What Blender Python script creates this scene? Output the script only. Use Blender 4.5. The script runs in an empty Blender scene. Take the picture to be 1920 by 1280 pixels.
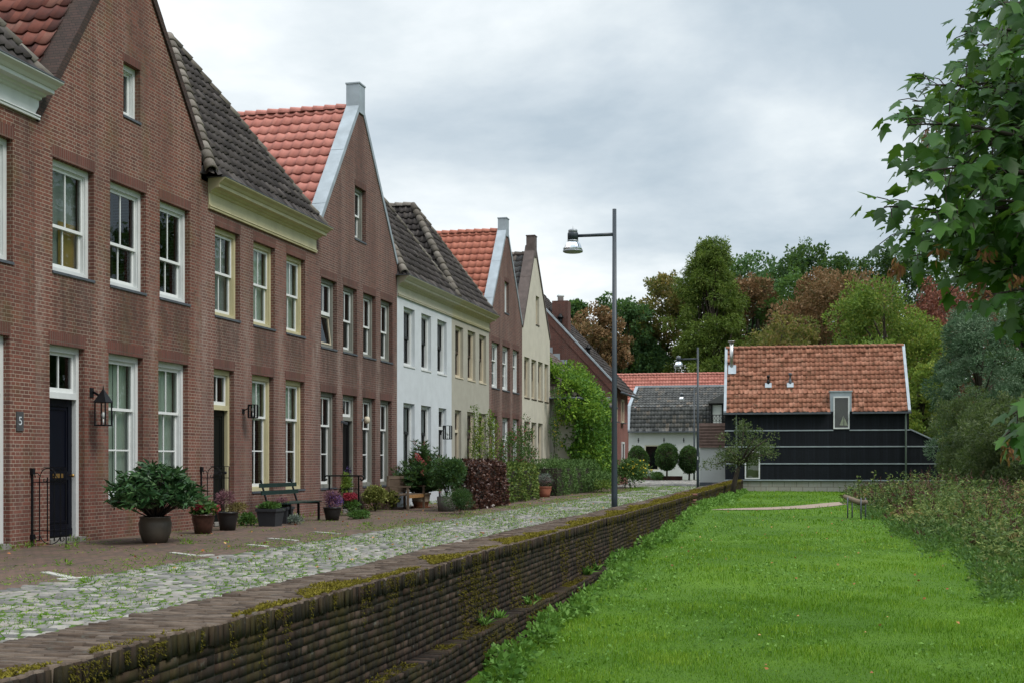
import bpy, bmesh, math, random
import numpy as np
from mathutils import Vector, Matrix
random.seed(7)
rng = np.random.default_rng(11)
scene = bpy.context.scene
C = scene.collection
R = math.radians

# ---------------------------------------------------------------- camera, sky, sun
EYE = 1.34            # eye height above the street
F = 2350.0            # focal length in photo pixels (1920 wide)
TH = R(13.64)         # the optical axis is turned this much left of the street
HOR = 865.0           # photo row of the horizon
CT, ST = math.cos(TH), math.sin(TH)
cam = bpy.data.cameras.new('camera')
cam.lens = F / 1920 * 36
cam.sensor_width = 36
cam.shift_y = (HOR - 640) / 1920
cam.clip_end = 2000
cam_ob = bpy.data.objects.new('camera', cam)
C.objects.link(cam_ob)
cam_ob.location = (0, 0, EYE)
cam_ob.rotation_euler = (R(90), 0, TH)
scene.camera = cam_ob

SUN_EL, SUN_AZ = 52.0, 112.0     # azimuth clockwise from +Y (the street)
sun = bpy.data.lights.new('sun', 'SUN')
sun.energy = 1.5
sun.angle = R(20)
sun.color = (1.0, 0.95, 0.88)
sun_ob = bpy.data.objects.new('sun', sun)
C.objects.link(sun_ob)
_d = Vector((math.sin(R(SUN_AZ)) * math.cos(R(SUN_EL)), math.cos(R(SUN_AZ)) * math.cos(R(SUN_EL)), math.sin(R(SUN_EL))))
sun_ob.rotation_euler = _d.to_track_quat('Z', 'Y').to_euler()
sun_ob.location = (20, -20, 60)

world = bpy.data.worlds.new("World")
scene.world = world
world.use_nodes = True
wn, wl = world.node_tree.nodes, world.node_tree.links
wn.clear()
def W(t, **kw):
    n = wn.new(t)
    for k, v in kw.items():
        setattr(n, k, v)
    return n
def wmath(op, a, b=None, clamp=False):
    n = W('ShaderNodeMath', operation=op, use_clamp=clamp)
    for i, v in enumerate((a, b)):
        if v is None:
            continue
        if isinstance(v, (int, float)):
            n.inputs[i].default_value = v
        else:
            wl.new(v, n.inputs[i])
    return n.outputs[0]
sky = W('ShaderNodeTexSky', sky_type='NISHITA')
sky.sun_disc = False
sky.sun_elevation = R(SUN_EL)
sky.sun_rotation = R(SUN_AZ)
sky.air_density = 1.2
sky.dust_density = 2.0
tc = W('ShaderNodeTexCoord')
sep = W('ShaderNodeSeparateXYZ')
wl.new(tc.outputs['Generated'], sep.inputs[0])
zz = wmath('ADD', wmath('MAXIMUM', sep.outputs[2], 0.0), 0.22)
comb = W('ShaderNodeCombineXYZ')
wl.new(wmath('DIVIDE', sep.outputs[0], zz), comb.inputs[0])
wl.new(wmath('DIVIDE', sep.outputs[1], zz), comb.inputs[1])
comb.inputs[2].default_value = 3.7
n1 = W('ShaderNodeTexNoise')
n1.inputs['Scale'].default_value = 1.35
n1.inputs['Detail'].default_value = 7
n1.inputs['Roughness'].default_value = 0.57
n1.inputs['Distortion'].default_value = 0.15
wl.new(comb.outputs[0], n1.inputs['Vector'])
n2 = W('ShaderNodeTexNoise')
n2.inputs['Scale'].default_value = 0.42
n2.inputs['Detail'].default_value = 3
wl.new(comb.outputs[0], n2.inputs['Vector'])
mixn = wmath('ADD', wmath('MULTIPLY', n1.outputs['Fac'], 0.62), wmath('MULTIPLY', n2.outputs['Fac'], 0.38))
# brighter cloud low over the street and to the left, greyer up to the right
left = wmath('MULTIPLY', wmath('ADD', wmath('MULTIPLY', sep.outputs[0], -0.26), 0.015), 1.0)
low = wmath('MULTIPLY', wmath('SUBTRACT', 0.17, sep.outputs[2]), 0.40)
lowc = wmath('MAXIMUM', low, 0.0)
fac = wmath('ADD', wmath('ADD', mixn, left), lowc)
ramp = W('ShaderNodeValToRGB')
cr = ramp.color_ramp
cr.elements[0].position = 0.42
cr.elements[0].color = (0.30, 0.355, 0.40, 1)
cr.elements[1].position = 0.68
cr.elements[1].color = (0.70, 0.715, 0.72, 1)
e = cr.elements.new(0.50); e.color = (0.395, 0.443, 0.478, 1)
e = cr.elements.new(0.56); e.color = (0.49, 0.53, 0.55, 1)
wl.new(fac, ramp.inputs[0])
# an overcast dome is brighter overhead
zen = wmath('ADD', 1.0, wmath('MULTIPLY', wmath('MAXIMUM', wmath('SUBTRACT', sep.outputs[2], 0.38), 0.0), 2.6))
clmul = wmath('MULTIPLY', zen, 10.0)
sc1 = W('ShaderNodeVectorMath', operation='SCALE')
wl.new(ramp.outputs[0], sc1.inputs[0]); wl.new(clmul, sc1.inputs['Scale'])
mx = W('ShaderNodeMixRGB')
mx.inputs[0].default_value = 0.93
wl.new(sky.outputs[0], mx.inputs[1]); wl.new(sc1.outputs[0], mx.inputs[2])
bg = W('ShaderNodeBackground')
bg.inputs[1].default_value = 0.1
wl.new(mx.outputs[0], bg.inputs[0])
wo = W('ShaderNodeOutputWorld')
wl.new(bg.outputs[0], wo.inputs[0])
scene.view_settings.view_transform = 'Standard'
scene.view_settings.look = 'None'
scene.view_settings.exposure = 0.8
scene.view_settings.gamma = 1.0
scene.view_settings.use_curve_mapping = False
scene.render.engine = 'CYCLES'
scene.cycles.max_bounces = 6
scene.cycles.diffuse_bounces = 3
scene.cycles.glossy_bounces = 3
scene.cycles.transmission_bounces = 4
scene.cycles.transparent_max_bounces = 10
scene.cycles.caustics_reflective = False
scene.cycles.caustics_refractive = False

# ---------------------------------------------------------------- measuring helpers
def at(px, Z, z=0.0):
    """world point at image column px, Z metres in front of the camera, height z above the street"""
    X = (px - 960) / F * Z
    return Vector((X * CT - Z * ST, X * ST + Z * CT, z))
def FY(px, xf=12.0):
    """y of column px on the plane x = -xf"""
    a = (px - 960) / F
    return xf * (a * ST + CT) / (ST - a * CT)
def G(px, py, D=EYE):
    """ground point D below the eye"""
    return at(px, F * D / (py - HOR), EYE - D)
def zc(x, y):
    return y * CT - x * ST          # distance along the optical axis

# ---------------------------------------------------------------- scene helpers
def tag(o, label=None, cat=None, group=None, kind=None):
    if label: o['label'] = label
    if cat: o['category'] = cat
    if group: o['group'] = group
    if kind: o['kind'] = kind
    return o
def thing(name, label, cat, loc=(0, 0, 0), rz=0.0, group=None):
    o = bpy.data.objects.new(name, None)
    C.objects.link(o)
    o.empty_display_size = 0.2
    o.location = loc
    o.rotation_euler = (0, 0, rz)
    return tag(o, label, cat, group)
def children(o):
    return [c for c in bpy.data.objects if c.parent == o]
def copy_tree(o, parent=None):
    c = o.copy()
    C.objects.link(c)
    if parent: c.parent = parent
    for ch in children(o):
        copy_tree(ch, c)
    return c

class MB:
    def __init__(s):
        s.v, s.f, s.sm = [], [], []
    def add(s, vs, fs, smooth=False):
        n = len(s.v)
        s.v.extend([tuple(p) for p in vs])
        s.f.extend([tuple(i + n for i in f) for f in fs])
        s.sm.extend([smooth] * len(fs))
    def box(s, x0, x1, y0, y1, z0, z1):
        s.add([(x0, y0, z0), (x1, y0, z0), (x1, y1, z0), (x0, y1, z0), (x0, y0, z1), (x1, y0, z1), (x1, y1, z1), (x0, y1, z1)],
              [(0, 3, 2, 1), (4, 5, 6, 7), (0, 1, 5, 4), (1, 2, 6, 5), (2, 3, 7, 6), (3, 0, 4, 7)])
    def quad(s, *p):
        s.add(p, [tuple(range(len(p)))])
    def hexa(s, b, t):
        """a solid between two quads"""
        s.add(list(b) + list(t), [(3, 2, 1, 0), (4, 5, 6, 7), (0, 1, 5, 4), (1, 2, 6, 5), (2, 3, 7, 6), (3, 0, 4, 7)])
    def bar(s, a, b, w, h=None):
        """a square bar from a to b"""
        a, b = Vector(a), Vector(b)
        h = h or w
        d = (b - a).normalized()
        up = Vector((0, 0, 1)) if abs(d.z) < 0.9 else Vector((1, 0, 0))
        r = d.cross(up).normalized() * w / 2
        u = r.cross(d).normalized() * h / 2
        q = lambda p: [p - r - u, p + r - u, p + r + u, p - r + u]
        s.hexa(q(a), q(b))
    def tube(s, pts, rad, seg=8, cap=True):
        pts = [Vector(p) for p in pts]
        if not hasattr(rad, '__len__'): rad = [rad] * len(pts)
        n0 = len(s.v); rings = []
        for i, p in enumerate(pts):
            d = (pts[min(i + 1, len(pts) - 1)] - pts[max(i - 1, 0)]).normalized()
            up = Vector((0, 0, 1)) if abs(d.z) < 0.95 else Vector((1, 0, 0))
            r = d.cross(up).normalized(); u = r.cross(d)
            rings.append([p + (r * math.cos(2 * math.pi * k / seg) + u * math.sin(2 * math.pi * k / seg)) * rad[i] for k in range(seg)])
        vs = [q for r in rings for q in r]
        fs = []
        for i in range(len(pts) - 1):
            for k in range(seg):
                a, b = i * seg + k, i * seg + (k + 1) % seg
                fs.append((a, b, b + seg, a + seg))
        if cap:
            fs.append(tuple(range(seg))[::-1]); fs.append(tuple(range((len(pts) - 1) * seg, len(pts) * seg)))
        s.add(vs, fs, True)
    def lathe(s, prof, c=(0, 0, 0), seg=20, sq=0):
        """prof: (radius, z) list turned about the vertical through c"""
        vs, fs = [], []
        for r, z in prof:
            for k in range(seg):
                a = 2 * math.pi * k / seg
                vs.append((c[0] + r * math.cos(a), c[1] + r * math.sin(a), c[2] + z))
        for i in range(len(prof) - 1):
            for k in range(seg):
                a, b = i * seg + k, i * seg + (k + 1) % seg
                fs.append((a, b, b + seg, a + seg))
        fs.append(tuple(range(seg))[::-1]); fs.append(tuple(range((len(prof) - 1) * seg, len(prof) * seg)))
        s.add(vs, fs, True)
    def build(s, name, mat, parent=None):
        m = bpy.data.meshes.new(name)
        m.from_pydata(s.v, [], s.f)
        m.polygons.foreach_set('use_smooth', s.sm)
        m.materials.append(mat)
        m.update()
        o = bpy.data.objects.new(name, m)
        C.objects.link(o)
        if parent: o.parent = parent
        return o
    def sharp(s, o, ang=35):
        return o

def np_mesh(name, verts, faces, mat, parent=None, rnd=None, smooth=False):
    """fast mesh from numpy arrays; faces Nx3 or Nx4"""
    m = bpy.data.meshes.new(name)
    nf, k = faces.shape
    m.vertices.add(len(verts)); m.vertices.foreach_set('co', np.asarray(verts, dtype=np.float32).ravel())
    m.loops.add(nf * k); m.loops.foreach_set('vertex_index', faces.astype(np.int32).ravel())
    m.polygons.add(nf)
    m.polygons.foreach_set('loop_start', np.arange(0, nf * k, k, dtype=np.int32))
    m.polygons.foreach_set('loop_total', np.full(nf, k, dtype=np.int32))
    if smooth: m.polygons.foreach_set('use_smooth', np.ones(nf, dtype=bool))
    if rnd is not None:
        at_ = m.attributes.new('rnd', 'FLOAT', 'FACE')
        at_.data.foreach_set('value', np.asarray(rnd, dtype=np.float32))
    m.materials.append(mat)
    m.update(calc_edges=True)
    o = bpy.data.objects.new(name, m)
    C.objects.link(o)
    if parent: o.parent = parent
    return o

# ---------------------------------------------------------------- materials
class NT:
    def __init__(s, name):
        s.m = bpy.data.materials.new(name)
        s.m.use_nodes = True
        s.n, s.l = s.m.node_tree.nodes, s.m.node_tree.links
        s.n.clear()
        s.out = s.n.new('ShaderNodeOutputMaterial')
    def node(s, t, **kw):
        n = s.n.new(t)
        for k, v in kw.items(): setattr(n, k, v)
        return n
    def put(s, sock, v):
        if v is None: return
        if isinstance(v, bpy.types.NodeSocket): s.l.new(v, sock)
        elif isinstance(v, (tuple, list)) and len(v) == 3 and sock.type == 'RGBA': sock.default_value = (*v, 1)
        else: sock.default_value = v
    def math(s, op, a, b=None, clamp=False):
        n = s.node('ShaderNodeMath', operation=op, use_clamp=clamp)
        s.put(n.inputs[0], a); s.put(n.inputs[1], b)
        return n.outputs[0]
    def mix(s, f, a, b, mode='MIX'):
        n = s.node('ShaderNodeMixRGB', blend_type=mode)
        s.put(n.inputs[0], f); s.put(n.inputs[1], a); s.put(n.inputs[2], b)
        return n.outputs[0]
    def coords(s, scale=(1, 1, 1), src='Object'):
        t = s.node('ShaderNodeTexCoord')
        mp = s.node('ShaderNodeMapping')
        s.l.new(t.outputs[src], mp.inputs[0])
        mp.inputs['Scale'].default_value = scale
        return mp.outputs[0]
    def noise(s, scale, detail=4, rough=0.55, vec=None, dist=0.0):
        n = s.node('ShaderNodeTexNoise')
        n.inputs['Scale'].default_value = scale; n.inputs['Detail'].default_value = detail
        n.inputs['Roughness'].default_value = rough; n.inputs['Distortion'].default_value = dist
        s.put(n.inputs['Vector'], vec if vec is not None else s.coords())
        return n.outputs['Fac']
    def ramp(s, f, stops):
        n = s.node('ShaderNodeValToRGB')
        r = n.color_ramp
        while len(r.elements) < len(stops): r.elements.new(0.5)
        for e_, (p, c) in zip(r.elements, stops):
            e_.position = p; e_.color = (*c, 1) if len(c) == 3 else c
        s.put(n.inputs[0], f)
        return n.outputs[0]
    def step(s, f, a, b):
        n = s.node('ShaderNodeMapRange', clamp=True)
        n.inputs['From Min'].default_value = a; n.inputs['From Max'].default_value = b
        s.put(n.inputs[0], f)
        return n.outputs[0]
    def attr(s, name='rnd'):
        n = s.node('ShaderNodeAttribute', attribute_name=name)
        return n.outputs['Fac']
    def bump(s, h, strength=0.4, dist=0.01):
        n = s.node('ShaderNodeBump')
        n.inputs['Strength'].default_value = strength; n.inputs['Distance'].default_value = dist
        s.put(n.inputs['Height'], h)
        return n.outputs[0]
    def principled(s, col, rough=0.8, metal=0.0, normal=None, spec=0.4):
        p = s.node('ShaderNodeBsdfPrincipled')
        s.put(p.inputs['Base Color'], col); s.put(p.inputs['Roughness'], rough); s.put(p.inputs['Metallic'], metal)
        p.inputs['Specular IOR Level'].default_value = spec
        if normal is not None: s.l.new(normal, p.inputs['Normal'])
        return p.outputs[0]
    def done(s, sh):
        s.l.new(sh, s.out.inputs[0])
        return s.m

def plain(name, col, rough=0.6, metal=0.0, var=0.18, scale=6.0, bump=0.0, spec=0.4, stretch=(1, 1, 1), dirt=0.0):
    t = NT(name)
    v = t.coords(stretch)
    n = t.noise(scale, 5, 0.6, v)
    lo = tuple(c * (1 - var) for c in col); hi = tuple(min(1, c * (1 + var)) for c in col)
    c = t.ramp(n, [(0.3, lo), (0.7, hi)])
    if dirt:
        d = t.step(t.noise(1.3, 6, 0.65, t.coords((1, 1, 0.35))), 0.5, 0.75)
        c = t.mix(t.math('MULTIPLY', d, dirt), c, tuple(x * 0.45 for x in col))
    nm = t.bump(t.noise(scale * 4, 4, 0.6, v), bump, 0.01) if bump else None
    return t.done(t.principled(c, rough, metal, nm, spec))

def brick_vec(t, soldier=False):
    """wall coordinates: along the wall, up"""
    tcn = t.node('ShaderNodeTexCoord')
    sp = t.node('ShaderNodeSeparateXYZ'); t.l.new(tcn.outputs['Object'], sp.inputs[0])
    cb = t.node('ShaderNodeCombineXYZ')
    al = t.math('ADD', sp.outputs[0], sp.outputs[1])
    if soldier:
        t.l.new(sp.outputs[2], cb.inputs[0]); t.l.new(al, cb.inputs[1])
    else:
        t.l.new(al, cb.inputs[0]); t.l.new(sp.outputs[2], cb.inputs[1])
    return cb.outputs[0], sp

def brick(name, c1, c2, mortar, soldier=False, bloom=0.0, stain=0.35, alg=0.0, msize=0.0055, piers=None, wins=None):
    t = NT(name)
    vec, sp = brick_vec(t, soldier)
    b = t.node('ShaderNodeTexBrick')
    b.offset = 0.0 if soldier else 0.5
    b.squash = 1.0 if soldier else 0.5; b.squash_frequency = 2; b.offset_frequency = 2
    b.inputs['Scale'].default_value = 1.0
    b.inputs['Brick Width'].default_value = 0.3 if soldier else 0.22
    b.inputs['Row Height'].default_value = 0.06
    b.inputs['Mortar Size'].default_value = msize
    b.inputs['Mortar Smooth'].default_value = 0.2
    b.inputs['Bias'].default_value = -0.1
    wob = t.node('ShaderNodeTexNoise'); wob.inputs['Scale'].default_value = 5.0
    t.l.new(vec, wob.inputs['Vector'])
    va = t.node('ShaderNodeVectorMath', operation='MULTIPLY_ADD')
    t.l.new(wob.outputs['Color'], va.inputs[0]); va.inputs[1].default_value = (0.006, 0.006, 0); t.l.new(vec, va.inputs[2])
    t.l.new(va.outputs[0], b.inputs['Vector'])
    t.put(b.inputs['Color1'], c1); t.put(b.inputs['Color2'], c2)
    # mortar dirtier in places
    big = t.noise(0.55, 5, 0.6, t.coords((1, 1, 0.6)))
    mor = t.mix(t.step(big, 0.42, 0.62), mortar, tuple(x * 0.5 for x in mortar))
    t.put(b.inputs['Mortar'], mor)
    col = b.outputs['Color']
    fine = t.noise(42, 3, 0.6)
    col = t.mix(0.32, col, t.ramp(fine, [(0.3, (0.3, 0.3, 0.3)), (0.75, (1, 1, 1))]), 'MULTIPLY')
    # rain-washed dark stains, stretched downwards
    st = t.noise(1.0, 6, 0.62, t.coords((1.4, 1.4, 0.28)))
    col = t.mix(t.math('MULTIPLY', t.step(st, 0.45, 0.68), stain), col, (0.035, 0.026, 0.022))
    if alg:
        ag = t.noise(1.7, 5, 0.6, t.coords((1, 1, 0.7)))
        col = t.mix(t.math('MULTIPLY', t.step(ag, 0.52, 0.72), alg), col, (0.10, 0.095, 0.025))
    if bloom:
        # lime bloom: pale streaks below the piers between windows
        bl = t.noise(1.5, 5, 0.6, t.coords((1.6, 1.6, 0.22)))
        col = t.mix(t.math('MULTIPLY', t.step(bl, 0.55, 0.75), bloom), col, (0.42, 0.36, 0.31))
    nz_ = t.noise(4.5, 5, 0.65, t.coords((1, 1.6, 0.5)))
    def near(cs_, hw, soft):
        acc = None
        for c_ in cs_:
            d_ = t.math('ABSOLUTE', t.math('SUBTRACT', sp.outputs[1], c_))
            k_ = t.step(d_, hw + soft, hw)
            acc = k_ if acc is None else t.math('MAXIMUM', acc, k_)
        return acc
    if wins:      # soot and algae washed off the sills of the upper windows
        m_ = near([(a_ + b_) / 2 for a_, b_ in wins], (wins[0][1] - wins[0][0]) * 0.42, 0.14)
        zb_ = t.math('MULTIPLY', t.step(sp.outputs[2], 2.9, 3.9), t.step(sp.outputs[2], 4.45, 4.35))
        m_ = t.math('MULTIPLY', t.math('MULTIPLY', m_, zb_), t.step(nz_, 0.25, 0.6))
        col = t.mix(t.math('MULTIPLY', m_, 0.55), col, (0.045, 0.032, 0.026))
    if piers:     # lime bloom on the piers between the windows
        m_ = near(piers, 0.0, 0.24)
        zb_ = t.math('MULTIPLY', t.step(sp.outputs[2], 1.2, 3.6), t.step(sp.outputs[2], 5.6, 4.2))
        m_ = t.math('MULTIPLY', t.math('MULTIPLY', m_, zb_), t.step(nz_, 0.36, 0.66))
        col = t.mix(t.math('MULTIPLY', m_, 0.36), col, (0.44, 0.37, 0.32))
    hgt = t.math('ADD', t.math('MULTIPLY', b.outputs['Fac'], -1.0), t.math('MULTIPLY', fine, 0.25))
    return t.done(t.principled(col, 0.9, 0, t.bump(hgt, 0.55, 0.006), 0.25))

def tile_mat(name, stops, moss=(0.10, 0.10, 0.035), moss_amt=0.3, rough=0.75, dark=(0.03, 0.028, 0.024), dark_amt=0.3, mscale=2.2):
    t = NT(name)
    c = t.ramp(t.attr(), stops)
    n = t.noise(9, 5, 0.65)
    c = t.mix(0.35, c, t.ramp(n, [(0.3, (0.5, 0.5, 0.5)), (0.7, (1, 1, 1))]), 'MULTIPLY')
    d = t.noise(3.1, 6, 0.7)
    c = t.mix(t.math('MULTIPLY', t.step(d, 0.5, 0.66), dark_amt), c, dark)
    ms = t.noise(mscale * 3, 5, 0.72)
    c = t.mix(t.math('MULTIPLY', t.step(ms, 0.57, 0.66), moss_amt), c, moss)
    return t.done(t.principled(c, rough, 0, t.bump(t.noise(30, 4, 0.6), 0.25, 0.006), 0.3))

def leaf_mat(name, stops, trans=0.35, rough=0.5, spec=0.18):
    t = NT(name)
    c = t.ramp(t.attr(), stops)
    p = t.principled(c, rough, 0, None, spec)
    tr = t.node('ShaderNodeBsdfTranslucent')
    t.l.new(t.mix(0.5, c, (0.16, 0.26, 0.03), 'MIX') if trans > 0.3 else c, tr.inputs[0])
    mxs = t.node('ShaderNodeMixShader'); mxs.inputs[0].default_value = trans
    t.l.new(p, mxs.inputs[1]); t.l.new(tr.outputs[0], mxs.inputs[2])
    return t.done(mxs.outputs[0])

def glass_mat(name, tint=(0.9, 0.95, 0.93), refl=0.16, k=0.8):
    t = NT(name)
    tr = t.node('ShaderNodeBsdfTransparent'); tr.inputs[0].default_value = (*tint, 1)
    gl = t.node('ShaderNodeBsdfGlossy'); gl.inputs['Roughness'].default_value = 0.015
    gl.inputs[0].default_value = (0.9, 0.93, 0.95, 1)
    fr = t.node('ShaderNodeFresnel'); fr.inputs[0].default_value = 1.5
    wv = t.noise(1.6, 1, 0.5)
    bn = t.bump(wv, 0.06, 0.05); t.l.new(bn, gl.inputs['Normal'])
    f = t.math('ADD', t.math('MULTIPLY', fr.outputs[0], k), refl * 0.2, True)
    ms = t.node('ShaderNodeMixShader'); t.l.new(f, ms.inputs[0]); t.l.new(tr.outputs[0], ms.inputs[1]); t.l.new(gl.outputs[0], ms.inputs[2])
    return t.done(ms.outputs[0])

M = {}
M['brick_red'] = brick('dark red brick', (0.205, 0.078, 0.056), (0.118, 0.052, 0.041), (0.40, 0.325, 0.255), bloom=0.22, stain=0.5, alg=0.32)
M['brick_pale'] = brick('weathered red brick', (0.200, 0.088, 0.071), (0.135, 0.067, 0.057), (0.37, 0.31, 0.26), bloom=0.25, stain=0.4, alg=0.14)
M['brick_brown'] = brick('brown brick', (0.160, 0.073, 0.060), (0.105, 0.056, 0.049), (0.31, 0.25, 0.215), bloom=0.25, stain=0.5, alg=0.06)
M['brick_far'] = brick('plain red brick', (0.145, 0.056, 0.044), (0.10, 0.042, 0.036), (0.22, 0.17, 0.14), stain=0.4)
M['brick_pink'] = brick('pinkish brick', (0.27, 0.105, 0.085), (0.21, 0.085, 0.07), (0.30, 0.2, 0.17), stain=0.25)
for k in ('red', 'pale', 'brown'):
    a = {'red': ((0.17, 0.062, 0.048), (0.12, 0.05, 0.04)), 'pale': ((0.17, 0.068, 0.055), (0.12, 0.054, 0.044)), 'brown': ((0.14, 0.06, 0.05), (0.10, 0.05, 0.042))}[k]
    M['lintel_' + k] = brick('soldier course ' + k, a[0], a[1], (0.20, 0.15, 0.12), soldier=True, stain=0.4, alg=0.15)
M['white'] = plain('white paint', (0.62, 0.635, 0.63), 0.42, var=0.06, scale=3, dirt=0.18)
M['sash_white'] = plain('white sash paint', (0.68, 0.69, 0.68), 0.38, var=0.05, scale=3)
M['yellow'] = plain('pale yellow paint', (0.50, 0.45, 0.275), 0.45, var=0.08, scale=3, dirt=0.25)
M['cream_paint'] = plain('cream paint', (0.52, 0.485, 0.37), 0.5, var=0.07, scale=3, dirt=0.2)
M['beige_paint'] = plain('beige paint', (0.55, 0.48, 0.36), 0.5, var=0.07, scale=3, dirt=0.2)
M['grey_paint'] = plain('grey paint', (0.20, 0.20, 0.175), 0.5, var=0.08, scale=3)
M['navy'] = plain('dark navy paint', (0.0035, 0.0045, 0.010), 0.35, var=0.1, spec=0.2)
M['black_paint'] = plain('black paint', (0.005, 0.005, 0.006), 0.4, var=0.1, spec=0.25)
M['green_black'] = plain('black green paint', (0.005, 0.007, 0.0065), 0.35, var=0.1, spec=0.2)
M['dark_wood'] = plain('dark stained wood', (0.05, 0.032, 0.024), 0.5, var=0.2)
M['iron'] = plain('wrought iron', (0.006, 0.0065, 0.008), 0.5, var=0.2, spec=0.25, scale=20, bump=0.2)
M['lead'] = plain('lead sheet', (0.085, 0.095, 0.11), 0.55, metal=0.2, var=0.25, scale=5)
M['zinc'] = plain('zinc sheet', (0.33, 0.37, 0.40), 0.48, metal=0.35, var=0.16, scale=2.5, dirt=0.2, bump=0.05)
M['stone'] = plain('grey stone', (0.20, 0.19, 0.17), 0.85, var=0.25, scale=8, bump=0.3)
M['stucco_white'] = plain('white stucco', (0.53, 0.56, 0.585), 0.85, var=0.06, scale=2.2, bump=0.35, dirt=0.12)
M['stucco_grey'] = plain('greige stucco', (0.36, 0.34, 0.285), 0.85, var=0.07, scale=2.2, bump=0.35, dirt=0.12)
M['stucco_cream'] = plain('cream stucco', (0.50, 0.465, 0.385), 0.85, var=0.07, scale=2.2, bump=0.35, dirt=0.2)
M['far_white'] = plain('whitewashed wall', (0.52, 0.53, 0.525), 0.85, var=0.08, scale=0.8, bump=0.2, dirt=0.12)
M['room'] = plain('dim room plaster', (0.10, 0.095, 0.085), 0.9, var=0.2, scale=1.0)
M['curtain'] = plain('pale curtain', (0.66, 0.74, 0.62), 0.9, var=0.05, scale=1.2)
M['blind'] = plain('grey slatted blind', (0.42, 0.44, 0.42), 0.7, var=0.1, scale=30, stretch=(0.1, 0.1, 1.0))
M['paper'] = plain('ochre paper shade', (0.52, 0.33, 0.10), 0.8, var=0.15, scale=3)
M['glass'] = glass_mat('window glass')
M['glass_clear'] = glass_mat('lantern glass', (0.97, 0.97, 0.96), refl=0.0, k=0.25)
M['tile_red'] = tile_mat('salmon clay tile', [(0.0, (0.48, 0.170, 0.130)), (0.6, (0.52, 0.195, 0.15)), (1.0, (0.55, 0.215, 0.165))], moss_amt=0.02, dark_amt=0.06, rough=0.5)
M['tile_orange'] = tile_mat('orange clay tile', [(0.0, (0.42, 0.135, 0.085)), (1.0, (0.49, 0.17, 0.11))], moss_amt=0.03, dark_amt=0.12, rough=0.55)
M['tile_old_red'] = tile_mat('old red clay tile', [(0.0, (0.09, 0.030, 0.024)), (0.5, (0.155, 0.048, 0.034)), (0.85, (0.22, 0.072, 0.05)), (1.0, (0.26, 0.12, 0.09))], moss_amt=0.08, dark_amt=0.35)
M['tile_dark'] = tile_mat('dark mossy tile', [(0.0, (0.032, 0.026, 0.025)), (0.6, (0.056, 0.046, 0.043)), (1.0, (0.092, 0.078, 0.072))], moss=(0.14, 0.115, 0.05), moss_amt=0.14, dark_amt=0.35)
M['tile_brown'] = tile_mat('brown grey tile', [(0.0, (0.12, 0.09, 0.078)), (1.0, (0.19, 0.15, 0.13))], moss_amt=0.15, dark_amt=0.3)
M['tile_grey'] = tile_mat('grey tile', [(0.0, (0.075, 0.078, 0.078)), (0.8, (0.13, 0.133, 0.13)), (1.0, (0.19, 0.16, 0.13))], moss_amt=0.25, dark_amt=0.3)
M['tile_barn'] = tile_mat('weathered orange tile', [(0.0, (0.27, 0.110, 0.066)), (0.5, (0.33, 0.138, 0.082)), (1.0, (0.39, 0.185, 0.12))], moss=(0.055, 0.045, 0.022), moss_amt=0.9, dark_amt=0.14, mscale=1.5)
M['ridge'] = tile_mat('lichened ridge tile', [(0.0, (0.10, 0.085, 0.07)), (0.6, (0.18, 0.155, 0.13)), (1.0, (0.26, 0.23, 0.20))], moss_amt=0.3, dark_amt=0.4)
M['tile_hang'] = plain('brown hung tile', (0.17, 0.105, 0.085), 0.7, var=0.25, scale=5)
M['coping_brick'] = brick('dark coping brick', (0.075, 0.045, 0.038), (0.05, 0.035, 0.03), (0.03, 0.025, 0.022), soldier=False, stain=0.3, alg=0.05)
M['coping_dark'] = plain('dark weathered coping', (0.095, 0.075, 0.068), 0.8, var=0.25, scale=4, bump=0.2)
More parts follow.
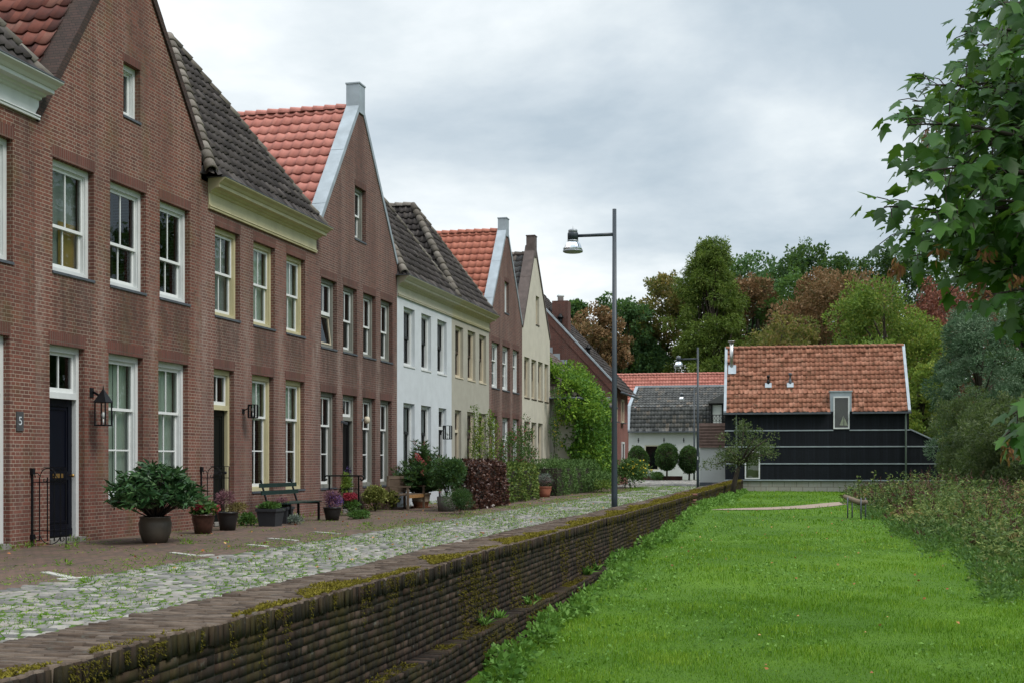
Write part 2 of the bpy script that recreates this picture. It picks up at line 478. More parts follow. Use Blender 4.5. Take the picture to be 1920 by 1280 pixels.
# ---------------------------------------------------------------- house kit (local: x outwards to the street, y along the row, z up)
REC = 0.11
def tile_sheet(name, mat, parent, O, U, V, poly, tw=0.215, g=0.30, amp=0.046, lift=0.055, seg=6, jit=0.006, seed=1):
    """a clay pantile slope: O eave corner, U along the courses, V up the slope, poly = convex outline in (u, v)"""
    r = np.random.default_rng(seed)
    O, U, V = Vector(O), Vector(U).normalized(), Vector(V).normalized()
    N = U.cross(V).normalized()
    us = [p[0] for p in poly]; vs = [p[1] for p in poly]
    u0, u1, v0, v1 = min(us), max(us), min(vs), max(vs)
    nc, nr = int(math.ceil((u1 - u0) / tw)), int(math.ceil((v1 - v0) / g))
    uu = u0 + np.arange(nc * seg + 1) * tw / seg
    t = (np.arange(nc * seg + 1) / seg) % 1.0
    prof = amp * (np.exp(-((t - 0.80) / 0.13) ** 2) + np.exp(-((t + 0.20) / 0.13) ** 2) - 0.45 * np.sin(np.pi * np.clip(t / 0.66, 0, 1)))
    col = np.minimum(np.arange(nc * seg + 1) // seg, nc - 1)
    rows = []
    for c in range(nr):
        j = r.normal(0, jit, nc)[col]
        jv = r.normal(0, jit * 0.9, nc)[col]
        if c: rows.append((v0 + c * g + 0.045 + jv, prof + 0.006 + j))
        rows.append((v0 + c * g + jv, prof + lift - 0.016 + j))
        rows.append((v0 + c * g + jv, prof + lift + j))
        rows.append((np.full_like(uu, v0 + (c + 1) * g + 0.012), prof + 0.004 + j))
    vv = np.array([a for a, b in rows]); hh = np.array([b for a, b in rows])
    P = (np.array(O)[None, None] + np.array(U)[None, None] * uu[None, :, None] + np.array(V)[None, None] * vv[..., None] + np.array(N)[None, None] * hh[..., None])
    nv = nc * seg + 1
    idx = np.arange(len(rows) * nv).reshape(len(rows), nv)
    a, b, c_, d = idx[:-1, :-1].ravel(), idx[:-1, 1:].ravel(), idx[1:, 1:].ravel(), idx[1:, :-1].ravel()
    faces = np.stack([a, b, c_, d], 1)
    tile_r = r.random((nr, nc))
    cr_ = np.repeat(np.minimum((np.arange(len(rows) - 1) + 1) // 4, nr - 1), nv - 1); cc = np.tile(np.minimum(np.arange(nv - 1) // seg, nc - 1), len(rows) - 1)
    rnd = np.clip(tile_r[cr_, cc], 0, 1)
    o = np_mesh(name, P.reshape(-1, 3), faces, mat, parent, rnd, smooth=False)
    bm = bmesh.new(); bm.from_mesh(o.data)
    area = sum(poly[i][0] * poly[(i + 1) % len(poly)][1] - poly[(i + 1) % len(poly)][0] * poly[i][1] for i in range(len(poly)))
    sgn = 1 if area > 0 else -1
    for i in range(len(poly)):
        p, q = poly[i], poly[(i + 1) % len(poly)]
        e2 = (q[0] - p[0], q[1] - p[1])
        nrm = (U * e2[1] - V * e2[0]) * sgn
        bmesh.ops.bisect_plane(bm, geom=bm.verts[:] + bm.edges[:] + bm.faces[:], plane_co=O + U * p[0] + V * p[1], plane_no=nrm, clear_outer=True, dist=1e-5)
    bm.to_mesh(o.data); bm.free()
    return o

def ridge_row(name, mat, parent, a, b, rad=0.115, step=0.33, seed=3, up=(0, 0, 1)):
    """half-round ridge or hip tiles lapped from a (low) to b"""
    r = random.Random(seed)
    a, b = Vector(a), Vector(b)
    d = b - a; n = max(1, int(round(d.length / step))); d.normalize()
    s = d.cross(Vector(up)).normalized(); u = s.cross(d).normalized()
    vs, fs, rn = [], [], []
    K = 8
    L = (b - a).length / n
    for i in range(n):
        p0 = a + d * (i * L - 0.02); p1 = a + d * ((i + 1) * L + 0.02)
        j = r.uniform(-0.008, 0.008); c = r.random()
        for (p, rr, off) in ((p0, rad * 1.16, 0.018 + j), (p1, rad * 0.94, 0.0 + j), (p0, rad * 0.98, 0.0 + j)):
            for k in range(K + 1):
                an = math.pi * (k / K) * 1.1 - 0.05 * math.pi
                vs.append(p + s * (math.cos(an) * rr) + u * (math.sin(an) * rr + off))
        b0 = i * 3 * (K + 1)
        for k in range(K):
            fs.append((b0 + k, b0 + k + 1, b0 + K + 1 + k + 1, b0 + K + 1 + k)); rn.append(c)
            fs.append((b0 + k + 1, b0 + k, b0 + 2 * (K + 1) + k, b0 + 2 * (K + 1) + k + 1)); rn.append(c)
    return np_mesh(name, np.array([tuple(v) for v in vs]), np.array(fs), mat, parent, rn, smooth=True)

def facade(name, mat, parent, w, top, holes, gable=None, depth=9.0, side_top=None, rec=REC):
    """front wall with real openings and reveals, side and back walls; gable = [(y, z), ...] outline above the eave line"""
    bm = bmesh.new()
    hs = [(a, b, c, d) for a, b, c, d in holes]
    ys = sorted({0.0, w, *[h[0] for h in hs], *[h[1] for h in hs]})
    zs = sorted({-0.3, top, *[h[2] for h in hs], *[h[3] for h in hs]})
    vc = {}
    def V(x, y, z):
        k = (round(x, 5), round(y, 5), round(z, 5))
        if k not in vc: vc[k] = bm.verts.new(k)
        return vc[k]
    for i in range(len(ys) - 1):
        for j in range(len(zs) - 1):
            y, z = (ys[i] + ys[i + 1]) / 2, (zs[j] + zs[j + 1]) / 2
            if any(h[0] < y < h[1] and h[2] < z < h[3] for h in hs): continue
            bm.faces.new([V(0, ys[i], zs[j]), V(0, ys[i + 1], zs[j]), V(0, ys[i + 1], zs[j + 1]), V(0, ys[i], zs[j + 1])])
    if gable:
        for (pa, pb) in zip(gable[:-1], gable[1:]):
            e_ = Vector((0, pb[0] - pa[0], pb[1] - pa[1]))
            n_ = Vector((1, 0, 0)).cross(e_); n_ = n_ if n_.z > 0 else -n_
            if abs(e_.z) < 1e-6: continue
            bmesh.ops.bisect_plane(bm, geom=bm.verts[:] + bm.edges[:] + bm.faces[:], plane_co=(0, pa[0], pa[1]), plane_no=n_, clear_outer=True, dist=1e-5)
    def q(*p): bm.faces.new([bm.verts.new(x) for x in p])
    dp = -(rec + 0.17)
    for (a, b, c, d) in hs:
        q((0, a, c), (0, a, d), (dp, a, d), (dp, a, c)); q((0, b, d), (0, b, c), (dp, b, c), (dp, b, d))
        q((0, a, d), (0, b, d), (dp, b, d), (dp, a, d)); q((0, b, c), (0, a, c), (dp, a, c), (dp, b, c))
    st = side_top if side_top is not None else top
    q((0, 0, -0.3), (0, 0, st), (-depth, 0, st), (-depth, 0, -0.3)); q((0, w, st), (0, w, -0.3), (-depth, w, -0.3), (-depth, w, st))
    q((-depth, 0, -0.3), (-depth, 0, st), (-depth, w, st), (-depth, w, -0.3))
    me = bpy.data.meshes.new(name); bm.to_mesh(me); bm.free()
    me.materials.append(mat)
    o = bpy.data.objects.new(name, me); C.objects.link(o); o.parent = parent
    return o

def framed(mb, x0, x1, y0, y1, z0, z1, ws, wt, wb):
    """a rectangular frame, members butted"""
    mb.box(x0, x1, y0, y0 + ws, z0, z1); mb.box(x0, x1, y1 - ws, y1, z0, z1)
    mb.box(x0, x1, y0 + ws, y1 - ws, z0, z0 + wb); mb.box(x0, x1, y0 + ws, y1 - ws, z1 - wt, z1)

def sash_into(mb, pb, x0, x1, y0, y1, z0, z1, nx, nz, ws=0.05, wt=0.05, wb=0.055, mun=0.028):
    framed(mb, x0, x1, y0, y1, z0, z1, ws, wt, wb)
    iy0, iy1, iz0, iz1 = y0 + ws, y1 - ws, z0 + wb, z1 - wt
    xm0, xm1 = x0 + 0.008, x1 - 0.006
    zb = [iz0] + [iz0 + (iz1 - iz0) * k / nz for k in range(1, nz)] + [iz1]
    for k in range(1, nz):
        mb.box(xm0, xm1, iy0, iy1, zb[k] - mun / 2, zb[k] + mun / 2)
    for k in range(1, nx):
        yc = iy0 + (iy1 - iy0) * k / nx
        for j in range(nz):
            mb.box(xm0 + 0.002, xm1 - 0.002, yc - mun / 2, yc + mun / 2, zb[j] + (mun / 2 if j else 0), zb[j + 1] - (mun / 2 if j < nz - 1 else 0))
    xp = (x0 + x1) / 2
    pb.quad((xp, iy0 - 0.01, iz0 - 0.01), (xp, iy1 + 0.01, iz0 - 0.01), (xp, iy1 + 0.01, iz1 + 0.01), (xp, iy0 - 0.01, iz1 + 0.01))

def drape(parent, y0, y1, z0, z1, mat, x=-0.315, wave=0.018, name='curtain', n=24):
    vs, fs = [], []
    for i in range(n + 1):
        y = y0 + (y1 - y0) * i / n
        dx = wave * math.sin(i * 1.7) + wave * 0.5 * math.sin(i * 0.61)
        vs += [(x + dx, y, z0), (x + dx, y, z1)]
    for i in range(n):
        fs.append((2 * i, 2 * i + 2, 2 * i + 3, 2 * i + 1))
    mb = MB(); mb.add(vs, fs, True)
    return mb.build(name, mat, parent)

def window(H, y0, y1, z0, z1, fm, sm, meet=None, up=(2, 1), lo=(2, 1), fw=0.085, sill='lead', deco=None, lintel=None, lint_h=0.20, single=False, bars=None, thick_meet=False):
    W_ = MB()
    xo = -REC
    framed(W_, xo - 0.16, xo, y0, y1, z0, z1, fw, 0.10, 0.085)
    framed(W_, xo - 0.12, xo - 0.03, y0 + fw, y1 - fw, z0 + 0.085, z1 - 0.10, 0.018, 0.018, 0.012)
    o = W_.build('window', fm, H)
    S, P = MB(), MB()
    a, b, c, d = y0 + fw + 0.016, y1 - fw - 0.016, z0 + 0.09, z1 - 0.112
    if single:
        sash_into(S, P, xo - 0.115, xo - 0.07, a, b, c, d, *(bars or (1, 1)))
    else:
        mr = 0.09 if thick_meet else 0.05
        sash_into(S, P, xo - 0.085, xo - 0.045, a, b, meet - 0.02, d, *up, wb=mr)
        sash_into(S, P, xo - 0.135, xo - 0.092, a, b, c, meet + 0.03, *lo, wb=0.075)
    S.build('sash', sm, o); P.build('pane', M['glass'], o)
    if sill:
        L_ = MB(); L_.box(xo - 0.1, 0.022, y0 - 0.012, y1 + 0.012, z0 - 0.045, z0 - 0.003)
        L_.build('sill', M[sill], o)
    if deco:
        for k in deco:
            if k == 'curtain': drape(o, y0 + 0.06, y1 - 0.06, z0 + 0.05, z1 - 0.05, M['curtain'])
            elif k == 'half_curtain': drape(o, y0 + 0.06, y1 - 0.06, z0 + (z1 - z0) * 0.62, z1 - 0.05, M['curtain'])
            elif k == 'side_curtain': drape(o, y0 + 0.05, y0 + 0.30, z0 + 0.05, z1 - 0.05, M['curtain'], wave=0.05)
            elif k == 'blind': drape(o, y0 + 0.06, y1 - 0.06, z0 + 0.05, z1 - 0.05, M['blind'], wave=0.0, name='blind')
            elif k == 'half_blind': drape(o, y0 + 0.06, y1 - 0.06, z0 + (z1 - z0) * 0.5, z1 - 0.05, M['blind'], wave=0.0, name='blind')
            elif k == 'paper': drape(o, (y0 + y1) / 2, y1 - 0.06, z0 + 0.05, (z0 + z1) / 2, M['paper'], x=-0.30, wave=0.01, name='shade', n=6)
    if lintel:
        L_ = MB(); L_.box(-0.10, 0.003, y0 - 0.03, y1 + 0.03, z1 + 0.001, z1 + lint_h)
        L_.build('lintel', M[lintel], H)
    return o

def doorway(H, y0, y1, zt, zbar, fm, dm, sm, lintel=None, lights=2, z0=0.09, knob='brass', fw=0.085):
    xo = -REC
    f = MB()
    f.box(xo - 0.14, xo, y0, y0 + fw, z0, zt); f.box(xo - 0.14, xo, y1 - fw, y1, z0, zt)
    f.box(xo - 0.14, xo, y0 + fw, y1 - fw, zt - 0.10, zt)
    f.box(xo - 0.13, xo + 0.02, y0 + fw, y1 - fw, zbar, zbar + 0.10)
    fo = f.build('door_frame', fm, H)
    s, p = MB(), MB()
    sash_into(s, p, xo - 0.10, xo - 0.05, y0 + fw, y1 - fw, zbar + 0.10, zt - 0.10, lights, 1, wb=0.08)
    s.build('transom_sash', sm, fo); p.build('pane', M['glass'], fo)
    d = MB()
    a, b = y0 + fw, y1 - fw
    xd0, xd1 = xo - 0.125, xo - 0.075
    framed(d, xd0, xd1, a, b, z0 + 0.01, zbar, 0.11, 0.12, 0.2)
    zm = z0 + 0.95
    d.box(xd0, xd1, a + 0.11, b - 0.11, zm, zm + 0.14)
    d.box(xd0 + 0.004, xd1 - 0.02, a + 0.11, b - 0.11, z0 + 0.21, zm); d.box(xd0 + 0.004, xd1 - 0.02, a + 0.11, b - 0.11, zm + 0.14, zbar - 0.12)
    for (za, zb) in ((z0 + 0.21, zm), (zm + 0.14, zbar - 0.12)):
        framed(d, xd1 - 0.019, xd1 - 0.006, a + 0.135, b - 0.135, za + 0.03, zb - 0.03, 0.03, 0.03, 0.03)
    d.box(xd1, xd1 + 0.02, a + 0.02, b - 0.02, z0 + 0.03, z0 + 0.14)
    do = d.build('door', dm, H)
    k = MB(); kz = z0 + 1.02
    k.tube([(xd1, b - 0.055, kz), (xd1 + 0.05, b - 0.055, kz)], [0.012, 0.012]); k.lathe([(0.004, -0.03), (0.026, -0.016), (0.028, 0.0), (0.026, 0.016), (0.004, 0.03)], (xd1 + 0.055, b - 0.055, kz), 12)
    k.build('handle', M[knob], do)
    lb = MB(); lb.box(xd1 - 0.001, xd1 + 0.014, (a + b) / 2 - 0.14, (a + b) / 2 + 0.14, zm + 0.035, zm + 0.105)
    lb.build('letterbox', M[knob], do)
    st = MB(); st.box(-0.26, 0.03, y0 - 0.005, y1 + 0.005, 0.0, z0 - 0.002)
    st.build('doorstep', M['stone'], H)
    if lintel:
        L_ = MB(); L_.box(-0.10, 0.003, y0 - 0.03, y1 + 0.03, zt + 0.001, zt + 0.20)
        L_.build('lintel', M[lintel], H)
    return do

def cornice(H, w0, w1, zb, zt, mat, o=0.42, lext=0.6, rext=0.2, frieze=None):
    """classical eaves: frieze, mouldings, fascia and gutter; profile mitred at the ends"""
    h = zt - zb
    fz = zb + h * 0.52 if frieze is None else frieze
    pr = [(0.002, zb), (0.05, zb), (0.055, zb + 0.02), (0.04, zb + 0.045), (0.065, zb + 0.05), (0.06, zb + 0.07), (0.03, zb + 0.085), (0.03, fz),
          (0.07, fz + 0.015), (0.08, fz + 0.05), (0.13, fz + 0.06), (0.15, fz + 0.09), (o * 0.62, fz + 0.10), (o * 0.64, fz + 0.105), (o * 0.64, zt - 0.12), (o * 0.7, zt - 0.115),
          (o * 0.80, zt - 0.07), (o * 0.95, zt - 0.035), (o, zt - 0.02), (o, zt), (0.002, zt)]
    vs = []
    for (x, z) in pr: vs.append((x, w0 - x * lext, z))
    for (x, z) in pr: vs.append((x, w1 + x * rext, z))
    n = len(pr)
    fs = [(i, i + n, (i + 1) % n + n, (i + 1) % n) for i in range(n)]
    fs.append(tuple(range(n))); fs.append(tuple(range(2 * n - 1, n - 1, -1)))
    mb = MB(); mb.add(vs, fs)
    c = mb.build('cornice', mat, H)
    g = MB(); g.box(0.0, o + 0.012, w0 - o * lext - 0.005, w1 + o * rext + 0.005, zt + 0.002, zt + 0.018)
    g.build('gutter_edge', M['lead'], c)
    return c

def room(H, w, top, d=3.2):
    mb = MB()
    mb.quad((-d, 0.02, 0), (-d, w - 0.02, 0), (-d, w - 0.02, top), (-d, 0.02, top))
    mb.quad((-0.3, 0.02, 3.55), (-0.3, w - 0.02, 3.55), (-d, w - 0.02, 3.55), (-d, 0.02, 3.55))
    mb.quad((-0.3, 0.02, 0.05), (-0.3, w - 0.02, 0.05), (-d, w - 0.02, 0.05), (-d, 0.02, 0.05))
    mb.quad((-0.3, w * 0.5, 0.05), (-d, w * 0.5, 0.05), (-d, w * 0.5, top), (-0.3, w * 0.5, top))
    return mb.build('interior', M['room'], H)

def gable_roof(H, w, ze, zr, tmat, depth=9.0, x0=-0.30, seed=1, ridge_mat='ridge', tw=0.29, g=0.35, drop=0.10, amp=0.040, lift=0.034):
    a = math.hypot(w / 2, zr - ze); V = Vector((0, w / 2, zr - ze)) / a
    L = depth + x0
    ro = tile_sheet('roof', M[tmat], H, (x0 - L, -0.02, ze - drop), (1, 0, 0), V, [(0, 0), (L, 0), (L, a), (0, a)], tw, g, amp=amp, lift=lift, jit=0.004, seed=seed)
    mb = MB()
    mb.quad((x0, w / 2, zr - drop), (x0, w + 0.02, ze - drop), (-depth, w + 0.02, ze - drop), (-depth, w / 2, zr - drop))
    mb.build('rear_slope', M[tmat], ro)
    ridge_row('ridge_tiles', M[ridge_mat], ro, (-depth, w / 2, zr - drop + 0.0), (x0, w / 2, zr - drop + 0.0), seed=seed + 5)
    mb = MB()   # timber backing below the tiles and the rear gable
    mb.quad((-depth, 0, ze), (-depth, w, ze), (-depth, w / 2, zr - drop)); mb.build('rear_gable', M['room'], ro)
    return ro

def coping(H, w, ze, za, mat, dep=0.32, th=0.05, proud=0.03, peak=0.5, zer=None, side=0.0):
    """sloping parapet caps of a front gable; peak = where along the width the apex is"""
    for sgn, (y0, y1) in ((1, (0.0 - side, w * peak)), (-1, (w + side, w * peak))):
        mb = MB()
        zl = ze if sgn > 0 or zer is None else zer
        d = Vector((0, y1 - y0, za - zl)); L = d.length; d.normalize()
        n = Vector((0, -d.z, d.y)) if sgn > 0 else Vector((0, d.z, -d.y))
        if n.z < 0: n = -n
        p0 = Vector((0, y0, zl)); k = 5
        for i in range(k):
            a, b = p0 + d * (L * i / k), p0 + d * (L * (i + 1) / k)
            up = n * (th + (0.006 if i % 2 else 0.0))
            lo = n * 0.001
            X0, X1 = Vector((-dep, 0, 0)), Vector((proud, 0, 0))
            mb.hexa([a + lo + X0, a + lo + X1, b + lo + X1, b + lo + X0], [a + up + X0, a + up + X1, b + up + X1, b + up + X0])
            # drip edge down the face
            dn = n * -0.07
            mb.hexa([a + dn + Vector((0.002, 0, 0)), a + dn + X1, b + dn + X1, b + dn + Vector((0.002, 0, 0))], [a + lo + Vector((0.002, 0, 0)), a + lo + X1, b + lo + X1, b + lo + Vector((0.002, 0, 0))])
            # inner cheek down to the tiles
            ck = n * -0.16
            mb.hexa([a + ck + X0, a + ck + X0 + Vector((0.03, 0, 0)), b + ck + X0 + Vector((0.03, 0, 0)), b + ck + X0], [a + lo + X0, a + lo + X0 + Vector((0.03, 0, 0)), b + lo + X0 + Vector((0.03, 0, 0)), b + lo + X0])
        mb.build('coping', mat, H)

def chimney(H, yc, wy, zb, zt, mat, dep=0.42, cap='zinc', x1=0.035):
    mb = MB(); mb.box(-dep, x1, yc - wy / 2, yc + wy / 2, zb, zt)
    c = mb.build('chimney', mat, H)
    k = MB(); k.box(-dep - 0.02, x1 + 0.02, yc - wy / 2 - 0.02, yc + wy / 2 + 0.02, zt + 0.002, zt + 0.04)
    k.build('chimney_cap', M[cap], c)
    return c

def hip_roof(H, w, ze, zr, tmat, ax, depth=9.0, x0=0.30, seed=1, left=True, ya=None, right_col=None):
    """hipped end to the street: apex ax behind the facade, ridge running back"""
    ya = w / 2 if ya is None else ya
    e0, e1, ap = Vector((x0, 0, ze)), Vector((x0, w, ze)), Vector((-ax, ya, zr))
    a = math.hypot(ax + x0, zr - ze)
    ro = tile_sheet('roof', M[tmat], H, e0, (0, 1, 0), Vector((-ax - x0, 0, zr - ze)), [(0, 0), (w, 0), (ya, a)], 0.22, 0.30, amp=0.046, lift=0.048, seed=seed)
    # left flank (faces the camera) and right flank
    L = depth + x0
    a2 = math.hypot(ya, zr - ze)
    tile_sheet('side_slope', M[tmat], ro, (-depth, 0, ze), (1, 0, 0), (0, ya, zr - ze), [(0, 0), (L, 0), (depth - ax, a2), (0, a2)], 0.22, 0.30, seed=seed + 1)
    mb = MB(); mb.quad((-depth, w, ze), (x0, w, ze), (-ax, ya, zr), (-depth, ya, zr)); mb.build('rear_slope', M[tmat], ro)
    ridge_row('hip_tiles', M['ridge'], ro, e0 + Vector((-0.08, 0.0, 0.08)), ap + Vector((0, 0, 0.02)), seed=seed + 2)
    ridge_row('hip_tiles', M['ridge'], ro, e1 + Vector((-0.08, 0, 0.05)), ap + Vector((0, 0, 0.02)), seed=seed + 3, rad=0.10)
    ridge_row('ridge_tiles', M['ridge'], ro, (-depth, ya, zr), (-ax, ya, zr + 0.01), seed=seed + 4)
    mb = MB(); mb.quad((-depth, 0, ze), (-depth, w, ze), (-depth, ya, zr)); mb.build('rear_gable', M['room'], ro)
    return ro

# ---------------------------------------------------------------- the terrace (measured on the facade plane x = -12)
XF = -12.0
M['brass'] = plain('brass', (0.45, 0.27, 0.09), 0.35, metal=0.8, var=0.1)
M['iron_knob'] = M['iron']
B = [0.0] + [FY(p) for p in (65, 377.5, 591.5, 744.5, 846.8, 917, 979, 1031)]
B[0] = B[1] - 5.6
def house(i, label):
    return thing('terraced_house', label, 'house', (XF, B[i], 0), 0, 'terraced houses along the cobbled street'), B[i + 1] - B[i], (lambda px: FY(px) - B[i])
def holes_of(lst): return [(a, b, c - 0.045, d) for a, b, c, d in lst]

# 0: leftmost house, half out of the picture
H, w, q = house(0, 'brick house at the left edge under a white cornice, with number plate 5')
up0, lo0 = (w - 1.0 - 0.88, w - 0.88), (w - 0.95 - 0.96, w - 0.96)
ya, yb = q(24) - 1.12, q(24)
da, db = q(18) - 1.08, q(18)
facade('wall', M['brick_red'], H, w, 7.0, [(ya, yb, 4.40 - .045, 6.28), (da, db, 0.0, 3.26), (0.6, 1.7, 4.355, 6.28), (1.0, 2.1, 0.63, 3.26)])
room(H, w, 6.9)
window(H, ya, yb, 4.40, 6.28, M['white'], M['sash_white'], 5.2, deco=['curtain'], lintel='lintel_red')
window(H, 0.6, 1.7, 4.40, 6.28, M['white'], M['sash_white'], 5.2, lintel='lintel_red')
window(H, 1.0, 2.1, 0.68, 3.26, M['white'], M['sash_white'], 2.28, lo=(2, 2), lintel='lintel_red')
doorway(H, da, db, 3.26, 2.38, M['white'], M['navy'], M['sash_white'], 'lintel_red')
cornice(H, 0, w + 0.06, 6.74, 7.33, M['white'], lext=0, rext=0.25)
hip_roof(H, w, 7.30, 10.9, 'tile_dark', 2.3, seed=11)

# 1: red brick gable, white frames
H, w, q = house(1, 'tall dark red brick gabled house with white window frames and navy door')
ups = [(q(98.5), q(176)), (q(206.5), q(273.5)), (q(299.5), q(356))]
los = [(q(203.5), q(268.5)), (q(297), q(352.5))]
dr = (q(93), q(158.5))
at1 = (q(231.4), q(262.8))
ze, za, pk = 7.62, 10.92, 0.512
gl = [(0.62 - 0.0, ze), (w * pk, za)]
gable = [(0.45, 7.45), (w * pk, za), (w - 0.02, 7.55)]
facade('wall', brick('dark red brick', (0.205, 0.078, 0.056), (0.118, 0.052, 0.041), (0.40, 0.325, 0.255), bloom=0.12, stain=0.36, alg=0.30, piers=[0.12] + [(ups[k_][1] + ups[k_ + 1][0]) / 2 for k_ in range(len(ups) - 1)] + [w - 0.1], wins=ups), H, w, 11.2, holes_of([(a, b, 4.43, 6.27) for a, b in ups] + [(a, b, 0.68, 3.24) for a, b in los] + [(at1[0], at1[1], 7.52, 8.48)]) + [(dr[0], dr[1], 0.0, 3.24)],
       gable=[(0.0, 7.62 - 0.62 * 1.40), (w * pk, za), (w, 7.62)], side_top=7.0)
room(H, w, 7.2)
for k, (a, b) in enumerate(ups):
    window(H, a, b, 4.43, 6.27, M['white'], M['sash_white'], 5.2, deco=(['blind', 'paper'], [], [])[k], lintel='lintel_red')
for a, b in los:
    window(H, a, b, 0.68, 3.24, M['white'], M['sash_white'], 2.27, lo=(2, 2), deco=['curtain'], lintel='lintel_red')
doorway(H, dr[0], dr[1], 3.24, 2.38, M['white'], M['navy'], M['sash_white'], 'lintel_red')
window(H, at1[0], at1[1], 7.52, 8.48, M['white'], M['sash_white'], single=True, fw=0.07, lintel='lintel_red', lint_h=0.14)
gable_roof(H, w, 6.95, 10.85, 'tile_old_red', seed=21, ridge_mat='tile_old_red', x0=-0.36)
coping(H, w, 7.62 - 0.62 * 1.40 + 0.0, za, M['coping_brick'], dep=0.40, th=0.06, proud=0.045, peak=pk, zer=7.62)

# 2: yellow frames and cornice, hipped dark roof
H, w, q = house(2, 'brick house with pale yellow cornice and yellow window frames under a dark hipped roof')
ups = [(q(403), q(450)), (q(475.2), q(516)), (q(537), q(572.3))]
los = [(q(472.5), q(513)), (q(535.5), q(571))]
dr = (q(400.8), q(439))
facade('wall', brick('weathered red brick', (0.205, 0.092, 0.072), (0.138, 0.069, 0.057), (0.39, 0.32, 0.265), bloom=0.15, stain=0.32, alg=0.14, piers=[0.12] + [(ups[k_][1] + ups[k_ + 1][0]) / 2 for k_ in range(len(ups) - 1)] + [w - 0.1], wins=ups), H, w, 7.0, holes_of([(a, b, 4.35, 6.19) for a, b in ups] + [(a, b, 0.69, 3.26) for a, b in los]) + [(dr[0], dr[1], 0.0, 3.26)])
room(H, w, 6.9)
for k, (a, b) in enumerate(ups):
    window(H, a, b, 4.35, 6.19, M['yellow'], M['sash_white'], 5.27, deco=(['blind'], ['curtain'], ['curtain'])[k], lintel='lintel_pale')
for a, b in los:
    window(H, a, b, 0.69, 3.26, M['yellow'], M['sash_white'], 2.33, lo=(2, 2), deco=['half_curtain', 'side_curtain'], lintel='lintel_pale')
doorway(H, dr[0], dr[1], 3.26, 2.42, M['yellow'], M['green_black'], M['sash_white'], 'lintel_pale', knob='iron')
cornice(H, 0.28, w - 0.02, 6.47, 7.08, M['yellow'], lext=0.15, rext=0.35)
hip_roof(H, w, 7.08, 11.0, 'tile_dark', 2.35, seed=31)

# 3: brown brick gable, zinc coping and salmon roof
H, w, q = house(3, 'brown brick gabled house with grey frames, zinc coping and salmon tiled roof')
ups = [(q(602), q(631.5)), (q(643.5), q(669.5)), (q(681), q(704.6)), (q(713.8), q(736))]
los = [(q(601.3), q(630.6)), (q(680), q(703.7)), (q(713), q(734.7))]
dr = (q(642.7), q(669.4))
at1 = (q(665.3), q(686))
za = 11.0; yl, yr = q(605), q(742); pk = q(676) / w
facade('wall', brick('brown brick', (0.165, 0.077, 0.061), (0.108, 0.058, 0.049), (0.33, 0.265, 0.225), bloom=0.15, stain=0.32, alg=0.06, piers=[0.12] + [(ups[k_][1] + ups[k_ + 1][0]) / 2 for k_ in range(len(ups) - 1)] + [w - 0.1], wins=ups), H, w, 11.2, holes_of([(a, b, 4.22, 5.95) for a, b in ups] + [(a, b, 0.68, 3.10) for a, b in los] + [(at1[0], at1[1], 7.32, 8.74)]) + [(dr[0], dr[1], 0.0, 3.10)],
       gable=[(0.0, 6.95), (w * pk, za + 0.1), (w, 7.15)], side_top=6.9)
room(H, w, 7.0)
for k, (a, b) in enumerate(ups):
    if k == 0:
        o = window(H, a, b, 4.22, 5.95, M['grey_paint'], M['sash_white'], single=True, bars=(1, 1), lintel='lintel_brown')
        bpy.data.objects.remove([c for c in children(o) if c.name.startswith('pane')][0]); bpy.data.objects.remove([c for c in children(o) if c.name.startswith('sash')][0])
        S, P = MB(), MB(); sash_into(S, P, -REC - 0.085, -REC - 0.045, a + .1, b - .1, 5.05, 5.84, 2, 1, wb=0.09)
        S.build('sash', M['sash_white'], o); P.build('pane', M['glass'], o)
        # lower casement tilted out, with a reddish wooden frame
        S, P = MB(), MB(); sash_into(S, P, -0.02, 0.02, a + .1, b - .1, 0, 0.72, 1, 1, ws=0.035, wt=0.035, wb=0.035)
        for n_, bb, mm in (('casement', S, M['beige_paint']), ('pane', P, M['glass'])):
            ob = bb.build(n_, mm, o); ob.location = (-REC - 0.02, 0, 4.32); ob.rotation_euler = (0, R(-7), 0)
    else:
        window(H, a, b, 4.22, 5.95, M['grey_paint'], M['sash_white'], 5.06, lintel='lintel_brown', deco=['side_curtain'] if k > 1 else None)
for a, b in los:
    window(H, a, b, 0.68, 3.10, M['grey_paint'], M['sash_white'], 2.25, lo=(2, 2), lintel='lintel_brown', deco=['side_curtain'])
doorway(H, dr[0], dr[1], 3.10, 2.43, M['grey_paint'], M['black_paint'], M['sash_white'], 'lintel_brown', lights=3, knob='iron')
window(H, at1[0], at1[1], 7.32, 8.74, M['grey_paint'], M['sash_white'], 8.0, up=(2, 1), lo=(1, 1), fw=0.10, lintel='lintel_brown', lint_h=0.15)
gable_roof(H, w, 6.95, 11.0, 'tile_red', seed=41, ridge_mat='tile_red', x0=-0.30)
coping(H, w, 6.97, za + 0.1, M['zinc'], dep=0.34, peak=pk, zer=7.17)
chimney(H, w * pk + 0.03, 0.44, 10.75, 11.52, M['zinc'], dep=0.34)

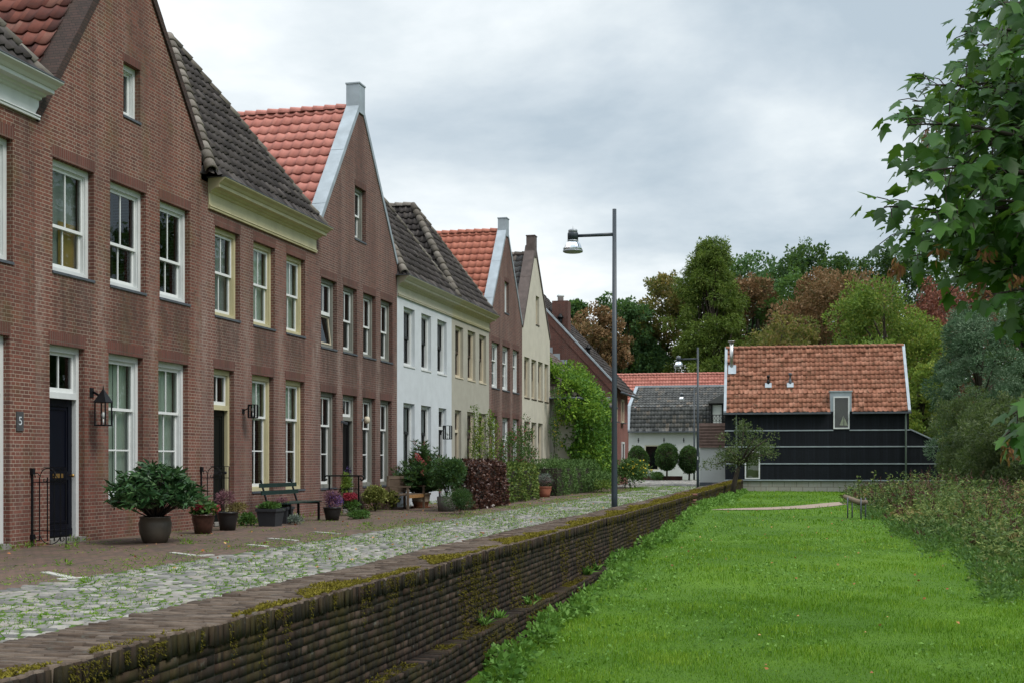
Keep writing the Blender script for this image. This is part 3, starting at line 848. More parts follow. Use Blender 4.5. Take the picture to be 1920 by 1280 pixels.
# 4 and 5: white and greige stucco pair under one cornice
H, w, q = house(4, 'white stuccoed house with black sashes between brown brick and greige neighbours')
ups = [(q(757), q(777.5)), (q(790), q(808.3)), (q(820), q(837.5))]
los = [(q(756.3), q(777.5)), (q(789.5), q(808.3))]
dr = (q(822.5), q(837))
facade('wall', M['stucco_white'], H, w, 6.8, holes_of([(a, b, 4.24, 5.98) for a, b in ups] + [(a, b, 0.68, 3.11) for a, b in los]) + [(dr[0], dr[1], 0.0, 3.11)])
room(H, w, 6.7)
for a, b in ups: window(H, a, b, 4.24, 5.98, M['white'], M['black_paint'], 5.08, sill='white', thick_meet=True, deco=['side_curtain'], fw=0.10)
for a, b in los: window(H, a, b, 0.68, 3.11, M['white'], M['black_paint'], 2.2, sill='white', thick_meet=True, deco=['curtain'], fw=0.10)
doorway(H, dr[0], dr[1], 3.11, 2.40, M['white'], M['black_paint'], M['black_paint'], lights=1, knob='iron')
cornice(H, 0.02, w, 6.22, 6.80, M['cream_paint'], lext=0.4, rext=0.0)
hip_roof(H, w, 6.80, 10.6, 'tile_dark', 2.2, seed=51)
H, w, q = house(5, 'greige stuccoed house with brown sashes and yellow cornice beside the white one')
ups = [(q(853.5), q(868.5)), (q(877), q(891.5)), (q(898.5), q(911.5))]
los = [(q(876), q(891)), (q(897.7), q(911.5))]
dr = (q(853), q(865))
facade('wall', M['stucco_grey'], H, w, 6.8, holes_of([(a, b, 4.26, 6.0) for a, b in ups] + [(a, b, 0.68, 3.12) for a, b in los]) + [(dr[0], dr[1], 0.0, 3.12)])
room(H, w, 6.7)
for a, b in ups: window(H, a, b, 4.26, 6.0, M['beige_paint'], M['dark_wood'], 5.1, sill='beige_paint', thick_meet=True, deco=['side_curtain'], fw=0.10)
for a, b in los: window(H, a, b, 0.68, 3.12, M['beige_paint'], M['dark_wood'], 2.2, sill='beige_paint', thick_meet=True, fw=0.10)
doorway(H, dr[0], dr[1], 3.12, 2.35, M['beige_paint'], M['dark_wood'], M['dark_wood'], lights=1, knob='iron')
cornice(H, 0.004, w - 0.05, 6.22, 6.80, M['yellow'], lext=0, rext=0.2)
hip_roof(H, w, 6.80, 10.6, 'tile_dark', 2.2, seed=61)

# 6: small brown brick gable, orange roof
H, w, q = house(6, 'narrow brown brick gabled house with orange roof and three white upper windows')
ups = [(q(922), q(936.8)), (q(942), q(956)), (q(961.5), q(973.4))]
los = [(q(942), q(956)), (q(961.5), q(973.4))]
dr = (q(922), q(932.6))
at1 = (q(946.3), q(954.2))
za = 10.6; pk = q(950) / w
facade('wall', brick('brown brick', (0.165, 0.077, 0.061), (0.108, 0.058, 0.049), (0.33, 0.265, 0.225), bloom=0.15, stain=0.32, alg=0.06, piers=[0.12] + [(ups[k_][1] + ups[k_ + 1][0]) / 2 for k_ in range(len(ups) - 1)] + [w - 0.1], wins=ups), H, w, 10.9, holes_of([(a, b, 4.18, 5.92) for a, b in ups] + [(a, b, 0.68, 3.10) for a, b in los] + [(at1[0], at1[1], 7.25, 8.5)]) + [(dr[0], dr[1], 0.0, 3.10)],
       gable=[(0.0, 6.75), (w * pk, za + 0.1), (w, 7.05)], side_top=6.7)
room(H, w, 6.8)
for k, (a, b) in enumerate(ups): window(H, a, b, 4.18, 5.92, M['white'], M['sash_white'], 5.25, up=(3, 1), lo=(2, 2), lintel='lintel_brown', deco=['blind'] if k == 0 else ['side_curtain'])
for a, b in los: window(H, a, b, 0.68, 3.10, M['white'], M['sash_white'], 2.25, up=(3, 1), lo=(2, 2), lintel='lintel_brown')
doorway(H, dr[0], dr[1], 3.10, 2.35, M['white'], M['navy'], M['sash_white'], 'lintel_brown', knob='iron')
window(H, at1[0], at1[1], 7.25, 8.5, M['white'], M['sash_white'], 7.9, up=(1, 1), lo=(1, 1), fw=0.09, lintel='lintel_brown', lint_h=0.15)
gable_roof(H, w, 6.75, 10.62, 'tile_orange', seed=71, ridge_mat='tile_orange')
coping(H, w, 6.77, za + 0.1, M['zinc'], dep=0.34, peak=pk, zer=7.07)
chimney(H, w * pk + 0.03, 0.42, 10.3, 11.0, M['zinc'], dep=0.32)

# 7: cream stucco gable
H, w, q = house(7, 'cream stuccoed gabled house with four narrow upper windows and dark coping')
ups = [(q(983), q(993)), (q(996.5), q(1006)), (q(1009), q(1017.7)), (q(1021), q(1028.3))]
los = [(q(983), q(993)), (q(996.5), q(1006)), (q(1009), q(1017.7))]
at1 = (q(1004.7), q(1011))
za = 10.7; pk = q(1003) / w
facade('wall', M['stucco_cream'], H, w, 11.0, holes_of([(a, b, 4.08, 5.80) for a, b in ups] + [(a, b, 0.5, 3.06) for a, b in los] + [(at1[0], at1[1], 7.38, 8.64)]),
       gable=[(0.0, 7.0), (w * pk, za + 0.1), (w, 7.05)], side_top=6.9)
room(H, w, 6.8)
for a, b in ups: window(H, a, b, 4.08, 5.80, M['beige_paint'], M['dark_wood'], 4.95, sill='dark_wood', fw=0.08)
for a, b in los: window(H, a, b, 0.5, 3.06, M['beige_paint'], M['dark_wood'], 2.2, sill='dark_wood', fw=0.08)
window(H, at1[0], at1[1], 7.38, 8.64, M['beige_paint'], M['dark_wood'], single=True, fw=0.07, sill='dark_wood')
gable_roof(H, w, 6.95, 10.6, 'tile_grey', seed=81)
coping(H, w, 7.0, za + 0.1, M['coping_dark'], dep=0.42, proud=0.04, th=0.06, peak=pk)
chimney(H, w * pk, 0.46, 10.3, 11.2, M['coping_dark'], dep=0.34, cap='coping_dark')

# 8: low house with the climber, hipped end towards the camera
yA, yB, xF = 57.15, 68.3, -11.0
H = thing('low_house', 'low cottage with brown grey hipped roof, its front overgrown by a climber', 'house', (xF, yA, 0))
w = yB - yA
mb = MB(); mb.box(-8.0, 0, 0, w, -0.3, 4.35); mb.build('wall', M['stucco_cream'], H)
ze, zr, dpt = 4.3, 8.2, 4.4
a = math.hypot(dpt, zr - ze)
hip = 1.9
ro = tile_sheet('roof', M['tile_brown'], H, (0.3, -0.3, ze), (0, 1, 0), (-dpt - 0.3, 0, zr - ze), [(0, 0), (w + 0.3, 0), (w + 0.3, a), (hip + 0.3, a)], 0.25, 0.33, seed=91)
sl = math.hypot(hip, zr - ze)
tile_sheet('hip_slope', M['tile_brown'], ro, (-2 * dpt, -0.3, ze), (1, 0, 0), (0, hip + 0.3, zr - ze), [(0, 0), (2 * dpt + 0.3, 0), (dpt, math.hypot(hip + 0.3, zr - ze))], 0.25, 0.33, seed=92)
ridge_row('hip_tiles', M['ridge'], ro, (0.25, -0.28, ze + 0.05), (-dpt, hip, zr + 0.03), seed=93, rad=0.13, step=0.38)
ridge_row('ridge_tiles', M['ridge'], ro, (-dpt, hip, zr), (-dpt, w, zr), seed=94)
mb = MB(); mb.quad((-dpt, hip, zr), (-dpt, w, zr), (-2 * dpt, w, ze), (-2 * dpt, -0.3, ze)); mb.build('rear_slope', M['tile_brown'], ro)
mb = MB(); mb.tube([(0.38, -0.3, ze - 0.02), (0.38, w, ze - 0.02)], 0.06); mb.tube([(0.38, -0.38, ze - 0.02), (-2 * dpt, -0.38, ze - 0.02)], 0.06); mb.build('gutter', M['lead'], H)
mb = MB(); mb.tube([(-2.6, 2.0, 6.9), (-2.6, 2.0, 7.45)], 0.13); mb.tube([(-2.6, 2.0, 7.45), (-2.6, 2.0, 7.5)], 0.19); mb.build('roof_vent', M['black_paint'], ro)
# front window and door under the leaves
window(H, 2.0, 3.0, 0.8, 2.2, M['beige_paint'], M['dark_wood'], 1.5, sill='dark_wood').location = (0.24, 0, 0)

# 9: taller brick house with its bare gable wall towards the camera
y9, w9 = 68.35, 6.4
H = thing('brick_house', 'taller red brick house whose bare gable wall rises behind the low cottage', 'house', (xF, y9, 0))
mb = MB()
zr9, ze9, dp9 = 11.4, 5.6, 5.3
mb.add([(0, 0, -0.3), (0, 0, ze9), (-dp9, 0, zr9), (-2 * dp9, 0, ze9), (-2 * dp9, 0, -0.3), (0, w9, -0.3), (0, w9, ze9), (-dp9, w9, zr9), (-2 * dp9, w9, ze9), (-2 * dp9, w9, -0.3)],
       [(4, 3, 2, 1, 0), (5, 6, 7, 8, 9), (0, 1, 6, 5), (3, 4, 9, 8)])
mb.build('wall', M['brick_far'], H)
mb = MB(); mb.box(0.0, 0.012, 0.02, w9, -0.3, 5.55); mb.build('front_wall', M['brick_pink'], H)
sl9 = math.hypot(dp9 + 0.4, (zr9 - ze9) * (dp9 + 0.4) / dp9)
ro = tile_sheet('roof', M['tile_dark'], H, (0.5, 0.25, ze9 - 0.35), (0, 1, 0), (-dp9 - 0.4, 0, (zr9 - ze9) * (dp9 + 0.4) / dp9), [(0, 0), (w9, 0), (w9, sl9), (0, sl9)], 0.25, 0.33, seed=95)
mb = MB(); mb.quad((-dp9, 0.1, zr9), (-dp9, w9, zr9), (-2 * dp9, w9, ze9), (-2 * dp9, 0.1, ze9)); mb.build('rear_slope', M['tile_dark'], ro)
mb = MB()
for (a, b) in (((0.1, ze9 + 0.25), (-dp9, zr9 + 0.25)), ((-dp9, zr9 + 0.25), (-2 * dp9, ze9 + 0.25))):
    mb.hexa([(a[0], -0.06, a[1] - 0.12), (a[0], 0.25, a[1] - 0.12), (b[0], 0.25, b[1] - 0.12), (b[0], -0.06, b[1] - 0.12)], [(a[0], -0.06, a[1]), (a[0], 0.25, a[1]), (b[0], 0.25, b[1]), (b[0], -0.06, b[1])])
mb.build('verge', M['zinc'], H)
mb = MB()      # parapet strip of brick under the verge
mb.add([(0.1, -0.03, ze9 - 0.4), (0.1, -0.03, ze9 + 0.13), (-dp9, -0.03, zr9 + 0.13), (-dp9, -0.03, zr9 - 0.4), (0.1, 0.24, ze9 - 0.4), (0.1, 0.24, ze9 + 0.13), (-dp9, 0.24, zr9 + 0.13), (-dp9, 0.24, zr9 - 0.4)],
       [(0, 1, 2, 3), (7, 6, 5, 4), (0, 4, 5, 1), (1, 5, 6, 2), (3, 2, 6, 7)])
mb.build('parapet', M['brick_far'], H)
mb = MB()      # stepped lead flashing where the cottage roof meets the wall
slope8 = (zr - ze) / (dpt + 0.3)
for k in range(11):
    x = 0.1 - k * 0.42
    zf = ze + (0.3 - x) * slope8
    mb.box(x - 0.42, x, -0.05, -0.005, zf - 0.05, zf + 0.34 + 0.10)
mb.build('flashing', M['zinc'], H)
mb = MB(); mb.box(-3.5, -2.6, 1.0, 1.9, 8.3, 10.4); ch = mb.build('chimney', M['brick_far'], ro)
mb = MB(); mb.lathe([(0.17, 0), (0.17, 0.25), (0.22, 0.28), (0.2, 0.36), (0.05, 0.45)], (-3.1, 1.45, 10.4), 12); mb.build('chimney_pot', M['white'], ch)
mb = MB(); mb.box(-5.9, -4.9, -0.02, 0.6, 10.4, 12.3); mb.build('chimney', M['brick_far'], ro)
for x in (-1.4, -3.0):
    mb = MB(); zz9 = ze9 - (x) * (zr9 - ze9) / dp9
    mb.tube([(x, 0.9, zz9 - 0.1), (x, 0.9, zz9 + 0.75)], 0.10); mb.tube([(x, 0.9, zz9 + 0.5), (x, 0.9, zz9 + 0.62)], 0.17); mb.build('roof_vent', M['black_paint'], ro)
for (a, b, z0, z1) in ((0.9, 1.9, 3.6, 4.95), (3.6, 4.5, 3.6, 4.95), (0.6, 1.6, 0.6, 2.5), (3.8, 4.7, 0.6, 2.5)):
    o = window(H, a, b, z0, z1, M['white'] if z0 < 1 else M['beige_paint'], M['dark_wood'], (z0 + z1) / 2); o.location = (0.20, 0, 0)
mb = MB(); mb.tube([(0.62, 0.0, 5.15), (0.62, w9, 5.15)], 0.07); mb.build('gutter', M['lead'], H)
# ---------------------------------------------------------------- ground, street, wall
def grass_z(x, y):
    """height of the lawn: it climbs from the foreground to the far end of the wall"""
    ys = [-60, -5, 5, 11.5, 16.5, 27.6, 36.2, 45, 67, 120]
    zs = [-1.3, -1.1, -0.92, -0.75, -0.55, -0.24, -0.02, -0.06, -0.20, -0.30]
    return np.interp(y, ys, zs) + 0.03 * np.sin(np.asarray(x) * 0.7) * np.cos(np.asarray(y) * 0.45)
def wall_front(y):
    """x of the wall's lawn-side face"""
    return np.interp(y, [-12, 36.0, 36.001, 50, 66.4], [-3.43, -3.43, -3.50, -3.58, -3.72])
WALL_T, STREET_X = 0.39, -8.1

t = NT('meadow soil')
n = t.noise(0.15, 4); n_ = t.noise(3.0, 5)
c = t.ramp(n_, [(0.3, (0.035, 0.05, 0.015)), (0.7, (0.06, 0.085, 0.022))])
M['meadow'] = t.done(t.principled(c, 0.95, 0, t.bump(n_, 0.3, 0.05), 0.1))
t = NT('lawn turf')
n1_ = t.noise(0.35, 4); n2_ = t.noise(3.5, 6, 0.65); n3_ = t.noise(28, 4, 0.6)
c = t.mix(t.step(n1_, 0.35, 0.65), (0.045, 0.105, 0.007), (0.085, 0.165, 0.012))
c = t.mix(t.math('MULTIPLY', t.step(n2_, 0.45, 0.7), 0.5), c, (0.062, 0.13, 0.02))
c = t.mix(t.math('MULTIPLY', t.step(n3_, 0.5, 0.75), 0.45), c, (0.016, 0.035, 0.006))
M['lawn'] = t.done(t.principled(c, 0.9, 0, t.bump(n3_, 0.5, 0.03), 0.15))
t = NT('street bed')
n2_ = t.noise(2.5, 6, 0.65); n3_ = t.noise(14, 4, 0.6)
c = t.ramp(n2_, [(0.35, (0.045, 0.038, 0.028)), (0.6, (0.085, 0.072, 0.055))])
c = t.mix(t.step(t.noise(5.0, 5, 0.65), 0.34, 0.48), c, (0.060, 0.110, 0.018))
M['street_bed'] = t.done(t.principled(c, 0.95, 0, t.bump(n3_, 0.4, 0.01), 0.15))
t = NT('paving brick')
tcn = t.node('ShaderNodeTexCoord'); mp = t.node('ShaderNodeMapping'); t.l.new(tcn.outputs['Object'], mp.inputs[0])
mp.inputs['Rotation'].default_value = (0, 0, R(90))
b = t.node('ShaderNodeTexBrick'); t.l.new(mp.outputs[0], b.inputs['Vector'])
b.inputs['Scale'].default_value = 1.0; b.inputs['Brick Width'].default_value = 0.21; b.inputs['Row Height'].default_value = 0.075
b.inputs['Mortar Size'].default_value = 0.008; b.inputs['Mortar Smooth'].default_value = 0.3
t.put(b.inputs['Color1'], (0.19, 0.112, 0.088)); t.put(b.inputs['Color2'], (0.105, 0.074, 0.064)); t.put(b.inputs['Mortar'], (0.062, 0.06, 0.034))
n2_ = t.noise(0.9, 6, 0.65); n3_ = t.noise(22, 4, 0.6); n4_ = t.noise(2.2, 6, 0.7)
c = t.mix(t.math('MULTIPLY', t.step(n2_, 0.42, 0.68), 0.45), b.outputs['Color'], (0.055, 0.045, 0.035))
c = t.mix(t.math('MULTIPLY', t.step(n4_, 0.52, 0.66), t.math('MULTIPLY', t.step(n3_, 0.38, 0.55), 0.9)), c, (0.085, 0.10, 0.028))
M['paving'] = t.done(t.principled(c, 0.88, 0, t.bump(t.math('ADD', t.math('MULTIPLY', b.outputs['Fac'], -1), t.math('MULTIPLY', n3_, 0.5)), 0.5, 0.006), 0.25))
t = NT('granite setts')
c = t.ramp(t.attr(), [(0.0, (0.12, 0.119, 0.113)), (0.45, (0.225, 0.217, 0.20)), (0.75, (0.27, 0.242, 0.212)), (1.0, (0.35, 0.34, 0.31))])
c = t.mix(0.3, c, t.ramp(t.noise(38, 4, 0.6), [(0.3, (0.5, 0.5, 0.5)), (0.7, (1, 1, 1))]), 'MULTIPLY')
c = t.mix(t.math('MULTIPLY', t.step(t.noise(1.3, 5, 0.65), 0.5, 0.7), 0.25), c, (0.12, 0.11, 0.085))
M['sett'] = t.done(t.principled(c, 0.72, 0, t.bump(t.noise(45, 4), 0.3, 0.005), 0.35))

def sheet(name, xs, ys, zf, mat):
    X, Y = np.meshgrid(xs, ys)
    Z = zf(X, Y) if callable(zf) else np.full_like(X, zf)
    idx = np.arange(X.size).reshape(X.shape)
    f = np.stack([idx[:-1, :-1].ravel(), idx[:-1, 1:].ravel(), idx[1:, 1:].ravel(), idx[1:, :-1].ravel()], 1)
    return np_mesh(name, np.stack([X, Y, Z], -1).reshape(-1, 3), f, mat, smooth=True)
o = sheet('ground', np.linspace(-500, 500, 41), np.linspace(-300, 900, 49), -1.6, M['meadow']); tag(o, kind='structure')
o = sheet('lawn', np.concatenate([np.linspace(-3.75, 12, 40), np.linspace(14, 130, 30)]), np.concatenate([np.linspace(-30, 70, 101), np.linspace(74, 240, 30)]), grass_z, M['lawn']); tag(o, kind='structure')
# street: everything on the houses' side of the wall
mb = MB(); mb.quad((-60, -30, 0), (-4.0, -30, 0), (-4.0, 66, 0), (-4.0, 260, 0), (-60, 260, 0))
mb.quad((STREET_X - 0.05, -5, 0.0145), (-4.0, -5, 0.0145), (-4.0, 66, 0.0145), (STREET_X - 0.05, 66, 0.0145))
o = mb.build('street', M['street_bed'], None); tag(o, kind='structure')
mb = MB(); mb.quad((-12.0, -30, 0.006), (STREET_X, -30, 0.006), (STREET_X, 58, 0.006), (-9.8, 66, 0.006), (-12.0, 66, 0.006))
o = mb.build('pavement', M['paving'], None); tag(o, kind='structure')
# setts: each stone a small cushion with its own tilt
def setts():
    r = np.random.default_rng(5)
    quads, rnd = [], []
    y = 1.0
    st = []
    while y < 92:
        far = y > 40
        rh = r.uniform(0.115, 0.15) * (1.0 if not far else 1.5)
        xa = STREET_X + r.uniform(-0.12, 0.12) if y < 66 else -30
        xb = -4.16 if y < 66 else -5.2
        x = xa
        while x < xb:
            L = r.uniform(0.15, 0.25) * (1.0 if not far else 1.6)
            st.append((x, min(x + L, xb + 0.02), y, y + rh))
            x += L
        y += rh
    st = np.array(st)
    n = len(st)
    g = r.uniform(0.022, 0.052, n)
    x0, x1, y0, y1 = st[:, 0] + g * .7, st[:, 1] - g * .7, st[:, 2] + g * .6, st[:, 3] - g * .6
    cx, cy = (x0 + x1) / 2, (y0 + y1) / 2
    hx, hy = (x1 - x0) / 2, (y1 - y0) / 2
    sx = np.array([-1, 1, 1, -1]); sy = np.array([-1, -1, 1, 1])
    jit = r.normal(0, 0.010, (n, 4, 2))
    base = np.zeros((n, 4, 3)); top = np.zeros((n, 4, 3))
    sl = 0.14 * np.sin(cy * 0.9 + cx * 0.3)
    for k in range(4):
        base[:, k, 0] = cx + sx[k] * hx + jit[:, k, 0]; base[:, k, 1] = cy + sy[k] * hy + jit[:, k, 1] + (cx + 6) * 0.05 * np.sin(cy * .5); base[:, k, 2] = 0.001
        top[:, k, 0] = cx + sx[k] * hx * 0.80 + jit[:, k, 0] * .8; top[:, k, 1] = cy + sy[k] * hy * 0.74 + jit[:, k, 1] * .8 + (cx + 6) * 0.05 * np.sin(cy * .5)
    hgt = 0.026 + r.normal(0, 0.004, n)
    ta, tb = r.normal(0, 0.03, n), r.normal(0, 0.03, n)
    for k in range(4):
        top[:, k, 2] = hgt + ta * sx[k] * hx + tb * sy[k] * hy
    v = np.concatenate([base, top], 1).reshape(-1, 3)
    f0 = np.array([(4, 5, 6, 7), (0, 1, 5, 4), (1, 2, 6, 5), (2, 3, 7, 6), (3, 0, 4, 7)])
    f = (np.arange(n)[:, None, None] * 8 + f0[None]).reshape(-1, 4)
    rr = np.repeat(r.random(n), 5)
    # corner bevels smooth the setts into cushions
    return np_mesh('cobblestones', v, f, M['sett'], None, rr)
o = setts(); tag(o, kind='structure')
# white marking stones of the parking bays
M['mark'] = plain('pale marking stone', (0.42, 0.41, 0.37), 0.85, var=0.2, scale=9)
def mark(label, p, q, tlen=0.0):
    mb = MB()
    p, q = Vector(p), Vector(q)
    d = (q - p).normalized(); s_ = Vector((-d.y, d.x, 0)) * 0.05
    mb.hexa([p - s_, q - s_, q + s_, p + s_], [v + Vector((0, 0, 0.016)) for v in (p - s_, q - s_, q + s_, p + s_)])
    if tlen:
        a, b = q + d * 0.002 - s_ * (tlen / 0.1), q + d * 0.002 + s_ * (tlen / 0.1)
        e_ = d * 0.1
        mb.hexa([a, a + e_, b + e_, b], [v + Vector((0, 0, 0.016)) for v in (a, a + e_, b + e_, b)])
    o = mb.build('bay_marking', M['mark'], None)
    tag(o, label, 'bay marking', 'white bay marking stones in the brick paving')
mark('white T shaped marking stone in the brick paving near the street corner of the picture', G(84, 1074), G(135, 1085), 0.35)
mark('thin white marking stone set in paving in front of the big leafy pot', G(322, 1037), G(362, 1042))
mark('short white marking stone next to the cobbles, right of the thin one', G(372, 1043), G(398, 1041))
mark('white marking stone on the paving in front of the black planters', G(466, 1022), G(500, 1025))
mark('long thin white marking stone in front of the green bench', G(505, 1010), G(556, 1014))
mark('white marking stone in the paving before the purple flowers', G(590, 998), G(635, 1001))
for o in bpy.data.objects:
    if o.name.startswith('bay_marking'): o.location.z += 0.006

# ---------------------------------------------------------------- the long brick wall
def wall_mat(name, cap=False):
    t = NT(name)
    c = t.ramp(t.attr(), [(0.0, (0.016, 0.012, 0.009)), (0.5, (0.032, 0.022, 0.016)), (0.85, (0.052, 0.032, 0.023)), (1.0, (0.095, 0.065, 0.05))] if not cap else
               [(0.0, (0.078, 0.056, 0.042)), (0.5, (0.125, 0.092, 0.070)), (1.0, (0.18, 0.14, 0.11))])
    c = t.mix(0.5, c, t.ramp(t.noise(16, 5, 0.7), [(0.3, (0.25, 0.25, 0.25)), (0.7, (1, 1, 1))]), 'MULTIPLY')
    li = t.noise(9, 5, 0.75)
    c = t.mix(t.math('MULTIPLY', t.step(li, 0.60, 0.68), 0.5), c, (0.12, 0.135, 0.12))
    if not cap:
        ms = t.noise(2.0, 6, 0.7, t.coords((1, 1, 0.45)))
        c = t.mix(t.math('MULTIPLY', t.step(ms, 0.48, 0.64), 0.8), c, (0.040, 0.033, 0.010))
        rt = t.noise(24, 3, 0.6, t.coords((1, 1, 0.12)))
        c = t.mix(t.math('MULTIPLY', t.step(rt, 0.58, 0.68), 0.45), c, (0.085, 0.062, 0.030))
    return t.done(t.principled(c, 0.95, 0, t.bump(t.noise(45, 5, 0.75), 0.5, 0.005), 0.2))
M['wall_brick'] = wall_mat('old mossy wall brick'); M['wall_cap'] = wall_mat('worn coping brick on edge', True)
M['wall_core'] = plain('dark wall mortar', (0.040, 0.034, 0.027), 0.95, var=0.45, scale=7, bump=0.5)
M['moss'] = leaf_mat('yellow green moss', [(0.0, (0.085, 0.072, 0.012)), (0.6, (0.17, 0.145, 0.02)), (1.0, (0.25, 0.21, 0.035))], trans=0.15, rough=0.9, spec=0.1)
def bricks_np(c, h, jit, r, rnd, name, mat, parent, ang=None):
    """many jittered bricks: c centres, h half sizes"""
    n = len(c)
    sx = np.array([[-1, -1, -1], [1, -1, -1], [1, 1, -1], [-1, 1, -1], [-1, -1, 1], [1, -1, 1], [1, 1, 1], [-1, 1, 1]])
    v = c[:, None] + sx[None] * h[:, None] + r.normal(0, jit, (n, 8, 3))
    f0 = np.array([(0, 3, 2, 1), (4, 5, 6, 7), (0, 1, 5, 4), (1, 2, 6, 5), (2, 3, 7, 6), (3, 0, 4, 7)])
    f = (np.arange(n)[:, None, None] * 8 + f0[None]).reshape(-1, 4)
    return np_mesh(name, v.reshape(-1, 3), f, mat, parent, np.repeat(rnd, 6))
WALL = thing('brick_wall', 'long low mossy brick retaining wall with a coping of bricks on edge, beside the lawn', 'wall', (0, 0, 0))
r = np.random.default_rng(8)
Y0, Y1, YC = 2.0, 66.4, 36.0
mb = MB()
for (a, b) in ((Y0, YC), (YC, 51.0), (51.0, Y1)):
    fa, fb = float(wall_front(a + 0.01)), float(wall_front(b - 0.01))
    for k in range(8):
        ya_, yb_ = a + (b - a) * k / 8, a + (b - a) * (k + 1) / 8
        xa_, xb_ = fa + (fb - fa) * k / 8, fa + (fb - fa) * (k + 1) / 8
        mb.hexa([(xa_ - 0.66, ya_, -1.5), (xa_ - 0.001, ya_, -1.5), (xb_ - 0.001, yb_, -1.5), (xb_ - 0.66, yb_, -1.5)],
                [(xa_ - 0.66, ya_, WALL_T - 0.125), (xa_ - 0.001, ya_, WALL_T - 0.125), (xb_ - 0.001, yb_, WALL_T - 0.125), (xb_ - 0.66, yb_, WALL_T - 0.125)])
    # the plinth step of the near length
mb.hexa([(-3.45, Y0, -1.5), (-3.246, Y0, -1.5), (-3.246, 19.9, -1.5), (-3.45, 19.9, -1.5)], [(-3.45, Y0, -0.40), (-3.246, Y0, -0.40), (-3.246, 19.9, -0.40), (-3.45, 19.9, -0.40)])
mb.build('wall_core', M['wall_core'], WALL)
cs, hs = [], []
row = 0
z = WALL_T - 0.155
while z > -1.1:
    y = Y0 + (row % 2) * 0.11
    while y < Y1:
        L = (0.215 if (row % 2) == 0 else 0.105) * (1 if y < 40 else 1)
        if z > float(grass_z(-3, y)) - 0.12:
            cs.append((float(wall_front(y)) - 0.046, y + L / 2, z)); hs.append((0.05, L / 2 - 0.0045, 0.0285))
        y += L
    z -= 0.064; row += 1
row = 0; z = -0.43
while z > -1.1:
    y = Y0 + (row % 2) * 0.11
    while y < 19.9:
        L = 0.215
        if z > float(grass_z(-3, y)) - 0.12:
            cs.append((-3.285, y + L / 2, z)); hs.append((0.05, L / 2 - 0.0045, 0.0285))
        y += L
    z -= 0.064; row += 1
# ledge top bricks
y = Y0
while y < 19.9:
    cs.append((-3.36, y + 0.05, -0.385)); hs.append((0.125, 0.046, 0.022)); y += 0.106
cs, hs = np.array(cs), np.array(hs)
cs[:, 2] += 0.007 * np.sin(cs[:, 1] * 1.1 + cs[:, 2] * 2) + 0.004 * np.sin(cs[:, 1] * 3.7 + cs[:, 2] * 9) + r.normal(0, 0.0018, len(cs))
cs[:, 0] += np.abs(r.normal(0, 0.0035, len(cs))) + 0.003 * np.sin(cs[:, 1] * 2.1 + cs[:, 2] * 3) * np.sin(cs[:, 1] * 0.7 - cs[:, 2] * 5)
bricks_np(cs, hs, 0.0013, r, r.random(len(cs)), 'brickwork', M['wall_brick'], WALL)
# coping: bricks on edge, three to the width
cs, hs = [], []
y = Y0
while y < Y1:
    th = 0.058 if y < 40 else 0.12
    L0 = [0.235, 0.235, 0.235] if int(y / 0.061) % 2 else [0.12, 0.235, 0.235, 0.12]
    x = float(wall_front(y)) + 0.012
    for L in L0:
        cs.append((x - L / 2, y + th / 2, WALL_T - 0.062)); hs.append((L / 2 - 0.004, th / 2 - 0.0035, 0.062)); x -= L
    y += th + 0.003
cs, hs = np.array(cs), np.array(hs)
cs[:, 2] += r.normal(0, 0.004, len(cs)) + 0.012 * np.sin(cs[:, 1] * 1.3) * np.sin(cs[:, 1] * 0.37)
cs[:, 0] += r.normal(0, 0.004, len(cs))
bricks_np(cs, hs, 0.003, r, r.random(len(cs)), 'coping', M['wall_cap'], WALL)
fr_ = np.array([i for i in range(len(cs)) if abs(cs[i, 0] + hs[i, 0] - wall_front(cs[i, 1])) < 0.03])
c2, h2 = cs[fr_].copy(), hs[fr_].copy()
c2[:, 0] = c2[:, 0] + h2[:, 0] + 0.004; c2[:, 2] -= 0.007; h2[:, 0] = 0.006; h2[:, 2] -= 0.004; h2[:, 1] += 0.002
bricks_np(c2, h2, 0.002, r, r.random(len(c2)) * 0.8, 'coping_face', M['wall_brick'], WALL)  # thin slabs in the darker wall brick colour over the coping's front ends
# end pier of fresher red brick at the break of the wall
cs, hs = [], []
for k in range(9):
    cs.append((-3.42, 36.0, WALL_T - 0.15 - k * 0.064)); hs.append((0.10, 0.10, 0.027))
cs.append((-3.62, 36.0, WALL_T + 0.012)); hs.append((0.32, 0.05, 0.03))
M['pier_brick'] = tile_mat('reddish pier brick', [(0.0, (0.14, 0.06, 0.045)), (1.0, (0.22, 0.10, 0.08))], moss_amt=0.1)
bricks_np(np.array(cs), np.array(hs), 0.004, r, r.random(len(cs)), 'pier', M['pier_brick'], WALL)
# ---------------------------------------------------------------- foliage kit
def unit(n, r):
    v = r.normal(0, 1, (n, 3)); return v / np.linalg.norm(v, axis=1, keepdims=True)
def leaf_arrays(pos, dirs, L, Wd, r, fold=0.25, curl=0.0):
    """diamond leaves: base, two shoulders, tip, all in one vectorised pass"""
    n = len(pos)
    d = dirs / (np.linalg.norm(dirs, axis=1, keepdims=True) + 1e-9)
    s = np.cross(d, unit(n, r)); s /= (np.linalg.norm(s, axis=1, keepdims=True) + 1e-9)
    nn = np.cross(s, d)
    L = np.broadcast_to(L, n)[:, None]; Wd = np.broadcast_to(Wd, n)[:, None]
    mid = pos + d * L * 0.45
    v = np.stack([pos, mid - s * Wd * 0.5 + nn * Wd * fold, pos + d * L - nn * L * curl, mid + s * Wd * 0.5 + nn * Wd * fold], 1).reshape(-1, 3)
    f = np.arange(n * 4).reshape(n, 4)
    return v, f
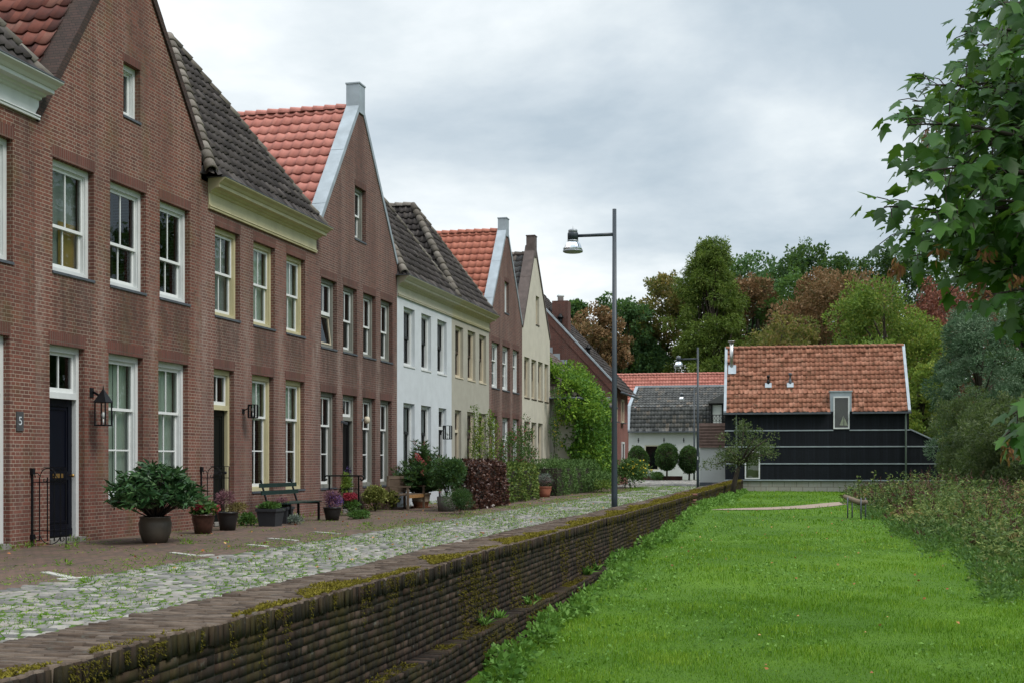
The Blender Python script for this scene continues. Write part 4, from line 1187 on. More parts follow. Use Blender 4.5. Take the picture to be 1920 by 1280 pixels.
class Leaves:
    def __init__(s, seed=1):
        s.r = np.random.default_rng(seed); s.V, s.F, s.Rn, s.n = [], [], [], 0
    def add(s, pos, dirs, L, Wd, rnd=None, fold=0.25, curl=0.0):
        if len(pos) == 0: return
        v, f = leaf_arrays(np.asarray(pos, float), np.asarray(dirs, float), L, Wd, s.r, fold, curl)
        s.V.append(v); s.F.append(f + s.n); s.n += len(v)
        s.Rn.append(s.r.random(len(pos)) if rnd is None else np.clip(rnd, 0, 1))
    def blob(s, c, rad, n, L, Wd, shell=0.55, tint=0.0, up=0.2, droop=0.0, keep=None):
        """a clump: leaves in the outer part of an ellipsoid, facing outwards"""
        c = np.asarray(c, float); rad = np.broadcast_to(np.asarray(rad, float), 3)
        u = unit(n, s.r)
        k = (shell + (1 - shell) * s.r.random(n) ** 0.6)[:, None]
        p = c + u * k * rad
        d = u + s.r.normal(0, 0.55, (n, 3)); d[:, 2] += up - droop
        if keep is not None:
            m = keep(p); p, d = p[m], d[m]
        ln = s.r.uniform(0.7, 1.25, len(p))
        s.add(p, d, L * ln, Wd * ln, np.clip(s.r.normal(0.5 + tint, 0.22, len(p)), 0, 1))
    def build(s, name, mat, parent=None):
        return np_mesh(name, np.concatenate(s.V), np.concatenate(s.F), mat, parent, np.concatenate(s.Rn))

G_ = {}
def green(name, a, b, c, **kw):
    k = 1.0 if ('flower' in name or name in ('variegated',)) else 2.2 if name in ('oak', 'cypress', 'rust', 'rusty_green', 'redbrown', 'walnut') else 1.9 if name in ('dark', 'mid', 'yew', 'rosemary', 'hedge') else 1.6 if name == 'vine' else 1.75 if name in ('bush', 'willow') else 2.0 if name == 'laurel' else 1.35 if name == 'straw' else 1.5
    G_[name] = leaf_mat(name + ' leaves', [(p, tuple(min(0.8, x * k) for x in q)) for p, q in ((0.0, a), (0.5, b), (1.0, c))], **kw)
green('dark', (0.010, 0.026, 0.010), (0.020, 0.045, 0.016), (0.038, 0.072, 0.024))
green('mid', (0.018, 0.045, 0.012), (0.035, 0.075, 0.018), (0.065, 0.115, 0.028))
green('oak', (0.014, 0.034, 0.014), (0.028, 0.060, 0.022), (0.048, 0.088, 0.032))
green('cypress', (0.022, 0.042, 0.008), (0.050, 0.075, 0.014), (0.085, 0.105, 0.022))
green('rust', (0.040, 0.040, 0.014), (0.090, 0.056, 0.026), (0.135, 0.080, 0.040), trans=0.25)
green('rusty_green', (0.035, 0.048, 0.013), (0.080, 0.068, 0.022), (0.14, 0.095, 0.032))
green('redbrown', (0.045, 0.020, 0.014), (0.105, 0.040, 0.026), (0.155, 0.065, 0.042), trans=0.25)
green('walnut', (0.035, 0.062, 0.012), (0.070, 0.110, 0.020), (0.15, 0.16, 0.030))
green('willow', (0.022, 0.050, 0.022), (0.055, 0.098, 0.050), (0.13, 0.18, 0.115), trans=0.2)
green('bush', (0.020, 0.032, 0.014), (0.045, 0.062, 0.028), (0.085, 0.10, 0.045))
green('maple', (0.010, 0.038, 0.006), (0.025, 0.075, 0.011), (0.058, 0.13, 0.020), trans=0.38, rough=0.45, spec=0.3)
green('laurel', (0.008, 0.024, 0.008), (0.018, 0.046, 0.014), (0.048, 0.085, 0.030), trans=0.15, rough=0.34, spec=0.4)
green('copper', (0.018, 0.010, 0.009), (0.050, 0.022, 0.016), (0.11, 0.052, 0.034), trans=0.15, rough=0.35, spec=0.5)
green('hedge', (0.022, 0.045, 0.010), (0.055, 0.085, 0.018), (0.13, 0.15, 0.035), trans=0.2)
green('yew', (0.006, 0.016, 0.007), (0.012, 0.028, 0.010), (0.024, 0.045, 0.016), trans=0.1)
green('rosemary', (0.020, 0.044, 0.012), (0.042, 0.080, 0.020), (0.08, 0.125, 0.036), trans=0.1)
green('vine', (0.016, 0.050, 0.008), (0.050, 0.115, 0.014), (0.16, 0.25, 0.030))
green('bright', (0.040, 0.10, 0.016), (0.085, 0.175, 0.030), (0.15, 0.26, 0.06))
green('grey_green', (0.055, 0.075, 0.055), (0.11, 0.14, 0.11), (0.2, 0.23, 0.2), trans=0.15)
green('variegated', (0.06, 0.085, 0.015), (0.17, 0.19, 0.04), (0.33, 0.33, 0.11), trans=0.2)
green('heather', (0.06, 0.05, 0.02), (0.11, 0.095, 0.03), (0.2, 0.16, 0.06), trans=0.15)
green('pink_flower', (0.30, 0.055, 0.06), (0.45, 0.10, 0.10), (0.55, 0.19, 0.17), trans=0.25)
green('red_flower', (0.17, 0.018, 0.03), (0.30, 0.035, 0.055), (0.42, 0.07, 0.09), trans=0.2)
green('purple_flower', (0.055, 0.03, 0.13), (0.11, 0.06, 0.24), (0.2, 0.12, 0.36), trans=0.2)
green('mauve_stem', (0.07, 0.035, 0.04), (0.13, 0.06, 0.07), (0.2, 0.10, 0.12), trans=0.2)
green('yellow_flower', (0.5, 0.36, 0.02), (0.6, 0.45, 0.03), (0.7, 0.55, 0.08), trans=0.2)
green('dock', (0.030, 0.014, 0.012), (0.060, 0.026, 0.020), (0.10, 0.05, 0.035), trans=0.1)
green('straw', (0.13, 0.095, 0.035), (0.22, 0.17, 0.07), (0.33, 0.26, 0.13), trans=0.2)
green('weed', (0.026, 0.052, 0.014), (0.066, 0.105, 0.028), (0.15, 0.175, 0.05), trans=0.28)
green('grass', (0.030, 0.085, 0.004), (0.080, 0.170, 0.007), (0.18, 0.255, 0.026), trans=0.30, rough=0.5)
green('fallen', (0.16, 0.05, 0.02), (0.28, 0.11, 0.04), (0.38, 0.25, 0.10), trans=0.1)
M['bark'] = plain('grey brown bark', (0.055, 0.042, 0.032), 0.95, var=0.35, scale=7, bump=0.6, stretch=(1, 1, 0.3))
M['twig'] = plain('dark twig bark', (0.035, 0.026, 0.02), 0.9, var=0.3, scale=12, bump=0.3)

def limbs(mb, base, top, r0, targets, r, bend=0.15):
    """trunk from base to top plus limbs out to the clump centres"""
    base, top = np.asarray(base, float), np.asarray(top, float)
    k = 7
    pts = [base + (top - base) * i / k + np.array([r.normal(0, r0 * 0.4), r.normal(0, r0 * 0.4), 0]) * (i > 0) for i in range(k + 1)]
    mb.tube(pts, [r0 * (1 - 0.78 * i / k) * (1.25 if i == 0 else 1) for i in range(k + 1)], 8)
    for tg in targets:
        tg = np.asarray(tg, float)
        f = r.uniform(0.30, 0.85)
        s = base + (top - base) * f
        if s[2] > tg[2]: s = base + (top - base) * max(0.22, (tg[2] - base[2]) / (top[2] - base[2]) * 0.8)
        m = (s + tg) / 2 + np.array([0, 0, 0.12 * np.linalg.norm(tg - s)]) + r.normal(0, 0.05, 3) * np.linalg.norm(tg - s)
        mb.tube([s, m, tg], [r0 * 0.32, r0 * 0.2, r0 * 0.06], 5)

def tree(name, label, group, base, h, wd, leaf, n=9000, L=0.34, Wd=0.22, clumps=46, seed=1, shape='round', trunk_r=0.28, crown_base=0.22, cat='tree', clump_r=None, tip=0.5, droop=0.0, dens=1.0):
    """trunk with limbs and a crown of leafy clumps; shape sets the envelope"""
    r = np.random.default_rng(seed)
    T = thing(name, label, cat, tuple(base), 0, group)
    lv = Leaves(seed + 100)
    cs = []
    zb = h * crown_base
    i = 0
    while len(cs) < clumps:
        i += 1
        f = (i * 0.618034) % 1.0
        f = (f + r.normal(0, 0.03)) % 1.0
        if shape == 'cone': f = f ** 1.15
        z = zb + (h - zb) * f
        if shape == 'cone': env = ((1 - f) ** 0.62 * 0.96 + 0.04) * r.uniform(0.74, 1.1)
        elif shape == 'wide': env = math.sqrt(max(0.03, 1 - (2 * f - 0.75) ** 2 / 1.6))
        else: env = math.sqrt(max(0.04, 1 - (2 * f - 0.92) ** 2 / 1.25))
        a = r.random() * 6.2832
        rad = wd / 2 * env * (0.42 + 0.58 * r.random() ** 0.5) * r.uniform(0.82, 1.05)
        cs.append((rad * math.cos(a), rad * math.sin(a), z))
    cr0 = (clump_r or wd * 0.17)
    per = int(n / clumps)
    for c in cs:
        cr = cr0 * r.uniform(0.65, 1.25)
        rz = cr * (0.75 if shape != 'cone' else 0.85)
        lv.blob(c, (cr, cr, rz), int(per * (cr / cr0) ** 1.6), L, Wd, shell=0.45, tint=r.normal(0, 0.13), up=0.25 if droop == 0 else 0, droop=droop)
        # stray sprays roughen the outline
        for _ in range(3):
            u = unit(1, r)[0] * cr * 1.05
            lv.blob(np.array(c) + u, cr * 0.33, max(6, per // 9), L, Wd, shell=0.1, tint=r.normal(0.05, 0.1), droop=droop)
    mb = MB(); limbs(mb, (0, 0, -0.3), (0, 0, h * 0.9), trunk_r, cs[::2], r)
    mb.build('trunk', M['bark'], T)
    lv.build('crown', G_[leaf], T)
    return T

def bush_leaves(c, rad, n, L, Wd, seed, leaf, parent, name='foliage', lumps=14, tint=0.0, up=0.25, flat=None):
    r = np.random.default_rng(seed); lv = Leaves(seed + 50)
    rad = np.broadcast_to(np.asarray(rad, float), 3)
    for k in range(lumps):
        u = unit(1, r)[0]; u[2] = abs(u[2]) if flat else u[2]
        cc = np.asarray(c) + u * rad * 0.62 * r.uniform(0.5, 1.0)
        lv.blob(cc, rad * r.uniform(0.32, 0.5), n // lumps, L, Wd, shell=0.4, tint=tint + r.normal(0, 0.1), up=up)
    lv.blob(c, rad * 0.8, n // 5, L, Wd, shell=0.2, tint=tint - 0.15, up=up)
    return lv.build(name, G_[leaf], parent)

def hedge_box(T, w, d, h, n, L, Wd, leaf, seed, rough=0.05, name='foliage'):
    """clipped hedge filling x -d..0, y 0..w, z 0..h (local), leaves in its outer skin"""
    r = np.random.default_rng(seed); lv = Leaves(seed + 9)
    A = [w * h, w * h * 0.6, d * h, d * h, w * d]
    A = np.array(A) / sum(A)
    for k, (fx, nrm) in enumerate((((0, None, None), (1, 0, 0)), ((-d, None, None), (-1, 0, 0)), ((None, 0, None), (0, -1, 0)), ((None, w, None), (0, 1, 0)), ((None, None, h), (0, 0, 1)))):
        m = int(n * A[k])
        p = np.stack([r.uniform(-d, 0, m), r.uniform(0, w, m), r.uniform(0.03, h, m) ** 1.0], 1)
        for j in range(3):
            if fx[j] is not None: p[:, j] = fx[j]
        wob = rough * (np.sin(p[:, 1] * 3.1 + p[:, 2] * 2.3 + seed) + np.sin(p[:, 1] * 7.3 - p[:, 2] * 5.1) * 0.6)
        nv = np.array(nrm, float)
        p += nv[None] * (wob - np.abs(r.normal(0, 0.05, m)))[:, None]
        dd = nv[None] * 0.7 + r.normal(0, 0.6, (m, 3)); dd[:, 2] += 0.15
        ln = r.uniform(0.7, 1.3, m)
        lv.add(p, dd, L * ln, Wd * ln, np.clip(r.normal(0.5, 0.24, m), 0, 1))
    o = lv.build(name, G_[leaf], T)
    mb = MB(); mb.box(-d + 0.17, -0.17, 0.2, w - 0.2, 0.0, h - 0.2); mb.build('stems', M['twig'], T)
    return o

def stalks(mb, base, n, spread, h, r0, seed):
    r = random.Random(seed)
    for _ in range(n):
        a = r.uniform(0, 6.28); k = r.uniform(0.2, 1) * spread
        p = Vector(base); q = p + Vector((math.cos(a) * k, math.sin(a) * k, h * r.uniform(0.7, 1.0)))
        m = (p + q) / 2 + Vector((math.cos(a) * k * -0.15, math.sin(a) * k * -0.15, h * 0.1))
        mb.tube([p, m, q], [r0, r0 * 0.7, r0 * 0.3], 5)
# ---------------------------------------------------------------- the black barn
t = NT('black tarred boards')
tcn = t.node('ShaderNodeTexCoord'); sp = t.node('ShaderNodeSeparateXYZ'); t.l.new(tcn.outputs['Object'], sp.inputs[0])
fr = t.math('FRACT', t.math('MULTIPLY', sp.outputs[0], 1 / 0.14))
gap = t.math('LESS_THAN', fr, 0.09)
bid = t.math('FLOOR', t.math('MULTIPLY', sp.outputs[0], 1 / 0.14))
wnz = t.node('ShaderNodeTexWhiteNoise'); wnz.noise_dimensions = '1D'; t.l.new(bid, wnz.inputs['W'])
c = t.mix(wnz.outputs['Value'], (0.0045, 0.0058, 0.009), (0.009, 0.0115, 0.017))
c = t.mix(t.math('MULTIPLY', t.step(t.noise(3, 5, 0.6, t.coords((6, 1, 0.4))), 0.45, 0.75), 0.4), c, (0.016, 0.020, 0.027))
c = t.mix(gap, c, (0.003, 0.003, 0.004))
M['boards'] = t.done(t.principled(c, 0.7, 0, t.bump(t.math('MULTIPLY', gap, -1), 0.6, 0.012), 0.2))
t = NT('concrete blocks')
vec, sp = brick_vec(t)
b = t.node('ShaderNodeTexBrick'); t.l.new(vec, b.inputs['Vector']); b.inputs['Scale'].default_value = 1
b.inputs['Brick Width'].default_value = 0.62; b.inputs['Row Height'].default_value = 0.285; b.inputs['Mortar Size'].default_value = 0.012
t.put(b.inputs['Color1'], (0.30, 0.29, 0.25)); t.put(b.inputs['Color2'], (0.36, 0.35, 0.31)); t.put(b.inputs['Mortar'], (0.12, 0.11, 0.09))
c = t.mix(t.math('MULTIPLY', t.step(t.noise(2.5, 5, 0.6, t.coords((4, 1, 0.4))), 0.5, 0.7), 0.4), b.outputs['Color'], (0.24, 0.19, 0.12))
M['blocks'] = t.done(t.principled(c, 0.9))
M['steel'] = plain('stainless flue', (0.5, 0.5, 0.49), 0.28, metal=0.9, var=0.1)
M['barn_glass_in'] = plain('dull green blind', (0.055, 0.065, 0.02), 0.9, var=0.1, scale=2)
M['light_blind'] = plain('pale green blind', (0.25, 0.30, 0.13), 0.9, var=0.1, scale=2)

YAW = R(2.5)
P0 = at(1359.5, 66.0)
X0b = (1359.5 - 960) / F * 66.0
def bx(px):
    rr = (px - 960) / F; a = TH - YAW
    return (rr * 66 - X0b) / (math.cos(a) + rr * math.sin(a))
def bz(py, tx=4.5):
    return EYE + (HOR - py) / (F / (66 - tx * math.sin(TH - YAW)))
BARN = thing('black_barn', 'black boarded barn house with a mossy orange tiled roof at the end of the lawn', 'barn', (P0.x, P0.y, -0.25), YAW)
Z0 = 0.25       # local z = world z + 0.25
wb = bx(1704.5); eave, ridge, dd = bz(772) + Z0, 7.5 + Z0, 2.6
zs_ = [bz(p) + Z0 for p in (806, 836.5, 868.5, 899.5)]
wx0, wx1, wz0, wz1 = bx(1562.5), bx(1592.8), bz(803.5) + Z0, bz(743) + Z0
lx0, lx1, lz0, lz1 = bx(1396.5), bx(1425), bz(897.5) + Z0, bz(845) + Z0
mb = MB()
mb.box(0, lx0, -0.0, 0.2, zs_[3], eave); mb.box(lx0, lx1, 0, 0.2, lz1, eave); mb.box(lx0, lx1, 0, 0.2, zs_[3], lz0)
mb.box(lx1, wx0, 0, 0.2, zs_[3], eave); mb.box(wx0, wx1, 0, 0.2, zs_[3], wz0); mb.box(wx1, wb, 0, 0.2, zs_[3], eave)
mb.add([(0, 0.2, zs_[3]), (0, 0.2, eave), (0, dd, ridge - .1), (0, 2 * dd, eave), (0, 2 * dd, zs_[3]), (wb, 0.2, zs_[3]), (wb, 0.2, eave), (wb, dd, ridge - .1), (wb, 2 * dd, eave), (wb, 2 * dd, zs_[3])],
       [(4, 3, 2, 1, 0), (5, 6, 7, 8, 9), (3, 4, 9, 8)])
mb.build('wall', M['boards'], BARN)
mb = MB(); mb.box(-0.01, wb + 1.8, 0.05, 2 * dd, -0.3, zs_[3] - 0.03); mb.build('base', M['blocks'], BARN)
mb = MB()
for k, z in enumerate(zs_):
    if k == 0:
        mb.box(-0.02, wx0 - 0.0, -0.03, 0.0, z - 0.03, z + 0.03); mb.box(wx1, wb + 0.05, -0.03, 0.0, z - 0.03, z + 0.03)
    elif k < 3:
        if lz0 < z < lz1:
            mb.box(-0.02, lx0, -0.03, 0.0, z - 0.03, z + 0.03); mb.box(lx1, wb + 0.05, -0.03, 0.0, z - 0.03, z + 0.03)
        else: mb.box(-0.02, wb + 0.05, -0.03, 0.0, z - 0.03, z + 0.03)
    else: mb.box(-0.02, wb + 1.8, -0.04, 0.05, z - 0.03, z + 0.03)
mb.build('zinc_strips', M['zinc'], BARN)
sl = math.hypot(dd + 0.15, ridge - eave)
ro = tile_sheet('roof', M['tile_barn'], BARN, (0.06, -0.15, eave), (1, 0, 0), (0, dd + 0.15, ridge - eave), [(0, 0), (wb - 0.12, 0), (wb - 0.12, sl), (0, sl)], 0.235, 0.315, amp=0.044, lift=0.04, jit=0.012, seed=111)
bm = bmesh.new(); bm.from_mesh(ro.data)      # the dormer's hole in the tiles
_c0, _c1, _cz = bx(1556.5), bx(1596.8), bz(734.5) + Z0
for co, no in (((_c0, 0, 0), (1, 0, 0)), ((_c1, 0, 0), (1, 0, 0)), ((0, 0, _cz), (0, 0, 1))):
    bmesh.ops.bisect_plane(bm, geom=bm.verts[:] + bm.edges[:] + bm.faces[:], plane_co=co, plane_no=no, dist=1e-5)
kill = [f for f in bm.faces if _c0 < f.calc_center_median().x < _c1 and f.calc_center_median().z < _cz]
bmesh.ops.delete(bm, geom=kill, context='FACES'); bm.to_mesh(ro.data); bm.free()
mb = MB(); mb.quad((0, dd, ridge), (wb, dd, ridge), (wb, 2 * dd + 0.15, eave), (0, 2 * dd + 0.15, eave)); mb.build('rear_slope', M['tile_barn'], ro)
ridge_row('ridge_tiles', M['tile_barn'], ro, (0, dd, ridge + 0.01), (wb, dd, ridge + 0.01), rad=0.10, seed=112)
for xa in (-0.07, wb - 0.07):
    mb = MB(); mb.hexa([(xa, -0.2, eave - 0.1), (xa + 0.14, -0.2, eave - 0.1), (xa + 0.14, dd, ridge - 0.1), (xa, dd, ridge - 0.1)], [(xa, -0.2, eave + 0.09), (xa + 0.14, -0.2, eave + 0.09), (xa + 0.14, dd, ridge + 0.10), (xa, dd, ridge + 0.10)])
    mb.build('verge', M['zinc'], BARN)
mb = MB(); mb.box(-0.1, wx0 - 0.12, -0.27, -0.14, eave - 0.10, eave + 0.0); mb.box(wx1 + 0.12, wb + 0.1, -0.27, -0.14, eave - 0.10, eave + 0.0); mb.build('gutter', M['lead'], BARN)
for p in (1380.8, 1698.2):
    x = bx(p); mb = MB(); mb.tube([(x, -0.2, eave - 0.08), (x, -0.08, eave - 0.22), (x, -0.08, 0.05)], 0.042, 8); mb.build('downpipe', M['zinc'], BARN)
# wall dormer: window standing half in the wall, half in the roof
d0, d1, dz = bx(1556.5), bx(1596.8), bz(734.5) + Z0
mb = MB()
mb.box(d0, wx0, -0.02, 1.6, eave + 0.03, dz); mb.box(wx1, d1, -0.02, 1.6, eave + 0.03, dz); mb.box(d0 - 0.04, d1 + 0.04, -0.06, 1.7, dz, dz + 0.06); mb.box(wx0, wx1, -0.02, 1.6, wz1, dz)
mb.build('dormer', M['zinc'], BARN)
def flat_window(par, x0, x1, z0, z1, back, fm='white', y=-0.05, frame_w=0.07):
    mb = MB(); pb = MB()
    mb.box(x0, x0 + frame_w, y, y + 0.12, z0, z1); mb.box(x1 - frame_w, x1, y, y + 0.12, z0, z1)
    mb.box(x0 + frame_w, x1 - frame_w, y, y + 0.12, z0, z0 + frame_w); mb.box(x0 + frame_w, x1 - frame_w, y, y + 0.12, z1 - frame_w, z1)
    o = mb.build('window', M[fm], par)
    pb.quad((x0 + .05, y + 0.06, z0 + .05), (x1 - .05, y + 0.06, z0 + .05), (x1 - .05, y + 0.06, z1 - .05), (x0 + .05, y + 0.06, z1 - .05)); pb.build('pane', M['glass'], o)
    if back:
        kb = MB(); kb.quad((x0 + .02, y + 0.62, z0), (x1 - .02, y + 0.62, z0), (x1 - .02, y + 0.62, z1), (x0 + .02, y + 0.62, z1)); kb.build('blind', M[back], o)
    return o
flat_window(BARN, wx0, wx1, wz0, wz1, 'barn_glass_in')
flat_window(BARN, lx0, lx1, lz0, lz1, 'light_blind')
# lean-to at the right
we = bx(1766); ztop, zlow = zs_[0], bz(834) + Z0
mb = MB(); mb.add([(wb + .001, 0.02, zs_[3]), (we, 0.02, zs_[3]), (we, 0.02, zlow), (wb + .001, 0.02, ztop), (wb + .001, 3.6, zs_[3]), (we, 3.6, zs_[3]), (we, 3.6, zlow), (wb + .001, 3.6, ztop)],
                  [(0, 1, 2, 3), (7, 6, 5, 4), (1, 5, 6, 2), (3, 2, 6, 7)]); lt = mb.build('lean_to', M['boards'], BARN)
mb = MB(); mb.hexa([(wb + .05, -0.05, ztop), (wb + .05, 3.7, ztop), (we + 0.12, 3.7, zlow - 0.02), (we + 0.12, -0.05, zlow - 0.02)], [(wb + .05, -0.05, ztop + 0.07), (wb + .05, 3.7, ztop + 0.07), (we + 0.12, 3.7, zlow + 0.05), (we + 0.12, -0.05, zlow + 0.05)]); mb.build('lean_to_roof', M['zinc'], lt)
mb = MB()
for z in zs_[1:3]: mb.box(wb + 0.06, we, -0.01, 0.02, z - 0.03, z + 0.03)
mb.build('lean_to_strips', M['zinc'], lt)
# roof pipes
def rz_(x_back): return eave + (x_back + 0.15) * (ridge - eave) / (dd + 0.15)
x = bx(1370.5); mb = MB(); mb.tube([(x, 1.75, rz_(1.75) - 0.1), (x, 1.75, ridge + 0.28)], 0.095, 12); mb.tube([(x, 1.75, ridge + 0.30), (x, 1.75, ridge + 0.33)], 0.19, 12); mb.tube([(x, 1.75, ridge + 0.27), (x, 1.75, ridge + 0.31)], 0.05)
fl = mb.build('flue', M['steel'], ro)
def flash(x, y, wv, hv, par):
    mb = MB(); n = Vector((0, -(ridge - eave), dd + 0.15)).normalized() * 0.085; v = Vector((0, dd + 0.15, ridge - eave)).normalized()
    c = Vector((x, y, rz_(y))) + n; s_ = Vector((wv / 2, 0, 0)); q = [c - s_ - v * hv / 2, c + s_ - v * hv / 2, c + s_ + v * hv / 2, c - s_ + v * hv / 2]
    mb.hexa([p - n * 0.4 for p in q], q); mb.build('flashing', M['zinc'], par)
flash(x + 0.03, 1.65, 0.42, 0.62, fl)
for (p, m_, h_, y_) in ((1440.8, 'black_paint', 0.52, 1.0), (1482.5, 'lead', 0.62, 1.0)):
    x = bx(p); zb_ = rz_(y_); mb = MB(); mb.lathe([(0.07, -0.1), (0.085, 0.22), (0.05, 0.26), (0.05, h_ - 0.14), (0.085, h_ - 0.12), (0.085, h_)], (x, y_, zb_), 12); vp = mb.build('roof_vent', M[m_], ro); flash(x, y_ - 0.05, 0.34, 0.32, vp)
# toy sailing boat on the dormer sill
b0 = BARN.matrix_basis
sx_ = (wx0 + wx1) / 2 + 0.12
bw = Matrix.Translation(BARN.location) @ Matrix.Rotation(YAW, 4, 'Z')
SB = thing('model_sailboat', 'small pale model sailboat standing inside the dormer window of the barn', 'model boat', tuple(bw @ Vector((sx_, 0.22, wz0 + 0.075))), YAW)
mb = MB(); mb.add([(-0.22, -0.03, 0.06), (0.24, 0, 0.07), (-0.22, 0.03, 0.06), (-0.17, -0.015, 0.0), (0.17, 0, 0.0), (-0.17, 0.015, 0.0)], [(0, 1, 2), (3, 5, 4), (0, 3, 4, 1), (1, 4, 5, 2), (2, 5, 3, 0)]); mb.build('hull', M['dark_wood'], SB)
mb = MB(); mb.tube([(0.02, 0, 0.05), (0.02, 0, 0.64)], 0.007, 5); mb.build('mast', M['dark_wood'], SB)
M['sail'] = plain('pale sailcloth', (0.62, 0.62, 0.35), 0.8)
for nm, pts in (('sail', [(0.0, 0.11), (-0.20, 0.12), (-0.005, 0.62)]), ('jib', [(0.04, 0.11), (0.22, 0.10), (0.035, 0.55)])):
    mb = MB(); mb.add([(a, -0.006, z) for a, z in pts] + [(a, 0.006, z) for a, z in pts], [(0, 1, 2), (5, 4, 3), (0, 3, 4, 1), (1, 4, 5, 2), (2, 5, 3, 0)]); mb.build(nm, M['sail'], SB)
mb = MB()      # window board carrying it
mb.box(wx0 + 0.07, wx1 - 0.07, 0.08, 0.55, wz0 + 0.04, wz0 + 0.072); mb.build('window_board', M['white'], BARN)

# ---------------------------------------------------------------- white annex with balcony left of the barn
AN = thing('white_annex', 'low white annex hung with brown tiles below a balcony, left of the black barn', 'annex', tuple(at(1312, 68.6)), YAW)
aw = 1.42; zt_, zm_ = bz(790, 0) + 0.0, bz(837, 0)
mb = MB(); mb.box(0, aw, 0, 4.5, 0.22, zm_); mb.build('wall', M['far_white'], AN)
mb = MB(); mb.box(-0.01, aw, -0.012, 4.5, -0.4, 0.219); mb.build('plinth', M['lead'], AN)
mb = MB()
for k in range(8):
    z0_, z1_ = zm_ + (zt_ - zm_) * k / 8, zm_ + (zt_ - zm_) * (k + 1) / 8
    mb.hexa([(-0.04, -0.09, z0_), (aw, -0.09, z0_), (aw, 4.5, z0_), (-0.04, 4.5, z0_)], [(-0.03, -0.03, z1_ + 0.01), (aw, -0.03, z1_ + 0.01), (aw, 4.5, z1_ + 0.01), (-0.03, 4.5, z1_ + 0.01)])
mb.build('hung_tiles', M['tile_hang'], AN)
mb = MB(); mb.tube([(0, 0, zt_ + 0.45), (aw, 0, zt_ + 0.45)], 0.02); mb.tube([(0, 0, zt_ + 0.12), (aw, 0, zt_ + 0.12)], 0.012)
for k in range(9):
    x = aw * k / 8; mb.tube([(x, 0, zt_), (x, 0, zt_ + 0.45)], 0.012)
    if k < 8: mb.tube([(x, 0, zt_ + 0.12), (x + aw / 8, 0, zt_ + 0.43)], 0.008); mb.tube([(x + aw / 8, 0, zt_ + 0.12), (x, 0, zt_ + 0.43)], 0.008)
mb.build('railing', M['iron'], AN)

# ---------------------------------------------------------------- white farmhouse and the long red roof behind
P1 = at(1178.5, 96.0)
def fx(px, Z=96.0):
    rr = (px - 960) / F; a = TH - YAW; X0_ = (1178.5 - 960) / F * 96.0
    return (rr * 96 - X0_) / (math.cos(a) + rr * math.sin(a))
FH = thing('white_farmhouse', 'whitewashed farmhouse with grey mansard tiles and black iron wall anchors', 'house', tuple(P1), YAW)
fw_ = fx(1365) + 2.0; s96 = F / 96
zg = EYE + (865 - 808) / s96; z1m, z2m = zg + 1.85, zg + 3.5
wa, wb2, wc, wd_ = fx(1208.5), fx(1235), EYE + (865 - 881) / s96, EYE + (865 - 833.5) / s96
mb = MB(); mb.box(0, wa, 0, 6, -0.3, zg); mb.box(wb2, fw_, 0, 6, -0.3, zg); mb.box(wa, wb2, 0, 6, -0.3, wc); mb.box(wa, wb2, 0, 6, wd_, zg); mb.box(wa, wb2, 1.0, 6, wc, wd_)
mb.build('wall', M['far_white'], FH)
l1, l2 = math.hypot(0.75, z1m - zg), math.hypot(2.4, z2m - z1m)
r1 = tile_sheet('roof', M['tile_grey'], FH, (0.1, -0.3, zg - 0.02), (1, 0, 0), (0, 0.75, z1m - zg), [(0, 0), (fw_, 0), (fw_, l1), (0, l1)], 0.25, 0.34, seed=121)
tile_sheet('upper_slope', M['tile_grey'], r1, (0.1, 0.45, z1m), (1, 0, 0), (0, 2.4, z2m - z1m), [(0, 0), (fw_, 0), (fw_, l2), (0.35, l2)], 0.25, 0.34, seed=122)
mb = MB(); mb.hexa([(-0.12, -0.33, zg), (0.12, -0.33, zg), (0.12, 0.45, z1m), (-0.12, 0.45, z1m)], [(-0.12, -0.33, zg + 0.14), (0.12, -0.33, zg + 0.14), (0.12, 0.42, z1m + 0.14), (-0.12, 0.42, z1m + 0.14)])
mb.hexa([(-0.12, 0.45, z1m), (0.12, 0.45, z1m), (0.5, 2.85, z2m), (0.26, 2.85, z2m)], [(-0.12, 0.42, z1m + 0.14), (0.12, 0.42, z1m + 0.14), (0.5, 2.85, z2m + 0.14), (0.26, 2.85, z2m + 0.14)])
mb.box(0.3, fw_, 2.8, 3.0, z2m + 0.02, z2m + 0.16); mb.build('verge', M['zinc'], FH)
mb = MB(); mb.box(-0.1, fw_, -0.42, -0.30, zg - 0.10, zg); mb.build('gutter', M['lead'], FH)
mb = MB(); mb.add([(0, 0, zg), (0, 0.45, z1m), (0.3, 2.85, z2m), (0, 5.2, z1m), (0, 6, zg)], [(0, 1, 2, 3, 4)]); mb.quad((0.3, 2.9, z2m), (fw_, 2.9, z2m), (fw_, 6.2, zg), (0, 6.2, zg)); mb.build('gable', M['far_white'], FH)
o = flat_window(FH, wa, wb2, wc, wd_, None, 'cream_paint', y=0.03, frame_w=0.09)
mb = MB(); mb.box(wa + .1, wb2 - .1, 0.06, 0.10, wc + 0.68, wc + 0.73); mb.build('sash_bar', M['green_black'], o)
mb = MB(); mb.quad((wa, 0.98, wc), (wb2, 0.98, wc), (wb2, 0.98, wd_), (wa, 0.98, wd_)); mb.build('blind', M['navy'], o)
mb = MB(); mb.box(wa - 0.1, wb2 + 0.1, -0.08, 0.0, wc - 0.18, wc - 0.02); mb.build('sill', M['white'], o)
